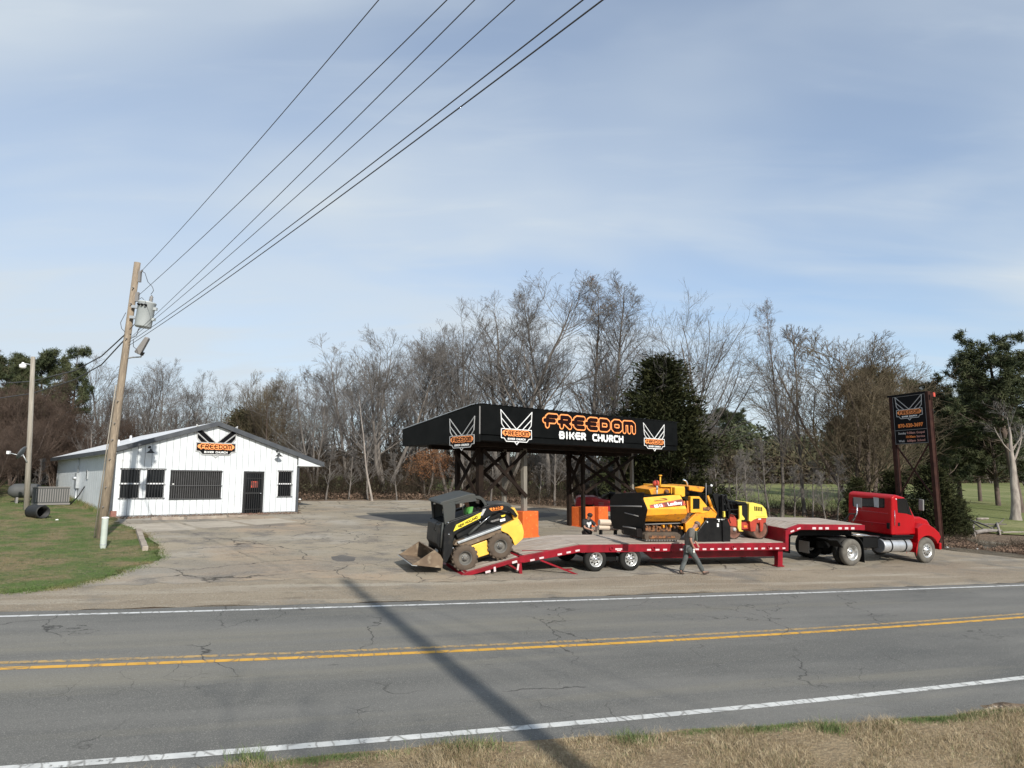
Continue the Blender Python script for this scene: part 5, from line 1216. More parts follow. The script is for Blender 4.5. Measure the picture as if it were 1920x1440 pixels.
# the face looks to the left in the picture: +y side of this frame, its reading direction is -x
fx0 = SWd / 2 + .02; EXX, EZZ, NN = (-1, 0, 0), (0, 0, 1), (0, 1, 0)
emblem(sg, (fx0, .0705, S(7.25)), EXX, EZZ, NN, 1.55, tone='sign_silver')
def st(txt, xoff, z, size, mt, al='CENTER', xs=1.0, b=.0):
    m = MB(); text_into(m, txt, size, (fx0 - xoff, .0715, S(z)), EXX, EZZ, NN, b, xs, al); m.build('sign_text', mt, sg)
st('870-520-3697', 0, 6.98, .25, 'digit_orange', b=.010, xs=.97)
for row, (a_, b_, c_) in enumerate((('Sunday', '9:30am', 'Gospel'), ('', '10:30am', 'Service'), ('Wed.', '6:00pm', 'School'))):
    z = 6.60 - row * .20
    if a_: st(a_, -.74, z, .155, 'sign_silver', 'LEFT', b=.003)
    st(b_, .25, z, .16, 'digit_orange' if row == 1 else 'digit_pink', 'RIGHT', b=.004); st(c_, .78, z, .155, 'digit_pink', 'RIGHT', b=.003)
m = MB(); m.box(-.36, -.22, -.06, .06, S(8.3), S(8.5)); m.build('light_fixture', 'label_red', sg)
# heap of logs and branches at the right
def log(u0, v0, h0_, u1, v1, h1_, r, lab, mtl='log_grey'):
    a, b = G(u0, v0), G(u1, v1); a.z += h0_; b.z += h1_; c = (a + b) / 2 + Vector((random.uniform(-.05, .05), 0, random.uniform(-.03, .08)))
    m = MB(); m.tube([q - a for q in (a, a.lerp(c, .5) + Vector((0, 0, .02)), c, c.lerp(b, .5), b)], [r, r * .9, r * .95, r * .8, r * .5], 8); o = m.build('log', mtl); o.location = a; tag(o, lab, 'log', 'logs of the heap beside the sign')
log(1828, 1002, .10, 1878, 999, .12, .13, 'thick grey log lying lowest in the heap'); log(1812, 985, .55, 1850, 1000, .12, .06, 'dark branch standing up at the left end of the log heap', 'bark')
log(1822, 988, .4, 1862, 998, .25, .07, 'grey branch sloping down to the right across the log heap'); log(1832, 985, .42, 1855, 986, .5, .09, 'pale split log on top of the heap', 'bark_pale')
log(1842, 992, .3, 1888, 990, .25, .06, 'dark branch lying flat at the top right of the log heap', 'bark'); log(1866, 992, .15, 1884, 982, .35, .05, 'dark branch rising at the right end of the log heap', 'bark')
log(1880, 1001, .08, 1960, 998, .06, .05, 'long thin pale log running right from the heap', 'bark_pale'); log(1870, 990, .3, 1876, 1004, .05, .08, 'pale log end tipped against the right of the heap', 'bark_pale')
log(1826, 992, .30, 1829, 1006, .0, .05, 'short pale branch upright at the left of the log heap', 'bark_pale')
# pole behind the viewpoint, its lean set to lay the shadow across the road
px0, py0 = 6.6, -2.2
t = thing('utility_pole', here(px0, py0), 'thick leaning wooden pole behind the viewpoint whose shadow crosses the road', 'utility pole')
m = MB(); m.tube([(0, 0, -.3), (-.55, 0, 8.2), (-1.05, 0, 16.2)], [.22, .20, .17], 14); m.build('shaft', 'wood_pole', t)
rs = random.Random(9)
for k in range(9):
    p = G(rs.uniform(1850, 1915), rs.uniform(1326, 1340)); m = MB(); m.ball((0, 0, .02), rs.uniform(.02, .045), 7, (1.2, .9, .6)); o = m.build('stone', 'concrete_old'); o.matrix_world = here(p.x, p.y, None, rs.random() * 3); tag(o, 'small pale stone lying in the broken asphalt at the right road edge', 'stone', 'stones in the broken asphalt')
plant('bare_tree', bare(141, 12.5, .6, 'wide', .16, density=.5, low=.55, forks=2), 2.6, -5.6, 'spreading bare tree behind the viewpoint that casts faint twig shadows', 'tree')
# ------------------------------------------------------------ trailer
c2 = lambda x, y: (740 + x / 4, 880 + y / 4)
b2 = lambda x, y: (750 + x / 8, 910 + y / 8)
c3 = lambda x, y: (1120 + x / 5.0526, 870 + y / 5.0526)
k5 = lambda x, y: (1570 + x / 8.471, 900 + y / 8.471)
def wheel(parent, x, z, r, w_, y0, rr, tyre='tyre', rim='rim_silver', side=-1, dish=.1, holes=0, lugs=8, name='wheel', hubr=.07, tread=0):
    """tyre (the part) with rim and hub as sub-parts; y0 = outer face, side -1 looks to -y"""
    s = -side; Y = lambda d: s * d; m = MB()
    m.lathe((x, y0, z), [(rr, Y(.02)), (rr + .02, Y(.0)), (r * .86, Y(.005)), (r * .96, Y(.03)), (r, Y(.07)), (r, Y(w_ - .07)), (r * .96, Y(w_ - .03)), (r * .86, Y(w_)), (rr, Y(w_ - .01)), (rr, Y(.02))], 36)
    if tread:
        for k in range(tread):
            a = 2 * math.pi * k / tread
            for (d0, d1, o) in ((.03, w_ / 2, 0), (w_ / 2, w_ - .03, math.pi / tread)):
                M = Matrix.Translation((x, y0, z)) @ Matrix.Rotation(a + o, 4, 'Y'); ya, yb = sorted((Y(d0), Y(d1))); m.box(-.035, .035, ya, yb, r - .03, r + .022, M)
    t = m.build(name, tyre, parent); m = MB()
    m.lathe((x, y0, z), [(rr + .004, Y(.012)), (rr - .02, Y(.02)), (rr - .03, Y(.05)), (rr * .78, Y(dish)), (rr * .45, Y(dish - .01)), (rr * .42, Y(dish - .03)), (0, Y(dish - .03))], 28); m.build('rim', rim, t)
    m = MB(); m.lathe((x, y0, z), [(hubr, Y(dish)), (hubr, Y(max(.0, dish - .09))), (hubr * .7, Y(max(-.02, dish - .11))), (0, Y(max(-.02, dish - .11)))], 16); m.build('hub', rim if rim != 'rim_silver' else 'chrome', t)
    if lugs:
        m = MB()
        for k in range(lugs): a = 2 * math.pi * k / lugs; m.lathe((x + math.cos(a) * rr * .36, y0 + Y(dish - .03), z + math.sin(a) * rr * .36), [(.014, 0), (.014, Y(-.03)), (0, Y(-.03))], 6)
        m.build('lug_nuts', 'galv', t)
    if holes:
        m = MB()
        for k in range(holes): a = 2 * math.pi * k / holes; m.lathe((x + math.cos(a) * rr * .63, y0 + Y(dish - .012), z + math.sin(a) * rr * .63), [(.028, 0), (.028, Y(-.006)), (0, Y(-.006))], 10)
        m.build('hand_holes', 'rubber', t)
    return t
TF = Frame(2.76, 23.87, 21.5); TW = 2.45
tl = thing('flatbed_trailer', TF, 'red step-deck equipment trailer with timber deck and lowered loading ramp', 'trailer')
RT = [(-2.62, .57), (-.62, .885), (7.86, .90)]                     # top line of the near rail
RB = [(-2.62, .34), (-.68, .645), (7.86, .66)]
m = MB(); m.prism(RT + RB[::-1], -.0, .10); m.build('side_rail', 'trailer_red', tl, .01)
m = MB(); m.prism(RT + RB[::-1], TW - .10, TW); m.build('side_rail', 'trailer_red', tl, .01)
m = MB(); m.box(-2.62, 7.8, .095, .115, .70, .72); m.box(-.6, 7.86, .0, .13, .642, .658); m.build('rail_flange', 'trailer_red', tl)
def planks(P0, P1, y0, y1, t_=.05, n=9, gap=.012, parent=tl, name='deck', mt='deck_wood'):
    m = MB(); w_ = (y1 - y0) / n
    for k in range(n):
        dz = random.uniform(-.006, .004); a, b = y0 + k * w_ + gap / 2, y0 + (k + 1) * w_ - gap / 2
        m.prism([(P0[0], P0[1] + dz), (P1[0], P1[1] + dz), (P1[0], P1[1] + dz - t_), (P0[0], P0[1] + dz - t_)], a, b)
    return m.build(name, mt, parent)
planks((-.63, .90), (7.84, .915), .10, TW - .10); planks((-2.60, .585), (-.64, .90), .10, TW - .10, name='tail_deck')
m = MB(); m.prism([(-2.55, .50), (-.64, .80), (7.8, .82), (7.8, .79), (-.64, .76), (-2.55, .46)], .11, TW - .11); m.build('deck_underlay', 'deck_gap', tl)
m = MB(); m.prism([(1.9, .66), (7.7, .66), (7.7, .35), (2.4, .34)], .42, .56); m.build('main_beam', 'trailer_red', tl, .01)
m = MB(); m.prism([(1.9, .66), (7.7, .66), (7.7, .35), (2.4, .34)], TW - .56, TW - .42); m.build('main_beam', 'trailer_red', tl, .01)
m = MB(); m.box(7.58, 7.80, .12, .32, -.0 + .04, .65).box(7.53, 7.85, .08, .36, .02, .06); m.build('landing_leg', 'trailer_red', tl, .008)
m = MB(); m.box(7.58, 7.80, TW - .32, TW - .12, .04, .65); m.build('landing_leg', 'trailer_red', tl, .008)
m = MB(); m.box(7.87, 7.93, .0, TW, .62, 1.40); m.build('bulkhead', 'trailer_red', tl, .008)
m = MB(); m.box(7.80, 7.95, -.01, .12, .60, 1.36); m.build('bulkhead_post', 'trailer_red', tl, .01)
GT = [(7.84, 1.40), (8.46, 1.575), (11.70, 1.555)]; GBt = [(7.98, 1.20), (8.50, 1.37), (11.70, 1.36)]
m = MB(); m.prism(GT + GBt[::-1], -.0, .10); m.build('gooseneck_rail', 'trailer_red', tl, .01)
m = MB(); m.prism(GT + GBt[::-1], TW - .1, TW); m.build('gooseneck_rail', 'trailer_red', tl, .01)
m = MB(); m.box(11.62, 11.72, .1, TW - .1, 1.33, 1.555); m.build('gooseneck_front', 'trailer_red', tl, .01)
planks((7.90, 1.415), (8.46, 1.59), .10, TW - .1, name='gooseneck_deck', n=3); planks((8.47, 1.59), (11.66, 1.57), .10, TW - .1, name='gooseneck_deck', n=4)
m = MB(); m.box(8.5, 11.5, .45, .65, 1.1, 1.36).box(8.5, 11.5, TW - .65, TW - .45, 1.1, 1.36); m.build('gooseneck_beams', 'chassis', tl)
m = MB(); m.prism([(7.95, .65), (8.05, .65), (8.6, 1.2), (8.45, 1.25), (7.95, 1.25)], .45, TW - .45); m.build('neck_box', 'chassis', tl)
# ramp: hinged at the tail, tip on the ground
rp = planks((-4.52, .075), (-2.70, .50), .09, TW - .09, name='ramp', n=8)
m = MB(); m.prism([(-4.62, .01), (-4.45, .10), (-2.72, .525), (-2.72, .40), (-4.35, -.01)], -.0, .09); m.build('ramp_rail', 'trailer_red', rp, .008)
m = MB(); m.prism([(-4.62, .01), (-4.45, .10), (-2.72, .525), (-2.72, .40), (-4.35, -.01)], TW - .09, TW); m.build('ramp_rail', 'trailer_red', rp, .008)
m = MB(); m.prism([(-4.62, .005), (-4.45, .10), (-4.40, .105), (-4.40, .02)], .09, TW - .09); m.build('ramp_lip', 'trailer_red', rp)
m = MB(); m.prism([(-4.3, .03), (-2.72, .42), (-2.72, .38), (-4.3, .0)], .12, TW - .12); m.build('ramp_underside', 'deck_gap', rp)
m = MB(); m.tube([(-2.66, -.02, .50), (-2.66, TW + .02, .50)], .035, 10); m.box(-2.75, -2.55, -.012, .10, .36, .56); m.build('ramp_hinge', 'trailer_red', tl)
for y in (.02, TW - .12):
    m = MB(); m.prism([(-2.80, .36), (-2.66, .40), (-2.60, -.02), (-2.70, -.02)], y, y + .10).box(-2.76, -2.50, y - .03, y + .13, -.03, .0); m.prism([(-3.1, .28), (-3.05, .33), (-2.72, .13), (-2.72, .07)], y + .02, y + .08); m.build('ramp_leg', 'trailer_red', rp, .006)
m = MB(); bar(m, (-2.0, .06, .42), (-.80, -.28, -.02), .05); bar(m, (-1.25, -.12, .14), (-.95, -.12, .14), .04); m.build('safety_strut', 'trailer_red', tl)
# reflective tape, tie rings
def tape(x, z, par=tl, ang=0.0, w_=.155, h=.055, y=-.003):
    m = MB(); m.box(-w_ / 2, w_ / 2, y, y + .004, -h / 2, h / 2, Matrix.Translation((x, 0, z)) @ Matrix.Rotation(-ang, 4, 'Y')); return m.build('reflector', 'tape_white', par)
for (x, y) in [(1033, 680), (1102, 664), (1238, 637), (1305, 622), (1372, 609)]: q = TF.side(*c2(x, y), 0); tape(q[0], q[1], ang=.155)
q = TF.side(*c2(1680, 598), 0); tape(*q, w_=.26)
for x in (205, 490, 570, 642, 797, 945, 1015, 1087, 1158, 1230, 1300, 1370, 1437, 1503, 1572, 1640, 1705, 1770): q = TF.side(*c3(x, 798), 0); tape(q[0], .705)
for (x, y) in [(332, 636), (393, 611)]: q = TF.side(1420 + x / 5.0526, 870 + y / 5.0526, 0); tape(q[0], q[1] + .0, ang=.27, w_=.17)
for x in (538, 599, 661, 784, 845, 904): q = TF.side(1420 + x / 5.0526, 870 + 607 / 5.0526, 0); tape(q[0], 1.43, w_=.17, h=.08)
for (x, y, a) in [(700, 768, .24), (900, 695, .24)]: q = TF.side(*c2(x, y), 0); tape(q[0], q[1], rp, ang=a, w_=.17, h=.07)
q = TF.side(*c2(752, 750), -.02); tape(q[0], q[1], rp, ang=1.7, w_=.15, h=.07, y=-.012); q = TF.side(*c2(925, 733), .0); tape(q[0], q[1], rp, ang=1.45, w_=.2, h=.06)
for x in (130, 530, 1280, 1620):
    q = TF.side(*c3(x, 795), 0); m = MB(); m.lathe((q[0], -.012, .76), [(.055, 0), (.075, -.012), (.055, -.024), (.04, -.012), (.055, 0)], 14); m.build('tie_ring', 'trailer_red', tl)
for x in (0.0, 1.33):
    wheel(tl, x, .40, .40, .24, .03, .235, dish=.11, holes=8, lugs=8, hubr=.065); wheel(tl, x, .40, .40, .24, TW - .03, .235, side=1, dish=.11)
    m = MB(); m.tube([(x, .2, .4), (x, TW - .2, .4)], .06, 10); m.build('axle', 'chassis', tl)
m = MB(); m.box(-.5, 1.9, .28, .36, .62, .86).box(.45, .9, .3, .5, .3, .7); m.build('hanger', 'chassis', tl)
m = MB()
for x in np.arange(-.5, 7.7, .62): m.box(x, x + .07, .1, TW - .1, .66, .79)
m.build('crossmembers', 'chassis', tl)

# ------------------------------------------------------------ truck tractor
RF = Frame(12.81, 27.78, 24.5)
tk = thing('semi_truck', RF, 'bright red day-cab truck with a polished fuel tank, coupled to the red trailer', 'truck')
YN, YF_ = .14, 2.24
def K(x, y, yy=YN): return RF.side(*k5(x, y), yy)
xb = K(870, 600)[0]; zb_c = K(870, 880)[1]; ztp = K(872, 262)[1]
ws0, ws1 = K(1082, 280), K(1238, 592); rf = K(935, 236)
cabp = [(xb, zb_c), (xb, ztp - .04), (xb + .10, ztp + .03), (rf[0], rf[1] + .0), ws0, (ws1[0], ws1[1]), (ws1[0] + .04, zb_c + .02)]
# shell with a real roof, back and door wall
m = MB(); m.prism(cabp, YN, YF_); m.build('cab', 'truck_red', tk, .07, 4)
m = MB(); m.prism([(xb + .05, zb_c - .12), (xb + .05, zb_c - .01), (ws1[0], zb_c - .01), (ws1[0], zb_c - .12)], YN + .1, YF_ - .1); m.build('cab_floor', 'chassis', tk)
# door window, windscreen, rear window
wp = [K(945, 296), K(1070, 290), K(1120, 372), K(1188, 565), K(1095, 535), K(962, 520)]
m = MB(); m.prism(wp, YN - .004, YN + .004); o = m.build('side_window', 'glass_dark', tk)
m = MB(); m.prism([(p[0], p[1]) for p in wp], YF_ - .004, YF_ + .004); m.build('side_window', 'glass_dark', tk)
m = MB(); a, b = K(1092, 300), K(1105, 300); c_ = K(1165, 545); m.prism([K(1083, 300), K(1097, 300), K(1150, 545), K(1136, 545)], YN - .012, YN - .003); m.build('window_post', 'rubber', o)
dx, dz = ws1[0] - ws0[0], ws1[1] - ws0[1]; nL = math.hypot(dx, dz); nx_, nz_ = -dz / nL, dx / nL
pq = lambda t, o_: (ws0[0] + dx * t + nx_ * o_, ws0[1] + dz * t + nz_ * o_)
m = MB(); m.prism([pq(.10, .003), pq(.94, .003), pq(.94, .012), pq(.10, .012)], YN + .13, YF_ - .13); m.build('windscreen', 'glass_dark', tk)
def KB(x, y): return RF.front(*k5(x, y), xb)
wl, wr = KB(242, 285), KB(752, 290); wlb, wrb = KB(245, 415), KB(752, 445)
m = MB(); m.prism(round_poly([wl, wr, wrb, wlb], .06), xb - .012, xb + .01, 'x'); rw = m.build('rear_window', 'rubber', tk)
g_ = [(p[0] * .97 + .03 * (wl[0] + wr[0]) / 2, p[1]) for p in (wl, wr, wrb, wlb)]
m = MB(); m.prism(round_poly([(g_[0][0] - .02, g_[0][1] - .03), (g_[1][0] + .02, g_[1][1] - .03), (g_[2][0] + .02, g_[2][1] + .03), (g_[3][0] - .02, g_[3][1] + .03)], .05), xb - .018, xb - .0125, 'x'); m.build('pane', 'glass_dark', rw)
for xa_, xb_ in ((262, 395), (578, 662)):  # grey plates standing in for sky reflections on the rear glass
    p, q, r, s_ = KB(xa_, 270), KB(xb_, 285), KB(xb_, 438), KB(xa_ + 12, 425); m = MB(); m.prism([p, q, r, s_], xb - .03, xb - .019, 'x') if xa_ < 300 else m.prism([p, q, r, s_], xb - .024, xb - .019, 'x'); m.build('glass_reflection', 'lamp_grey' if xa_ < 300 else 'grey_metal', rw)
m = MB(); y0, z0 = KB(345, 420); y1, z1 = KB(318, 640); m.tube([(xb - .10, y0, z0 + .1), (xb - .12, y0, (z0 + z1) / 2), (xb - .25, y1, z1 - .05)], .03, 8); m.build('hose_post', 'chrome', tk)
m = MB(); y0, z0 = KB(330, 560); m.tube([(xb - .1, y0, z0 + .05), (xb - .35, y0 + .12, z0 + .05), (xb - .5, y0 + .3, z0 - .3), (xb - .9, y0 + .35, z0 - .42)], .03, 8); m.tube([(xb - .1, y0 + .1, z0), (xb - .3, y0 - .05, z0 - .1), (xb - .45, y0 + .1, z0 - .35), (xb - .8, y0 + .15, z0 - .45)], .018, 6); m.build('air_hoses', 'rubber', tk)
# door seam and handle
m = MB(); q = K(975, 700); m.box(q[0] - .05, q[0] + .07, YN - .012, YN + .0, q[1] - .08, q[1] + .06); m.build('door_handle', 'rubber', tk, .01)
q0, q1 = K(925, 300), K(938, 870)
m = MB(); m.box(q0[0] + .005, q0[0] + .018, YN - .0025, YN + .001, q1[1], q0[1] - .25); q2 = K(1150, 880); m.box(q0[0] + .005, q2[0], YN - .0025, YN + .001, q1[1] - .005, q1[1] + .006); m.build('door_seam', 'pickup_red', tk)
m = MB(); q = K(928, 304); m.ball((q[0], YN - .01, q[1]), .03); m.build('marker_lamp', 'sign_white', tk)
# hood, fenders, bumper, grille
hd_ = [(ws1[0] - .02, zb_c + .1), (ws1[0] - .02, ws1[1] - .03), K(1290, 582, .5), K(1405, 632, .5), K(1445, 700, .5), (K(1445, 700, .5)[0] + .28, 1.30), (5.32, .95), (5.32, .72), (4.2, .72)]
m = MB(); m.prism(hd_, .42, 1.96); m.build('hood', 'truck_red', tk, .07, 4)
wx_, wz_ = 4.58, .51
def arch(r0, r1, a0, a1, n=14): return [(wx_ + r1 * math.cos(a0 + (a1 - a0) * k / n), wz_ + r1 * math.sin(a0 + (a1 - a0) * k / n)) for k in range(n + 1)] + [(wx_ + r0 * math.cos(a1 + (a0 - a1) * k / n), wz_ + r0 * math.sin(a1 + (a0 - a1) * k / n)) for k in range(n + 1)]
def fender(y0, y1):
    m = MB(); m.prism([(wx_ + .68 * math.cos(a), wz_ + .60 * math.sin(a)) for a in np.linspace(.42, 3.30, 15)] + [K(1240, 990), K(1240, 890), K(1235, 760), K(1330, 692, YN), K(1400, 700, YN), K(1500, 758, YN), K(1575, 830, YN), K(1604, 900, YN)], y0, y1)
    return m.build('fender', 'truck_red', tk, .035, 3)
fender(.02, .46); fender(1.94, 2.38)
m = MB(); m.prism([(wx_ + .66 * math.cos(a), wz_ + .59 * math.sin(a)) for a in np.linspace(.1, 3.05, 15)] + [(3.85, .5), (3.85, 1.0), (5.2, 1.0), (5.3, .6)], .44, 1.95); m.build('wheel_well', 'chassis', tk)
m = MB(); m.box(5.36, 5.50, .06, 2.34, .52, .80); m.build('bumper', 'truck_red', tk, .03, 3)
m = MB(); m.box(5.325, 5.35, .6, 1.8, .84, 1.25); m.build('grille', 'rubber', tk)
for y in (.2, 2.2): m = MB(); m.box(5.18, 5.33, y - .14, y + .14, .88, 1.08); m.build('headlight', 'chrome', tk, .02)
# mirrors
for y, nm in ((YN - .22, 1), (YF_ + .22, 1)):
    q = K(1240, 340); s_ = -1 if y < 1 else 1
    m = MB(); m.box(q[0] + .02, q[0] + .09, y - .10, y + .10, q[1] - .35, q[1] + .10); m.build('mirror', 'lamp_grey', tk, .02)
    m = MB(); m.tube([(q[0] - .25, y - s_ * .24, q[1] + .08), (q[0] + .05, y, q[1] + .14), (q[0] + .05, y, q[1] - .45), (q[0] - .15, y - s_ * .24, q[1] - .50)], .014, 6); m.build('mirror_arm', 'rubber', tk)
m = MB(); m.tube([(5.0, 2.25, 1.2), (5.05, 2.3, 1.55)], .012, 6); m.ball((5.05, 2.3, 1.62), .09, 10, (.7, 1, .9)); m.tube([(5.0, .3, 1.15), (5.02, .28, 1.3)], .012, 6); m.build('hood_mirror', 'chrome', tk)
# chassis, tank, wheels
m = MB(); m.box(-.75, 5.3, .72, .82, .60, .84).box(-.75, 5.3, 1.58, 1.68, .60, .84); m.build('frame_rails', 'chassis', tk)
m = MB(); m.box(-.2, 1.0, .55, 1.85, .88, .96).prism([(-.35, .90), (.9, .96), (.9, 1.0), (-.2, 1.0)], .55, 1.85); m.build('fifth_wheel', 'chassis', tk)
m = MB(); q0, q1 = RF.side(1598, 1002, .3), RF.side(1648, 1006, .3); m.tube([(q0[0], .3, q0[1]), (q1[0], .3, q1[1])], .03, 8); m.build('chrome_rail', 'chrome', tk)
m = MB(); m.box(1.25, 2.1, .35, .72, .62, 1.02); m.build('battery_box', 'chassis', tk, .02)
tp = [(.55 * math.cos(a) * .50 + .34, .27 * math.sin(a) + .70) for a in np.linspace(0, 2 * math.pi, 25)[:-1]]
m = MB(); m.prism(tp, 2.14, 3.74, 'x'); tnk = m.build('fuel_tank', 'tank_alu', tk, .03, 3)
for p in tnk.data.polygons: p.use_smooth = abs(p.normal.x) < .5
m = MB(); m.prism([(p[0], p[1]) for p in tp], 2.10, 2.137, 'x'); m.build('tank_end', 'tank_end', tnk)
for x in (2.52, 3.34):
    m = MB(); m.prism([(.34 + (p[0] - .34) * 1.04, .70 + (p[1] - .70) * 1.05) for p in tp], x, x + .07, 'x'); m.build('tank_strap', 'rubber', tnk)
m = MB(); m.box(2.2, 3.8, .1, .4, .99, 1.03); m.build('step', 'rubber', tk)
wheel(tk, wx_, wz_, .515, .27, .03, .292, 'tyre_dusty', 'rim_silver', dish=.045, holes=10, lugs=10, hubr=.085); wheel(tk, wx_, wz_, .515, .27, 2.37, .292, 'tyre_dusty', 'rim_silver', side=1, dish=.045)
wheel(tk, .27, .51, .51, .26, .0, .292, 'tyre_dusty', 'rim_silver', dish=.18, lugs=10, hubr=.10); wheel(tk, .27, .51, .51, .26, .31, .292, 'tyre', 'rim_silver', dish=.1, lugs=0)
wheel(tk, .27, .51, .51, .26, 2.42, .292, 'tyre', 'rim_silver', side=1, dish=.18); wheel(tk, .27, .51, .51, .26, 2.11, .292, 'tyre', 'rim_silver', side=1, dish=.1, lugs=0)
m = MB(); m.tube([(wx_, .3, .48), (wx_, 2.1, .48)], .06, 8); m.build('front_axle', 'chassis', tk)
m = MB(); m.tube([(.27, .25, .51), (.27, 2.2, .51)], .09, 12).ball((.27, 1.2, .5), .24, 14); m.tube([(.5, 1.2, .52), (1.4, 1.2, .58), (2.2, 1.2, .62)], .055, 10); m.build('rear_axle', 'chassis', tk)
m = MB(); m.lathe((1.2, .55, .60), [(0, 0), (.09, 0), (.09, .25), (.06, .25), (.06, .4), (.1, .4), (.1, .62), (0, .62)], 14, 'x'); m.build('air_tank', 'lamp_grey', tk)
def quarter(x0, dirn, y0, y1):
    pts = [(x0 + dirn * .62 * math.sin(a), .51 + .62 * math.cos(a)) for a in np.linspace(.25, 1.15, 8)] + [(x0 + dirn * .63, .12), (x0 + dirn * .65, .12)] + [(x0 + dirn * .645 * math.sin(a), .51 + .645 * math.cos(a)) for a in np.linspace(1.15, .25, 8)]
    m = MB(); m.prism(pts, y0, y1); return m.build('mud_guard', 'rubber', tk)
quarter(.27, 1, .0, .6); quarter(.27, 1, 1.84, 2.42)
m = MB(); m.prism([(-.55, .98), (-1.0, 1.0), (-1.0, 1.03), (-.5, 1.02), (-.22, .72), (-.26, .70)], .02, .60); m.build('mud_guard', 'rubber', tk)
m = MB(); m.box(-1.02, -.99, 1.9, 2.42, .22, 1.0); m.build('mud_flap', 'rubber', tk); m = MB(); m.box(-.95, -.92, 1.0, 1.5, .35, .8); m.build('mud_flap', 'lamp_grey', tk)

# ------------------------------------------------------------ skid steer loader, nose down on the ramp
LF0 = -3.85; LF = TF.sub(LF0, .3, .0)
ld = thing('skid_steer_loader', LF, 'yellow and black skid steer loader driving down the trailer ramp, rusty bucket lowered', 'loader')
YL = .30
def A(x, y, yy=YL): p = TF.side(*c2(x, y), yy); return (p[0] - LF0, p[1])
def B(x, y, yy=YL): p = TF.side(*b2(x, y), yy); return (p[0] - LF0, p[1])
def P_(lst, yy=YL, f=A): return [f(*p, yy) for p in lst]
for cx, cy in ((532, 668), (797, 578)):
    x, z = A(cx, cy); wheel(ld, x, z + .005, .405, .30, .0, .215, 'tyre_mud', 'rim_grey', dish=.12, lugs=8, hubr=.07, tread=17); wheel(ld, x, z + .005, .405, .30, 1.80, .215, 'tyre_mud', 'rim_grey', side=1, dish=.12, lugs=0, tread=17)
m = MB(); m.prism(P_([(415, 600), (450, 520), (480, 470), (800, 470), (830, 520), (850, 600), (800, 640), (640, 670), (560, 700), (450, 690)], .6), .32, 1.48); m.build('lower_chassis', 'loader_grey', ld, .02)
m = MB(); m.prism(P_([(575, 580), (700, 535), (715, 640), (615, 672)], .3), .10, .34); m.build('side_panel', 'loader_yellow', ld, .015)
m = MB(); m.prism(P_([(448, 572), (470, 540), (700, 470), (800, 455), (812, 478), (700, 522), (560, 575)], .3), .06, .33); m.build('upper_chassis', 'bucket_rust', ld, .01)
m = MB(); m.prism(P_([(470, 545), (800, 425), (806, 440), (480, 560)], .28), -.02, .30); m.build('side_rail', 'grey_metal', ld, .01)
m = MB(); m.prism(round_poly(P_([(800, 430), (930, 368), (958, 410), (974, 470), (968, 520), (905, 577), (885, 520), (855, 485), (800, 462)], .3), .05), .04, 1.76); m.build('rear_body', 'loader_yellow', ld, .03, 3)
m = MB(); m.prism(P_([(885, 300), (905, 288), (935, 340), (932, 372), (900, 380)], .3), .08, .30).prism(P_([(885, 300), (905, 288), (935, 340), (932, 372), (900, 380)], .3), 1.5, 1.72); m.build('rear_tower', 'loader_yellow', ld, .01)
m = MB(); m.prism(P_([(455, 470), (560, 410), (690, 330), (760, 330), (870, 330), (925, 372), (800, 430), (640, 485), (480, 545)], .45), .18, 1.6); m.build('engine_deck', 'loader_black', ld, .02)
m = MB(); m.prism(P_([(835, 250), (870, 255), (900, 300), (860, 330), (700, 300), (720, 265)], .7), .5, 1.3); m.build('rear_hood', 'loader_grey', ld, .03)
# lift arms, both sides
ARM = [(360, 702), (366, 600), (372, 500), (372, 455), (388, 415), (425, 390), (480, 372), (640, 318), (672, 280), (720, 264), (790, 262), (850, 275), (895, 305), (925, 352), (908, 358), (860, 318), (800, 308), (745, 332), (690, 355), (560, 425), (480, 468), (446, 500), (436, 560), (440, 600), (415, 650), (392, 698)]
for y0, y1 in ((.0, .14), (1.66, 1.80)):
    m = MB(); m.prism(P_(ARM), y0, y1); arm_ = m.build('lift_arm', 'loader_black', ld, .015)
m = MB(); m.prism([A(*q) for q in ((400, 598), (388, 640), (396, 660), (410, 640), (412, 610))], -.008, .002); m.build('arm_slot', 'rubber', ld)
lab = [A(462, 416), A(655, 319), A(641, 366), A(440, 466)]
m = MB(); m.prism(lab, -.006, .002); m.build('arm_decal', 'label_yellow', ld)
p0, p1 = Vector(A(468, 436)), Vector(A(632, 353)); e = (p1 - p0); L = e.length; e.normalize(); m = MB(); c_ = (p0 + p1) / 2 + Vector((-e.y, e.x)) * .0
m = MB(); text_into(m, 'NEW HOLLAND', .115, (c_.x, -.0065, c_.y), (e.x, 0, e.y), (-e.y, 0, e.x), (0, -1, 0), .005, L / .98, 'CENTER', .003); m.build('arm_lettering', 'sign_dark', ld)
s_ = [A(640, 350), A(662, 300), A(686, 294), A(660, 345)]; m = MB(); m.prism(s_, -.007, .002); m.build('arm_stripe', 'sign_silver', ld)
pl_ = round_poly([A(706, 292), A(814, 274), A(812, 300), A(728, 314)], .05); m = MB(); m.prism(pl_, -.006, .002); m.build('number_plate', 'label_orange', ld)
p0, p1 = Vector(A(715, 302)), Vector(A(810, 287)); e = (p1 - p0).normalized(); c_ = (p0 + p1) / 2
m = MB(); text_into(m, 'L220', .125, (c_.x, -.0065, c_.y), (e.x, 0, e.y), (-e.y, 0, e.x), (0, -1, 0), .005, 1.15, 'CENTER', .003); m.build('number_lettering', 'sign_dark', ld)
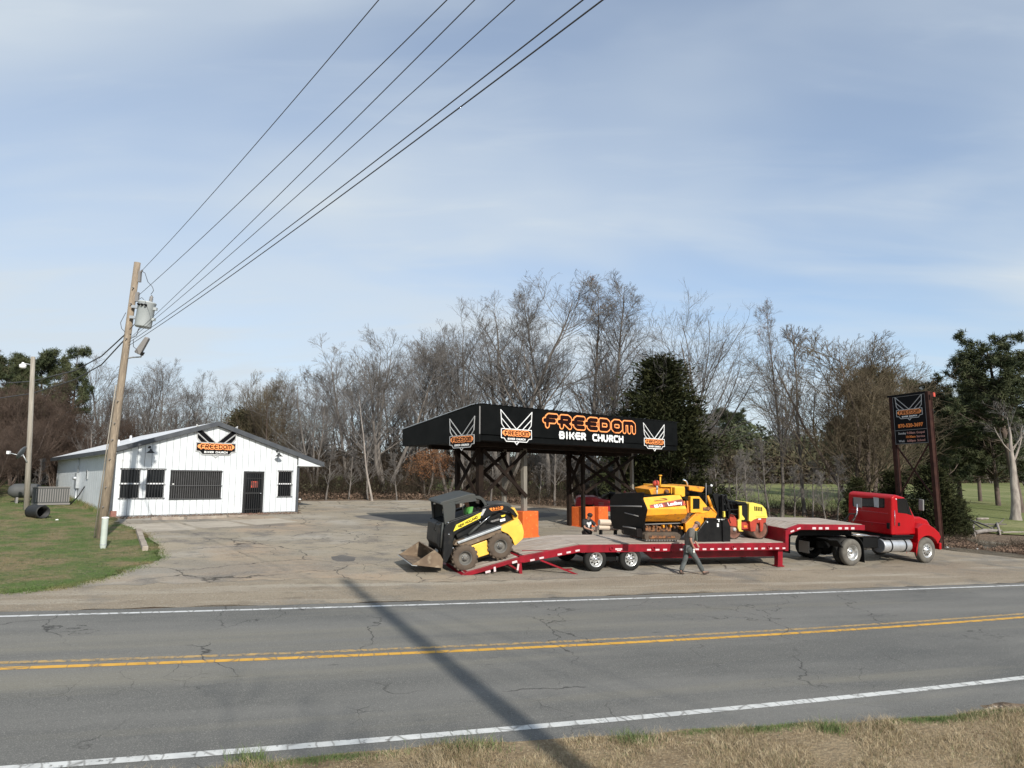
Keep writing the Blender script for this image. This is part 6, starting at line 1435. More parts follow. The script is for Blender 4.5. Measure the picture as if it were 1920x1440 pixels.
m = MB(); m.prism([A(800, 380), A(838, 370), A(840, 388), A(802, 398)], .115, .17); m.build('decal', 'sign_white', ld); m = MB(); m.prism([A(808, 350), A(842, 343), A(834, 356), A(812, 360)], .115, .17); m.build('decal', 'label_yellow', ld)
m = MB(); a, b = A(560, 490), A(640, 420); m.tube([(a[0], .08, a[1]), (b[0], .08, b[1])], .04, 10); m.build('cylinder', 'loader_grey', ld); m = MB(); a, b = A(640, 420), A(728, 345); m.tube([(a[0], .08, a[1]), (b[0], .08, b[1])], .022, 10); m.build('cylinder_rod', 'chrome', ld)
for y in (.2, 1.6):
    a, b = A(345, 590, .5), A(362, 400, .5); m = MB(); m.tube([(a[0], y, a[1]), (b[0], y, b[1])], .035, 8); m.build('tilt_cylinder', 'loader_grey', ld)
m = MB(); m.prism(P_([(318, 560), (330, 420), (368, 400), (372, 470), (362, 620), (352, 620)], .5), .25, 1.5); m.build('front_frame', 'loader_black', ld, .01)
m = MB(); a, b, c_, d_ = A(305, 455, .5), A(322, 405, .5), A(350, 395, .5), A(318, 468, .5); m.tube([(q[0], .35, q[1]) for q in (d_, a, b, c_)], .012, 6); m.build('hose', 'rubber', ld)
# cab: posts, roof, glass, lamps
roofp = P_([(340, 262), (350, 245), (550, 188), (600, 184), (612, 200), (560, 218), (360, 272)], .45)
m = MB(); m.prism(roofp, .16, 1.64); m.build('cab_roof', 'loader_grey', ld, .02)
m = MB(); m.prism(P_([(395, 232), (470, 212), (500, 222), (430, 242)], .6), .45, 1.0); m.build('roof_hatch', 'galv', ld)
def cab_side(y0, y1):
    m = MB()
    for pl2 in ([(362, 268), (452, 245), (458, 285), (452, 395), (405, 425), (380, 440)], [(452, 248), (600, 202), (606, 214), (456, 262)], [(600, 200), (640, 200), (672, 222), (695, 262), (690, 290), (676, 285), (672, 262), (650, 230), (606, 214)], [(448, 372), (640, 310), (676, 276), (690, 290), (660, 318), (450, 400)]): m.prism(P_(pl2, .45), y0, y1)
    return m.build('cab_side', 'loader_grey', ld, .008)
cab_side(.16, .22); cab_side(1.58, 1.64)
m = MB(); m.prism(P_([(606, 186), (640, 198), (700, 262), (695, 300), (680, 300), (672, 240), (604, 200)], .5), .2, 1.6); m.build('cab_rear', 'glass_dark', ld)
m = MB(); m.prism(P_([(372, 275), (384, 275), (392, 425), (380, 430)], .45), .22, .30).prism(P_([(372, 275), (384, 275), (392, 425), (380, 430)], .45), 1.5, 1.58); m.build('cab_front_posts', 'loader_black', ld)
m = MB(); m.prism(P_([(388, 400), (650, 318), (640, 360), (455, 480), (395, 470)], .5), .3, 1.5); m.build('cab_floor', 'loader_black', ld)
m = MB(); m.prism(P_([(560, 330), (600, 240), (622, 236), (640, 318), (620, 345)], .7), .6, 1.2); m.build('seat', 'rubber', ld, .03)
m = MB()
for yy in (.24, 1.5): q = A(398, 280, .45); m.lathe((q[0] - .06, yy, q[1]), [(0, -.03), (.05, -.03), (.055, .04), (0, .05)], 12, 'x')
m.build('work_lamps', 'sign_white', ld)
m = MB()
for q in ((402, 400), (406, 487), (437, 590), (640, 395)): p = A(*q); m.lathe((p[0], -.01, p[1]), [(.022, .01), (.022, -.012), (0, -.014)], 8)
m.build('grease_pins', 'chrome', ld)
# bucket
BK = [(180, 1190), (630, 1240), (640, 1110), (600, 1040), (512, 965)]
pb_ = [Vector(B(*q)) for q in BK]; th_ = .03
inn = []
for k, p in enumerate(pb_):
    a = pb_[max(k - 1, 0)]; b = pb_[min(k + 1, len(pb_) - 1)]; t = (b - a).normalized(); inn.append(p + Vector((-t.y, t.x)) * th_ * (1 if True else 1))
m = MB(); m.prism([tuple(p) for p in pb_] + [tuple(p) for p in inn[::-1]], -.03, 1.86); bk = m.build('bucket', 'bucket_rust', ld)
for y in (-.045, 1.845):
    m = MB(); m.prism([tuple(p) for p in pb_], y, y + .03); m.build('bucket_side', 'bucket_rust', bk, .004)
m = MB(); a, b = pb_[0], pb_[1]; t = (b - a).normalized(); m.prism([tuple(a - t * .05), tuple(a + t * .15), tuple(a + t * .15 + Vector((.0, -.02))), tuple(a - t * .02 + Vector((0, -.02)))], -.05, 1.88); m.build('cutting_edge', 'galv', bk)
# operator
op = thing('person', TF.sub(*[TF.side(*c2(560, 345), .9)[0], .9, TF.side(*c2(560, 345), .9)[1]]), 'operator in an orange cap and green vest sitting in the loader cab', 'person')
# hoses, guards and clutter that break up the loader's plain faces
hs = random.Random(3)
for k, (a_, b_, c_) in enumerate([((640, 440), (690, 400), (760, 372)), ((700, 410), (745, 380), (790, 352)), ((480, 520), (560, 480), (640, 450)), ((690, 372), (720, 400), (790, 410))]):
    m = MB(); m.tube([(A(*q)[0], .15 - .01 * k, A(*q)[1]) for q in (a_, b_, c_)], .016, 6); m.build('hydraulic_hose', 'rubber', ld)
m = MB()
for k in range(6): q = A(735 + k * 11, 395 - k * 3); m.box(q[0] - .02, q[0] + .02, .12, .16, q[1] - .03, q[1] + .03)
m.build('valve_block', 'lamp_grey', ld)
m = MB(); m.prism(P_([(372, 300), (440, 282), (444, 395), (392, 415)], .5), .235, .25); m.build('front_glass', 'glass_dark', ld)
for z_ in (.35, .7, 1.05):
    a_ = A(362, 600 - z_ * 150, .5); m = MB(); m.tube([(a_[0], .3, a_[1]), (a_[0], 1.45, a_[1])], .015, 6); m.build('grab_bar', 'loader_grey', ld)
m = MB(); q = A(590, 300, .45); m.tube([(A(470, 262)[0], .19, A(470, 262)[1]), (A(640, 222)[0], .19, A(640, 222)[1])], .012, 6); m.tube([(A(520, 250)[0], .19, A(520, 250)[1]), (A(530, 350)[0], .19, A(530, 350)[1])], .010, 6); m.build('window_guard', 'loader_grey', ld)
# truck: pressed lines and fittings
m = MB()
for z_ in (1.52, 1.95): m.box(xb - .013, xb + .002, YN + .18, YF_ - .18, z_, z_ + .03)
m.build('cab_back_ribs', 'pickup_red', tk, .004)
m = MB(); m.box(xb - .016, xb + .0, YN + .1, YN + .24, 1.36, 1.60); m.build('rear_vent', 'rubber', tk, .01)
m = MB(); q = K(1165, 900); m.box(xb + .02, ws1[0] - .05, YN + .01, YN + .05, zb_c - .05, zb_c - .01); m.build('sill_trim', 'rubber', tk)
m = MB(); m.tube([K3 for K3 in ((xb + .12, YN - .02, ztp - .55), (xb + .12, YN - .035, ztp - .85), (xb + .12, YN - .02, ztp - 1.15))], .012, 6); m.build('grab_handle', 'chrome', tk)
# ------------------------------------------------------------ paver on the deck
PX0 = 1.1; PZ0 = .915; PF = TF.sub(PX0 + 1.5, 1.2, PZ0)
pv = thing('asphalt_paver', PF, 'orange-yellow asphalt paver with a black hopper standing on the trailer deck', 'paver')
def C_(x, y, yy=.3): p = TF.side(*c3(x, y), yy); return (p[0] - PX0 - 1.5, p[1] - PZ0)
def CV(x, y, yy): p = C_(x, y, yy); return Vector((p[0], yy - 1.2, p[1]))
def CFr(x, y, xx=PX0 + .1): p = TF.front(*c3(x, y), xx); return (p[0] - 1.2, p[1] - PZ0)
def pr(lst, y0, y1, name, mt, par=pv, bev=.01, yy=None): m = MB(); m.prism([C_(*q, y0 if yy is None else yy) for q in lst], y0 - 1.2, y1 - 1.2); return m.build(name, mt, par, bev)
X0 = PX0 + .1 - PX0 - 1.5
fo = [CFr(*q) for q in [(118, 335), (160, 282), (435, 268), (420, 330), (462, 430), (438, 540), (432, 640), (300, 640), (150, 610), (122, 520)]]
m = MB(); m.prism(round_poly(fo, .06), X0, X0 + .07, 'x'); m.build('hopper_front', 'paver_dark', pv, .02)
m = MB(); m.prism([CFr(300, 590), CFr(428, 612), CFr(432, 700), (CFr(300, 700)[0], CFr(432, 700)[1])], X0 - .22, X0, 'x'); m.build('push_frame', 'paver_dark', pv, .03)
for (a, b, r) in (((130, 398), (425, 402), .022), ((268, 462), (395, 495), .018), ((300, 592), (420, 612), .022)):
    p, q = CFr(*a), CFr(*b); m = MB(); m.tube([(X0 - .03 - (.2 if a[1] > 500 else 0), p[0], p[1]), (X0 - .03 - (.2 if a[1] > 500 else 0), q[0], q[1])], r, 8); m.build('hopper_bar', 'lamp_grey', pv)
# near wing, three faces, 30 mm sheet
wingL = [(428, 318, .48), (462, 428, .22), (466, 488, .22), (442, 545, .50)]; wingR = [(782, 288, .48), (846, 425, .22), (852, 470, .22), (812, 542, .50)]
def wing(mir, nm='hopper_wing'):
    for k in range(3):
        q4 = [CV(*wingL[k]), CV(*wingR[k]), CV(*wingR[k + 1]), CV(*wingL[k + 1])]
        if mir: q4 = [Vector((p.x, -p.y, p.z)) for p in q4]
        n_ = (q4[1] - q4[0]).cross(q4[3] - q4[0]).normalized(); n_ = n_ if (n_.y > 0) != mir else -n_
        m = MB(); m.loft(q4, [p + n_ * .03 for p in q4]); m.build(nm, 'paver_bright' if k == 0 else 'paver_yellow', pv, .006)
    return
wing(False); wing(True)
a, b, d_ = CV(*wingL[0]), CV(*wingR[0]), CV(*wingL[1]); ex = (b - a).normalized(); nn = ex.cross(a - d_).normalized(); nn = nn if nn.y < 0 else -nn; ez = nn.cross(ex) * -1; ez = ez if ez.z > 0 else -ez
Lw = (b - a).length; Hw = (a - d_).length
# the label strip: lower part of the panel
def PP2(s_, t_, o_=.004): return a + ex * (s_ * Lw) + (d_ - a).normalized() * (t_ * Hw) + nn * o_
m = MB(); q4 = [PP2(.12, .70), PP2(1.0, .42), PP2(1.06, .95), PP2(.12, .95)]; m.loft(q4, [p + nn * .003 for p in q4]); m.build('brand_strip', 'label_red', pv)
mid = (PP2(.05, .85) + PP2(1.0, .75)) / 2; e2 = (PP2(1.0, .74) - PP2(.1, .86)).normalized(); z2 = (ez - e2 * ez.dot(e2)).normalized()
m = MB(); text_into(m, '8515', .155, PP2(.34, .84, .008), e2, z2, nn, .008, 1.1, 'CENTER', .002); m.build('brand_lettering', 'sign_white', pv)
m = MB(); text_into(m, 'LeeBoy', .165, PP2(.78, .76, .008), e2, z2, nn, .008, 1.15, 'CENTER', .002); m.build('brand_lettering', 'sign_white', pv)
m = MB(); q4 = [PP2(.42, .16), PP2(.60, .22), PP2(.64, .36), PP2(.5, .22)]; m.loft(q4, [p + nn * .003 for p in q4]); q4 = [PP2(.28, .34), PP2(.62, .33), PP2(.62, .38), PP2(.28, .39)]; m.loft(q4, [p + nn * .003 for p in q4]); m.build('badge', 'paver_rust', pv)
pr([(440, 300), (800, 270), (830, 540), (445, 545)], .55, 1.9, 'hopper_body', 'paver_dark')
pr([(490, 240), (510, 236), (600, 212), (700, 212), (705, 300), (515, 300)], .75, 1.75, 'hood', 'paver_yellow', bev=.02)
pr([(600, 206), (830, 212), (830, 222), (600, 216)], .65, 1.8, 'hood_top', 'paver_bright')
pr([(735, 220), (826, 218), (832, 226), (832, 308), (800, 312), (796, 296), (735, 292)], .45, .9, 'side_box', 'paver_bright', bev=.02)
pr([(700, 222), (708, 222), (708, 295), (700, 295)], .55, .6, 'hood_post', 'paver_bright')
for (cx, cy, r) in ((722, 250, .07), (655, 262, .09)): p = CV(cx, cy, .7); m = MB(); m.ball(tuple(p), r, 10); m.build('filter', 'paver_rust', pv)
pr([(832, 214), (874, 214), (874, 292), (832, 296)], .6, 1.2, 'muffler_box', 'paver_dark', bev=.02)
m = MB(); m.tube([CV(852, 218, .9), CV(852, 182, .9), CV(842, 164, .9), CV(816, 148, .9)], .032, 10); m.build('exhaust_pipe', 'chrome', pv)
pr([(872, 212), (1018, 218), (1002, 262), (985, 268), (872, 250)], .5, 1.9, 'operator_canopy', 'paver_yellow', bev=.02)
pr([(875, 262), (985, 270), (1020, 300), (1030, 390), (890, 308)], .8, 1.7, 'operator_console', 'paver_dark')
m = MB(); m.tube([CV(595, 215, .6), CV(597, 112, .6)], .026, 8); p = CV(597, 108, .6); m.lathe(tuple(p), [(0, .02), (.06, .015), (.06, -.02), (0, -.02)], 12, 'z'); m.build('light_post', 'paver_bright', pv)
p = CV(556, 184, .9); m = MB(); m.ball(tuple(p), .125, 14); m.build('red_globe', 'label_red', pv)
m = MB(); m.tube([CV(567, 205, .75), CV(567, 240, .75)], .045, 8); m.tube([CV(567, 240, .75), CV(562, 300, .75)], .03, 8); m.build('lever', 'sign_silver', pv)
pr([(885, 308), (968, 308), (1040, 398), (1052, 455), (1000, 470), (970, 462), (885, 462)], .42, .60, 'side_panel', 'paver_bright', bev=.015)
pr([(905, 326), (968, 328), (968, 424), (905, 426)], .41, .425, 'panel_window', 'glass_dark', bev=0, yy=.42)
pr([(835, 565), (935, 468), (1000, 468), (1055, 410), (1135, 475), (1120, 512), (1042, 515), (985, 600), (900, 690), (838, 640)], .44, .58, 'tail_plate', 'paver_yellow', bev=.015)
pr([(1004, 412), (1060, 405), (1075, 425), (1062, 445), (1004, 440)], .40, .44, 'grab_handle', 'paver_rust')
pr([(800, 530), (835, 490), (880, 462), (892, 470), (838, 560), (800, 560)], .40, .5, 'tow_arm', 'paver_rust')
for (a_, b_, r) in (((1045, 300), (1072, 400), .04), ((1072, 400), (1128, 470), .035), ((1055, 310), (1095, 420), .02)): m = MB(); m.tube([CV(*a_, .6), CV(*b_, .6)], r, 8); m.build('rear_post', 'paver_yellow', pv)
m = MB(); m.tube([CV(1030, 180, .6), CV(1030, 385, .6)], .016, 6); m.tube([CV(1030, 180, 1.7), CV(1030, 385, 1.7)], .016, 6); m.build('hand_rail', 'lamp_grey', pv)
pr([(1042, 215), (1078, 200), (1092, 232), (1085, 280), (1050, 285)], .8, 1.1, 'control_head', 'rubber'); p = CV(1080, 205, .8); m = MB(); m.ball(tuple(p), .05, 8); m.build('control_lamp', 'sign_white', pv)
for (x0_, x1_) in ((848, 862), (820, 832)): pr([(x0_, 350), (x1_, 350), (x1_ + 6, 462), (x0_ + 6, 462)], .5, .56, 'hose_guard', 'label_orange')
# running gear
pr([(440, 545), (830, 545), (850, 640), (770, 716), (480, 722), (442, 690)], .62, 1.8, 'chassis', 'paver_dark')
tr_ = [(462, 722), (448, 700), (452, 668), (480, 650), (760, 650), (792, 672), (790, 705), (770, 722)]
for y0, y1 in ((.40, .66), (1.74, 2.0)): pr(tr_, y0, y1, 'track', 'tyre_mud', bev=.02, yy=.40)
m = MB()
for k in range(13): x_, z_ = C_(468 + k * 24.5, 722, .4); m.box(x_ - .035, x_ + .03, .395 - 1.2, .66 - 1.2, z_ - .02, z_ + .012)
m.build('track_pads', 'lamp_grey', pv)
pr([(488, 678), (728, 680), (735, 700), (488, 706)], .37, .42, 'track_frame', 'paver_rust', yy=.4)
rr_ = random.Random(4)
for k in range(11):
    x_ = 455 + k * 33; y_ = 585 + rr_.uniform(-8, 25); w_, h_ = rr_.uniform(10, 19), rr_.uniform(10, 26)
    pr([(x_, y_), (x_ + w_, y_ - 4), (x_ + w_ + 4, y_ + h_), (x_ + 3, y_ + h_ + 3)], .50 + rr_.uniform(-.08, .06), .66, 'bracket', rr_.choice(['paver_rust', 'paver_yellow', 'paver_rust', 'lamp_grey']), yy=.5)
m = MB(); m.tube([CV(445, 572, .5), CV(640, 566, .5), CV(800, 560, .5)], .02, 6); m.build('hydraulic_line', 'lamp_grey', pv)
pr([(455, 590), (470, 585), (560, 590), (700, 600), (700, 640), (460, 640)], .60, .63, 'gear_cover', 'paver_rust')
pr([(80, 445), (122, 445), (125, 545), (80, 540)], 2.2, 2.5, 'far_wing_edge', 'label_orange') if False else None

# ------------------------------------------------------------ black loader attachment between paver and roller
AF = TF.sub(4.85, 1.0, PZ0); ta = thing('loader_attachment', AF, 'black steel loader attachment with a tall frame on the deck between paver and roller', 'attachment')
def E_(x, y, yy): p = TF.side(*c3(x, y), yy); return (p[0] - 4.85, p[1] - PZ0)
def pa(lst, y0, y1, name, mt='attach_black', bev=.015, par=ta): m = MB(); m.prism([E_(*q, y0) for q in lst], y0 - 1.0, y1 - 1.0); return m.build(name, mt, par, bev)
pa([(1042, 518), (1112, 516), (1100, 560), (1030, 742), (962, 730), (925, 700), (950, 640)], .28, .34, 'side_shield')
pa([(1060, 560), (1100, 530), (1240, 535), (1262, 600), (1262, 742), (1026, 742)], .30, 1.6, 'housing')
pa([(1040, 512), (1236, 514), (1240, 532), (1036, 528)], .26, 1.7, 'top_plate')
pa([(1186, 516), (1198, 516), (1206, 742), (1192, 742)], .24, .30, 'rib')
pa([(1096, 292), (1122, 280), (1225, 295), (1250, 505), (1118, 505), (1136, 440)], .9, 1.0, 'back_screen', 'rubber')
for q in ([(1180, 290), (1198, 290), (1206, 510), (1188, 510)], [(1210, 285), (1226, 290), (1262, 420), (1256, 520), (1240, 520), (1244, 425)]): pa(q, .7, .8, 'mast')
for (p_, q_, r) in (((1180, 300), (1230, 300), .03), ((1186, 380), (1240, 384), .025), ((1190, 440), (1330, 430), .022), ((1256, 470), (1312, 480), .03)):
    m = MB(); a, b = E_(*p_, .75), E_(*q_, .75); m.tube([(a[0], -.25, a[1]), (b[0], -.25, b[1])], r, 8); m.build('mast_bar', 'attach_black', ta)
m = MB(); pts = [E_(*q, .6) for q in ((1205, 320), (1240, 350), (1225, 400), (1260, 430), (1240, 500), (1262, 560))]; m.tube([(p[0], -.4, p[1]) for p in pts], .02, 6); m.build('hose', 'rubber', ta)
for q in ([(1128, 520), (1158, 520), (1158, 527), (1128, 527)], [(1166, 520), (1196, 520), (1190, 532), (1172, 530)], [(1134, 562), (1152, 562), (1152, 596), (1134, 596)], [(1140, 530), (1150, 530), (1150, 548), (1140, 548)]):
    m = MB(); m.prism([E_(*p, .29) for p in q], .25 - 1.0, .256 - 1.0) if q[0][1] < 540 else m.prism([E_(*p, .29) for p in q], .292 - 1.0, .298 - 1.0); m.build('decal', 'sign_white', ta)
m = MB(); p = E_(1040, 550, .28); m.ball((p[0], .27 - 1.0, p[1]), .03); m.build('lamp', 'sign_white', ta)
pa([(1200, 450), (1212, 448), (1216, 500), (1198, 505)], .6, .7, 'jack_handle', 'roller_yellow')

# ------------------------------------------------------------ tandem roller
RX = 6.9; RLF = TF.sub(RX, 1.3, PZ0); rl = thing('tandem_roller', RLF, 'small yellow and red tandem roller at the front of the trailer deck', 'roller')
YR = .80
def H_(x, y, yy=YR): p = TF.side(*c3(x, y), yy); return (p[0] - RX, p[1] - PZ0)
def ph(lst, y0, y1, name, mt, bev=.015, rnd=0, par=rl, yy=YR):
    P = [H_(*q, yy) for q in lst]; P = round_poly(P, rnd) if rnd else P; m = MB(); m.prism(P, y0 - 1.3, y1 - 1.3); return m.build(name, mt, par, bev, 3)
ph([(1440, 372), (1475, 365), (1560, 388), (1598, 430), (1614, 512), (1520, 514), (1478, 530), (1456, 548), (1436, 540)], .80, 1.75, 'hood', 'roller_yellow', .05, .05)
for k in range(5): ph([(1486 + k * 16, 400 + k * 2), (1496 + k * 16, 401 + k * 2), (1498 + k * 16, 443 + k), (1488 + k * 16, 442 + k)], .792, .803, 'vent_slot', 'rubber', 0)
ph([(1500, 492), (1590, 490), (1596, 500), (1500, 503)], .790, .803, 'hood_crease', 'loader_yellow', 0)
ph([(1452, 548), (1480, 530), (1520, 515), (1612, 514), (1606, 556), (1570, 566), (1520, 562), (1506, 640), (1462, 642)], .84, 1.70, 'rear_frame', 'roller_red', .02)
for y0, y1 in ((.80, .86), (1.68, 1.74)): ph([(1540, 545), (1575, 545), (1572, 610), (1562, 640), (1545, 640)], y0, y1, 'drum_fork', 'roller_red', .01)
def drum(cx, cy, r, nm='drum'):
    x_, z_ = H_(cx, cy); z_ = r; m = MB(); m.lathe((x_, -.42, z_), [(r * .9, .0), (r, .02), (r, .84), (r * .9, .86)], 40); o = m.build(nm, 'drum_steel', rl)
    m = MB(); m.lathe((x_, -.42, z_), [(r * .9, .03), (r * .5, .05), (r * .45, .02), (.0, .02)], 30); m.build('drum_face', 'drum_rust', o)
    m = MB(); m.lathe((x_, -.44, z_), [(0, -.02), (.06, -.02), (.07, .04)], 14); m.build('hub', 'sign_silver', o); return o
drum(1560, 645, .36); drum(1312, 645, .36)
ph([(1340, 362), (1418, 362), (1428, 384), (1335, 384)], .85, 1.70, 'seat_back', 'rubber', .02)
ph([(1378, 384), (1436, 380), (1440, 545), (1388, 545)], .88, 1.66, 'operator_platform', 'rubber', .01)
ph([(1346, 398), (1370, 396), (1372, 480), (1398, 516), (1396, 530), (1366, 532), (1366, 628), (1384, 632), (1384, 640), (1346, 640), (1332, 600), (1332, 540), (1348, 520)], .80, .88, 'front_panel', 'roller_yellow', .015)
ph([(1252, 458), (1290, 470), (1330, 520), (1332, 596), (1270, 590), (1248, 540)], .86, 1.70, 'front_frame', 'roller_red', .02)
ph([(1380, 545), (1456, 545), (1456, 620), (1390, 625)], .95, 1.6, 'articulation', 'roller_red', .01); ph([(1410, 586), (1440, 586), (1440, 606), (1410, 604)], .93, .95, 'plate', 'label_orange', 0)
m = MB(); a, b, c_ = H_(1320, 370), H_(1324, 400), H_(1345, 470); m.tube([(q[0], -.2, q[1]) for q in (a, b, c_)], .02, 8); m.lathe((H_(1322, 385)[0], -.2, H_(1322, 385)[1]), [(.12, -.01), (.14, 0), (.12, .01), (.12, -.01)], 16, 'z'); m.build('steering_wheel', 'rubber', rl)
ph([(1530, 515), (1560, 515), (1556, 528), (1532, 528)], .835, .842, 'decal', 'sign_white', 0)
m = MB(); m.tube([(H_(1440, 375)[0], .45, H_(1440, 375)[1]), (H_(1440, 300)[0] - .0, .45, H_(1440, 375)[1] + .02), (H_(1400, 362)[0], .45, H_(1400, 362)[1])], .02, 6); m.build('roll_bar', 'rubber', rl)

# ------------------------------------------------------------ red open-top car behind the canopy
QF = Frame(4.95, 41.5, 176)      # its nose points left in the picture
qc = thing('off_road_car', QF, 'dark red off-road car parked behind the far canopy posts, mostly hidden by the paver', 'car')
# local x forward; y<0 side faces away, so the visible side is +y
bp = [(-2.6, .55), (-2.6, 1.15), (-.9, 1.2), (.0, 1.25), (.25, 1.33), (1.15, 1.30), (1.32, 1.2), (1.36, .75), (1.30, .55), (1.02, .55), (.98, .80), (.80, .98), (.55, 1.0), (.3, .9), (.15, .6), (-1.5, .5), (-1.55, .85), (-1.8, 1.0), (-2.1, .9), (-2.25, .6)]
m = MB(); m.prism(bp, -.85, .85); m.build('body', 'pickup_red', qc, .05, 3)
m = MB(); m.prism([(.35, 1.2), (1.3, 1.15), (1.33, .9), (.4, .9)], .70, .92); m.build('fender_top', 'pickup_red', qc, .04, 3)
m = MB(); m.prism([(-.35, 1.25), (-.1, 1.25), (-.5, 1.58), (-.6, 1.58)], -.75, .75); m.build('windscreen', 'glass_dark', qc, .01)
m = MB(); m.prism([(-2.2, 1.15), (-2.2, 1.50), (-.62, 1.60), (-.55, 1.55), (-.6, 1.2)], -.7, .7); m.build('soft_top', 'rubber', qc, .08, 3)
for x in (.57, -1.85): wheel(qc, x, .41, .41, .24, .86, .24, 'tyre', 'rim_silver', side=1, dish=.06, lugs=5); wheel(qc, x, .41, .41, .24, -.86, .24, 'tyre', 'rim_silver', side=-1, dish=.06, lugs=5)
m = MB(); m.box(1.36, 1.50, -.75, .75, .55, .72); m.build('bumper', 'rubber', qc, .02)
m = MB()
for z in (1.02, .92, .82): m.box(-.25, .05, .852, .86, z - .015, z + .015)
m.build('side_vents', 'lamp_grey', qc)
for y in (-.6, .6): m = MB(); m.lathe((1.36, y, .98), [(.09, 0), (.09, .02), (0, .03)], 14, 'x'); m.build('headlight', 'sign_white', qc)
m = MB(); p = QF.m.inverted() @ at(1165, 919, 41.3); m.ball((-1.45, .3, 1.66), .08, 10); m.box(-1.5, -1.4, .25, .35, 1.55, 1.62); m.build('beacon', 'label_red', qc)

# ------------------------------------------------------------ people
def skin(name, J, E, mt, parent, sub=2):
    """continuous surface grown around joints J {name: (x,y,z,r)} along edges E; the first joint is the root"""
    me = D.meshes.new(name); bm = bmesh.new(); lay = bm.verts.layers.skin.verify(); ids = {}
    for k, (n_, j) in enumerate(J.items()):
        v = bm.verts.new(j[:3]); v[lay].radius = (j[3], j[4] if len(j) > 4 else j[3]); v[lay].use_root = (k == 0); ids[n_] = v
    for a, b in E: bm.edges.new((ids[a], ids[b]))
    bm.to_mesh(me); bm.free(); me.materials.append(MATS[mt]); o = D.objects.new(name, me); COL.objects.link(o); o.parent = parent
    s_ = o.modifiers.new('skin', 'SKIN'); s_.use_smooth_shade = True
    if sub: q = o.modifiers.new('sub', 'SUBSURF'); q.levels = sub; q.render_levels = sub + 0
    return o
def V3(a): return Vector(a)
def person(frame, J, label, colors, hat=None, sleeves='short', bottoms=True, feet=True, extra=None):
    """J: pelvis, chest, neck, head, and per side shoulder, elbow, wrist, hip, knee, ankle, toe (local coordinates)"""
    t = thing('person', frame, label, 'person') if not isinstance(frame, bpy.types.Object) else frame
    pel, ch, nk, hd = V3(J['pelvis']), V3(J['chest']), V3(J['neck']), V3(J['head'])
    B = {'pelvis': (*pel, .10), 'belly': (*(pel.lerp(ch, .5)), .105), 'chest': (*ch, .12), 'neck': (*nk, .05), 'head0': (*(nk.lerp(hd, .55)), .068), 'head': (*hd, .092, .08), 'crown': (*(hd + (hd - nk).normalized() * .07), .065)}
    E = [('pelvis', 'belly'), ('belly', 'chest'), ('chest', 'neck'), ('neck', 'head0'), ('head0', 'head'), ('head', 'crown')]
    for s_ in 'LR':
        sh, el, wr = V3(J['sh' + s_]), V3(J['el' + s_]), V3(J['wr' + s_])
        B['sh' + s_] = (*sh, .055); B['el' + s_] = (*el, .04); B['wr' + s_] = (*wr, .028); d = (wr - el).normalized(); pm = wr + d * .07
        B['pm' + s_] = (*pm, .036, .02); E += [('chest', 'sh' + s_), ('sh' + s_, 'el' + s_), ('el' + s_, 'wr' + s_), ('wr' + s_, 'pm' + s_)]
        sd_ = d.cross(V3((0, 1, 0))); sd_ = sd_.normalized() if sd_.length > .1 else V3((1, 0, 0))
        for k in range(4):
            o_ = sd_ * (k - 1.5) * .019; l = (.075, .085, .08, .062)[k]; cu = V3((0, .012 if s_ == 'R' else -.012, 0)); f1, f2 = pm + o_ + d * l * .55, pm + o_ * 1.1 + d * l + cu
            B[f'f{k}a' + s_] = (*f1, .009); B[f'f{k}b' + s_] = (*f2, .008); E += [('pm' + s_, f'f{k}a' + s_), (f'f{k}a' + s_, f'f{k}b' + s_)]
        th = wr + d * .03 + sd_ * .045; B['th' + s_] = (*th, .010); B['tb' + s_] = (*(th + d * .035 + sd_ * .01), .009); E += [('wr' + s_, 'th' + s_), ('th' + s_, 'tb' + s_)]
        hp_, kn, an, to = V3(J['hip' + s_]), V3(J['kn' + s_]), V3(J['an' + s_]), V3(J['toe' + s_])
        B['hip' + s_] = (*hp_, .075); B['kn' + s_] = (*kn, .052); B['an' + s_] = (*an, .036); B['toe' + s_] = (*to, .03)
        E += [('pelvis', 'hip' + s_), ('hip' + s_, 'kn' + s_), ('kn' + s_, 'an' + s_), ('an' + s_, 'toe' + s_)]
    body = skin('body', B, E, colors['skin'], t)
    f = V3(J.get('face', (1, 0, 0))).normalized(); up = (hd - nk).normalized(); sd_ = up.cross(f).normalized()
    m = MB(); m.loft([hd + f * .085 + sd_ * .012 - up * .03, hd + f * .085 - sd_ * .012 - up * .03, hd + f * .085 + up * .02], [hd + f * .118 + sd_ * .008 - up * .025, hd + f * .118 - sd_ * .008 - up * .025, hd + f * .10 + up * .02]); m.build('nose', colors['skin'], t)
    for q in (1, -1):
        m = MB(); m.ball(tuple(hd + f * .082 + sd_ * q * .032 + up * .012), .013, 8); m.build('eye', 'sign_dark', t)
        m = MB(); m.ball(tuple(hd + sd_ * q * .086 - up * .005), .03, 8, (.6, .4, 1)); m.build('ear', colors['skin'], t)
    m = MB(); m.ball(tuple(hd + f * .084 - up * .055), .022, 8, (.5, 1, .35)); m.build('mouth', 'label_red' if False else 'boot_brown', t)
    S_ = {'belly': (*(pel - (ch - pel) * .06), .16, .145), 'mid': (*(pel.lerp(ch, .55)), .165, .15), 'chest': (*ch, .175, .155), 'neck': (*(ch.lerp(nk, .88)), .085)}; SE = [('belly', 'mid'), ('mid', 'chest'), ('chest', 'neck')]
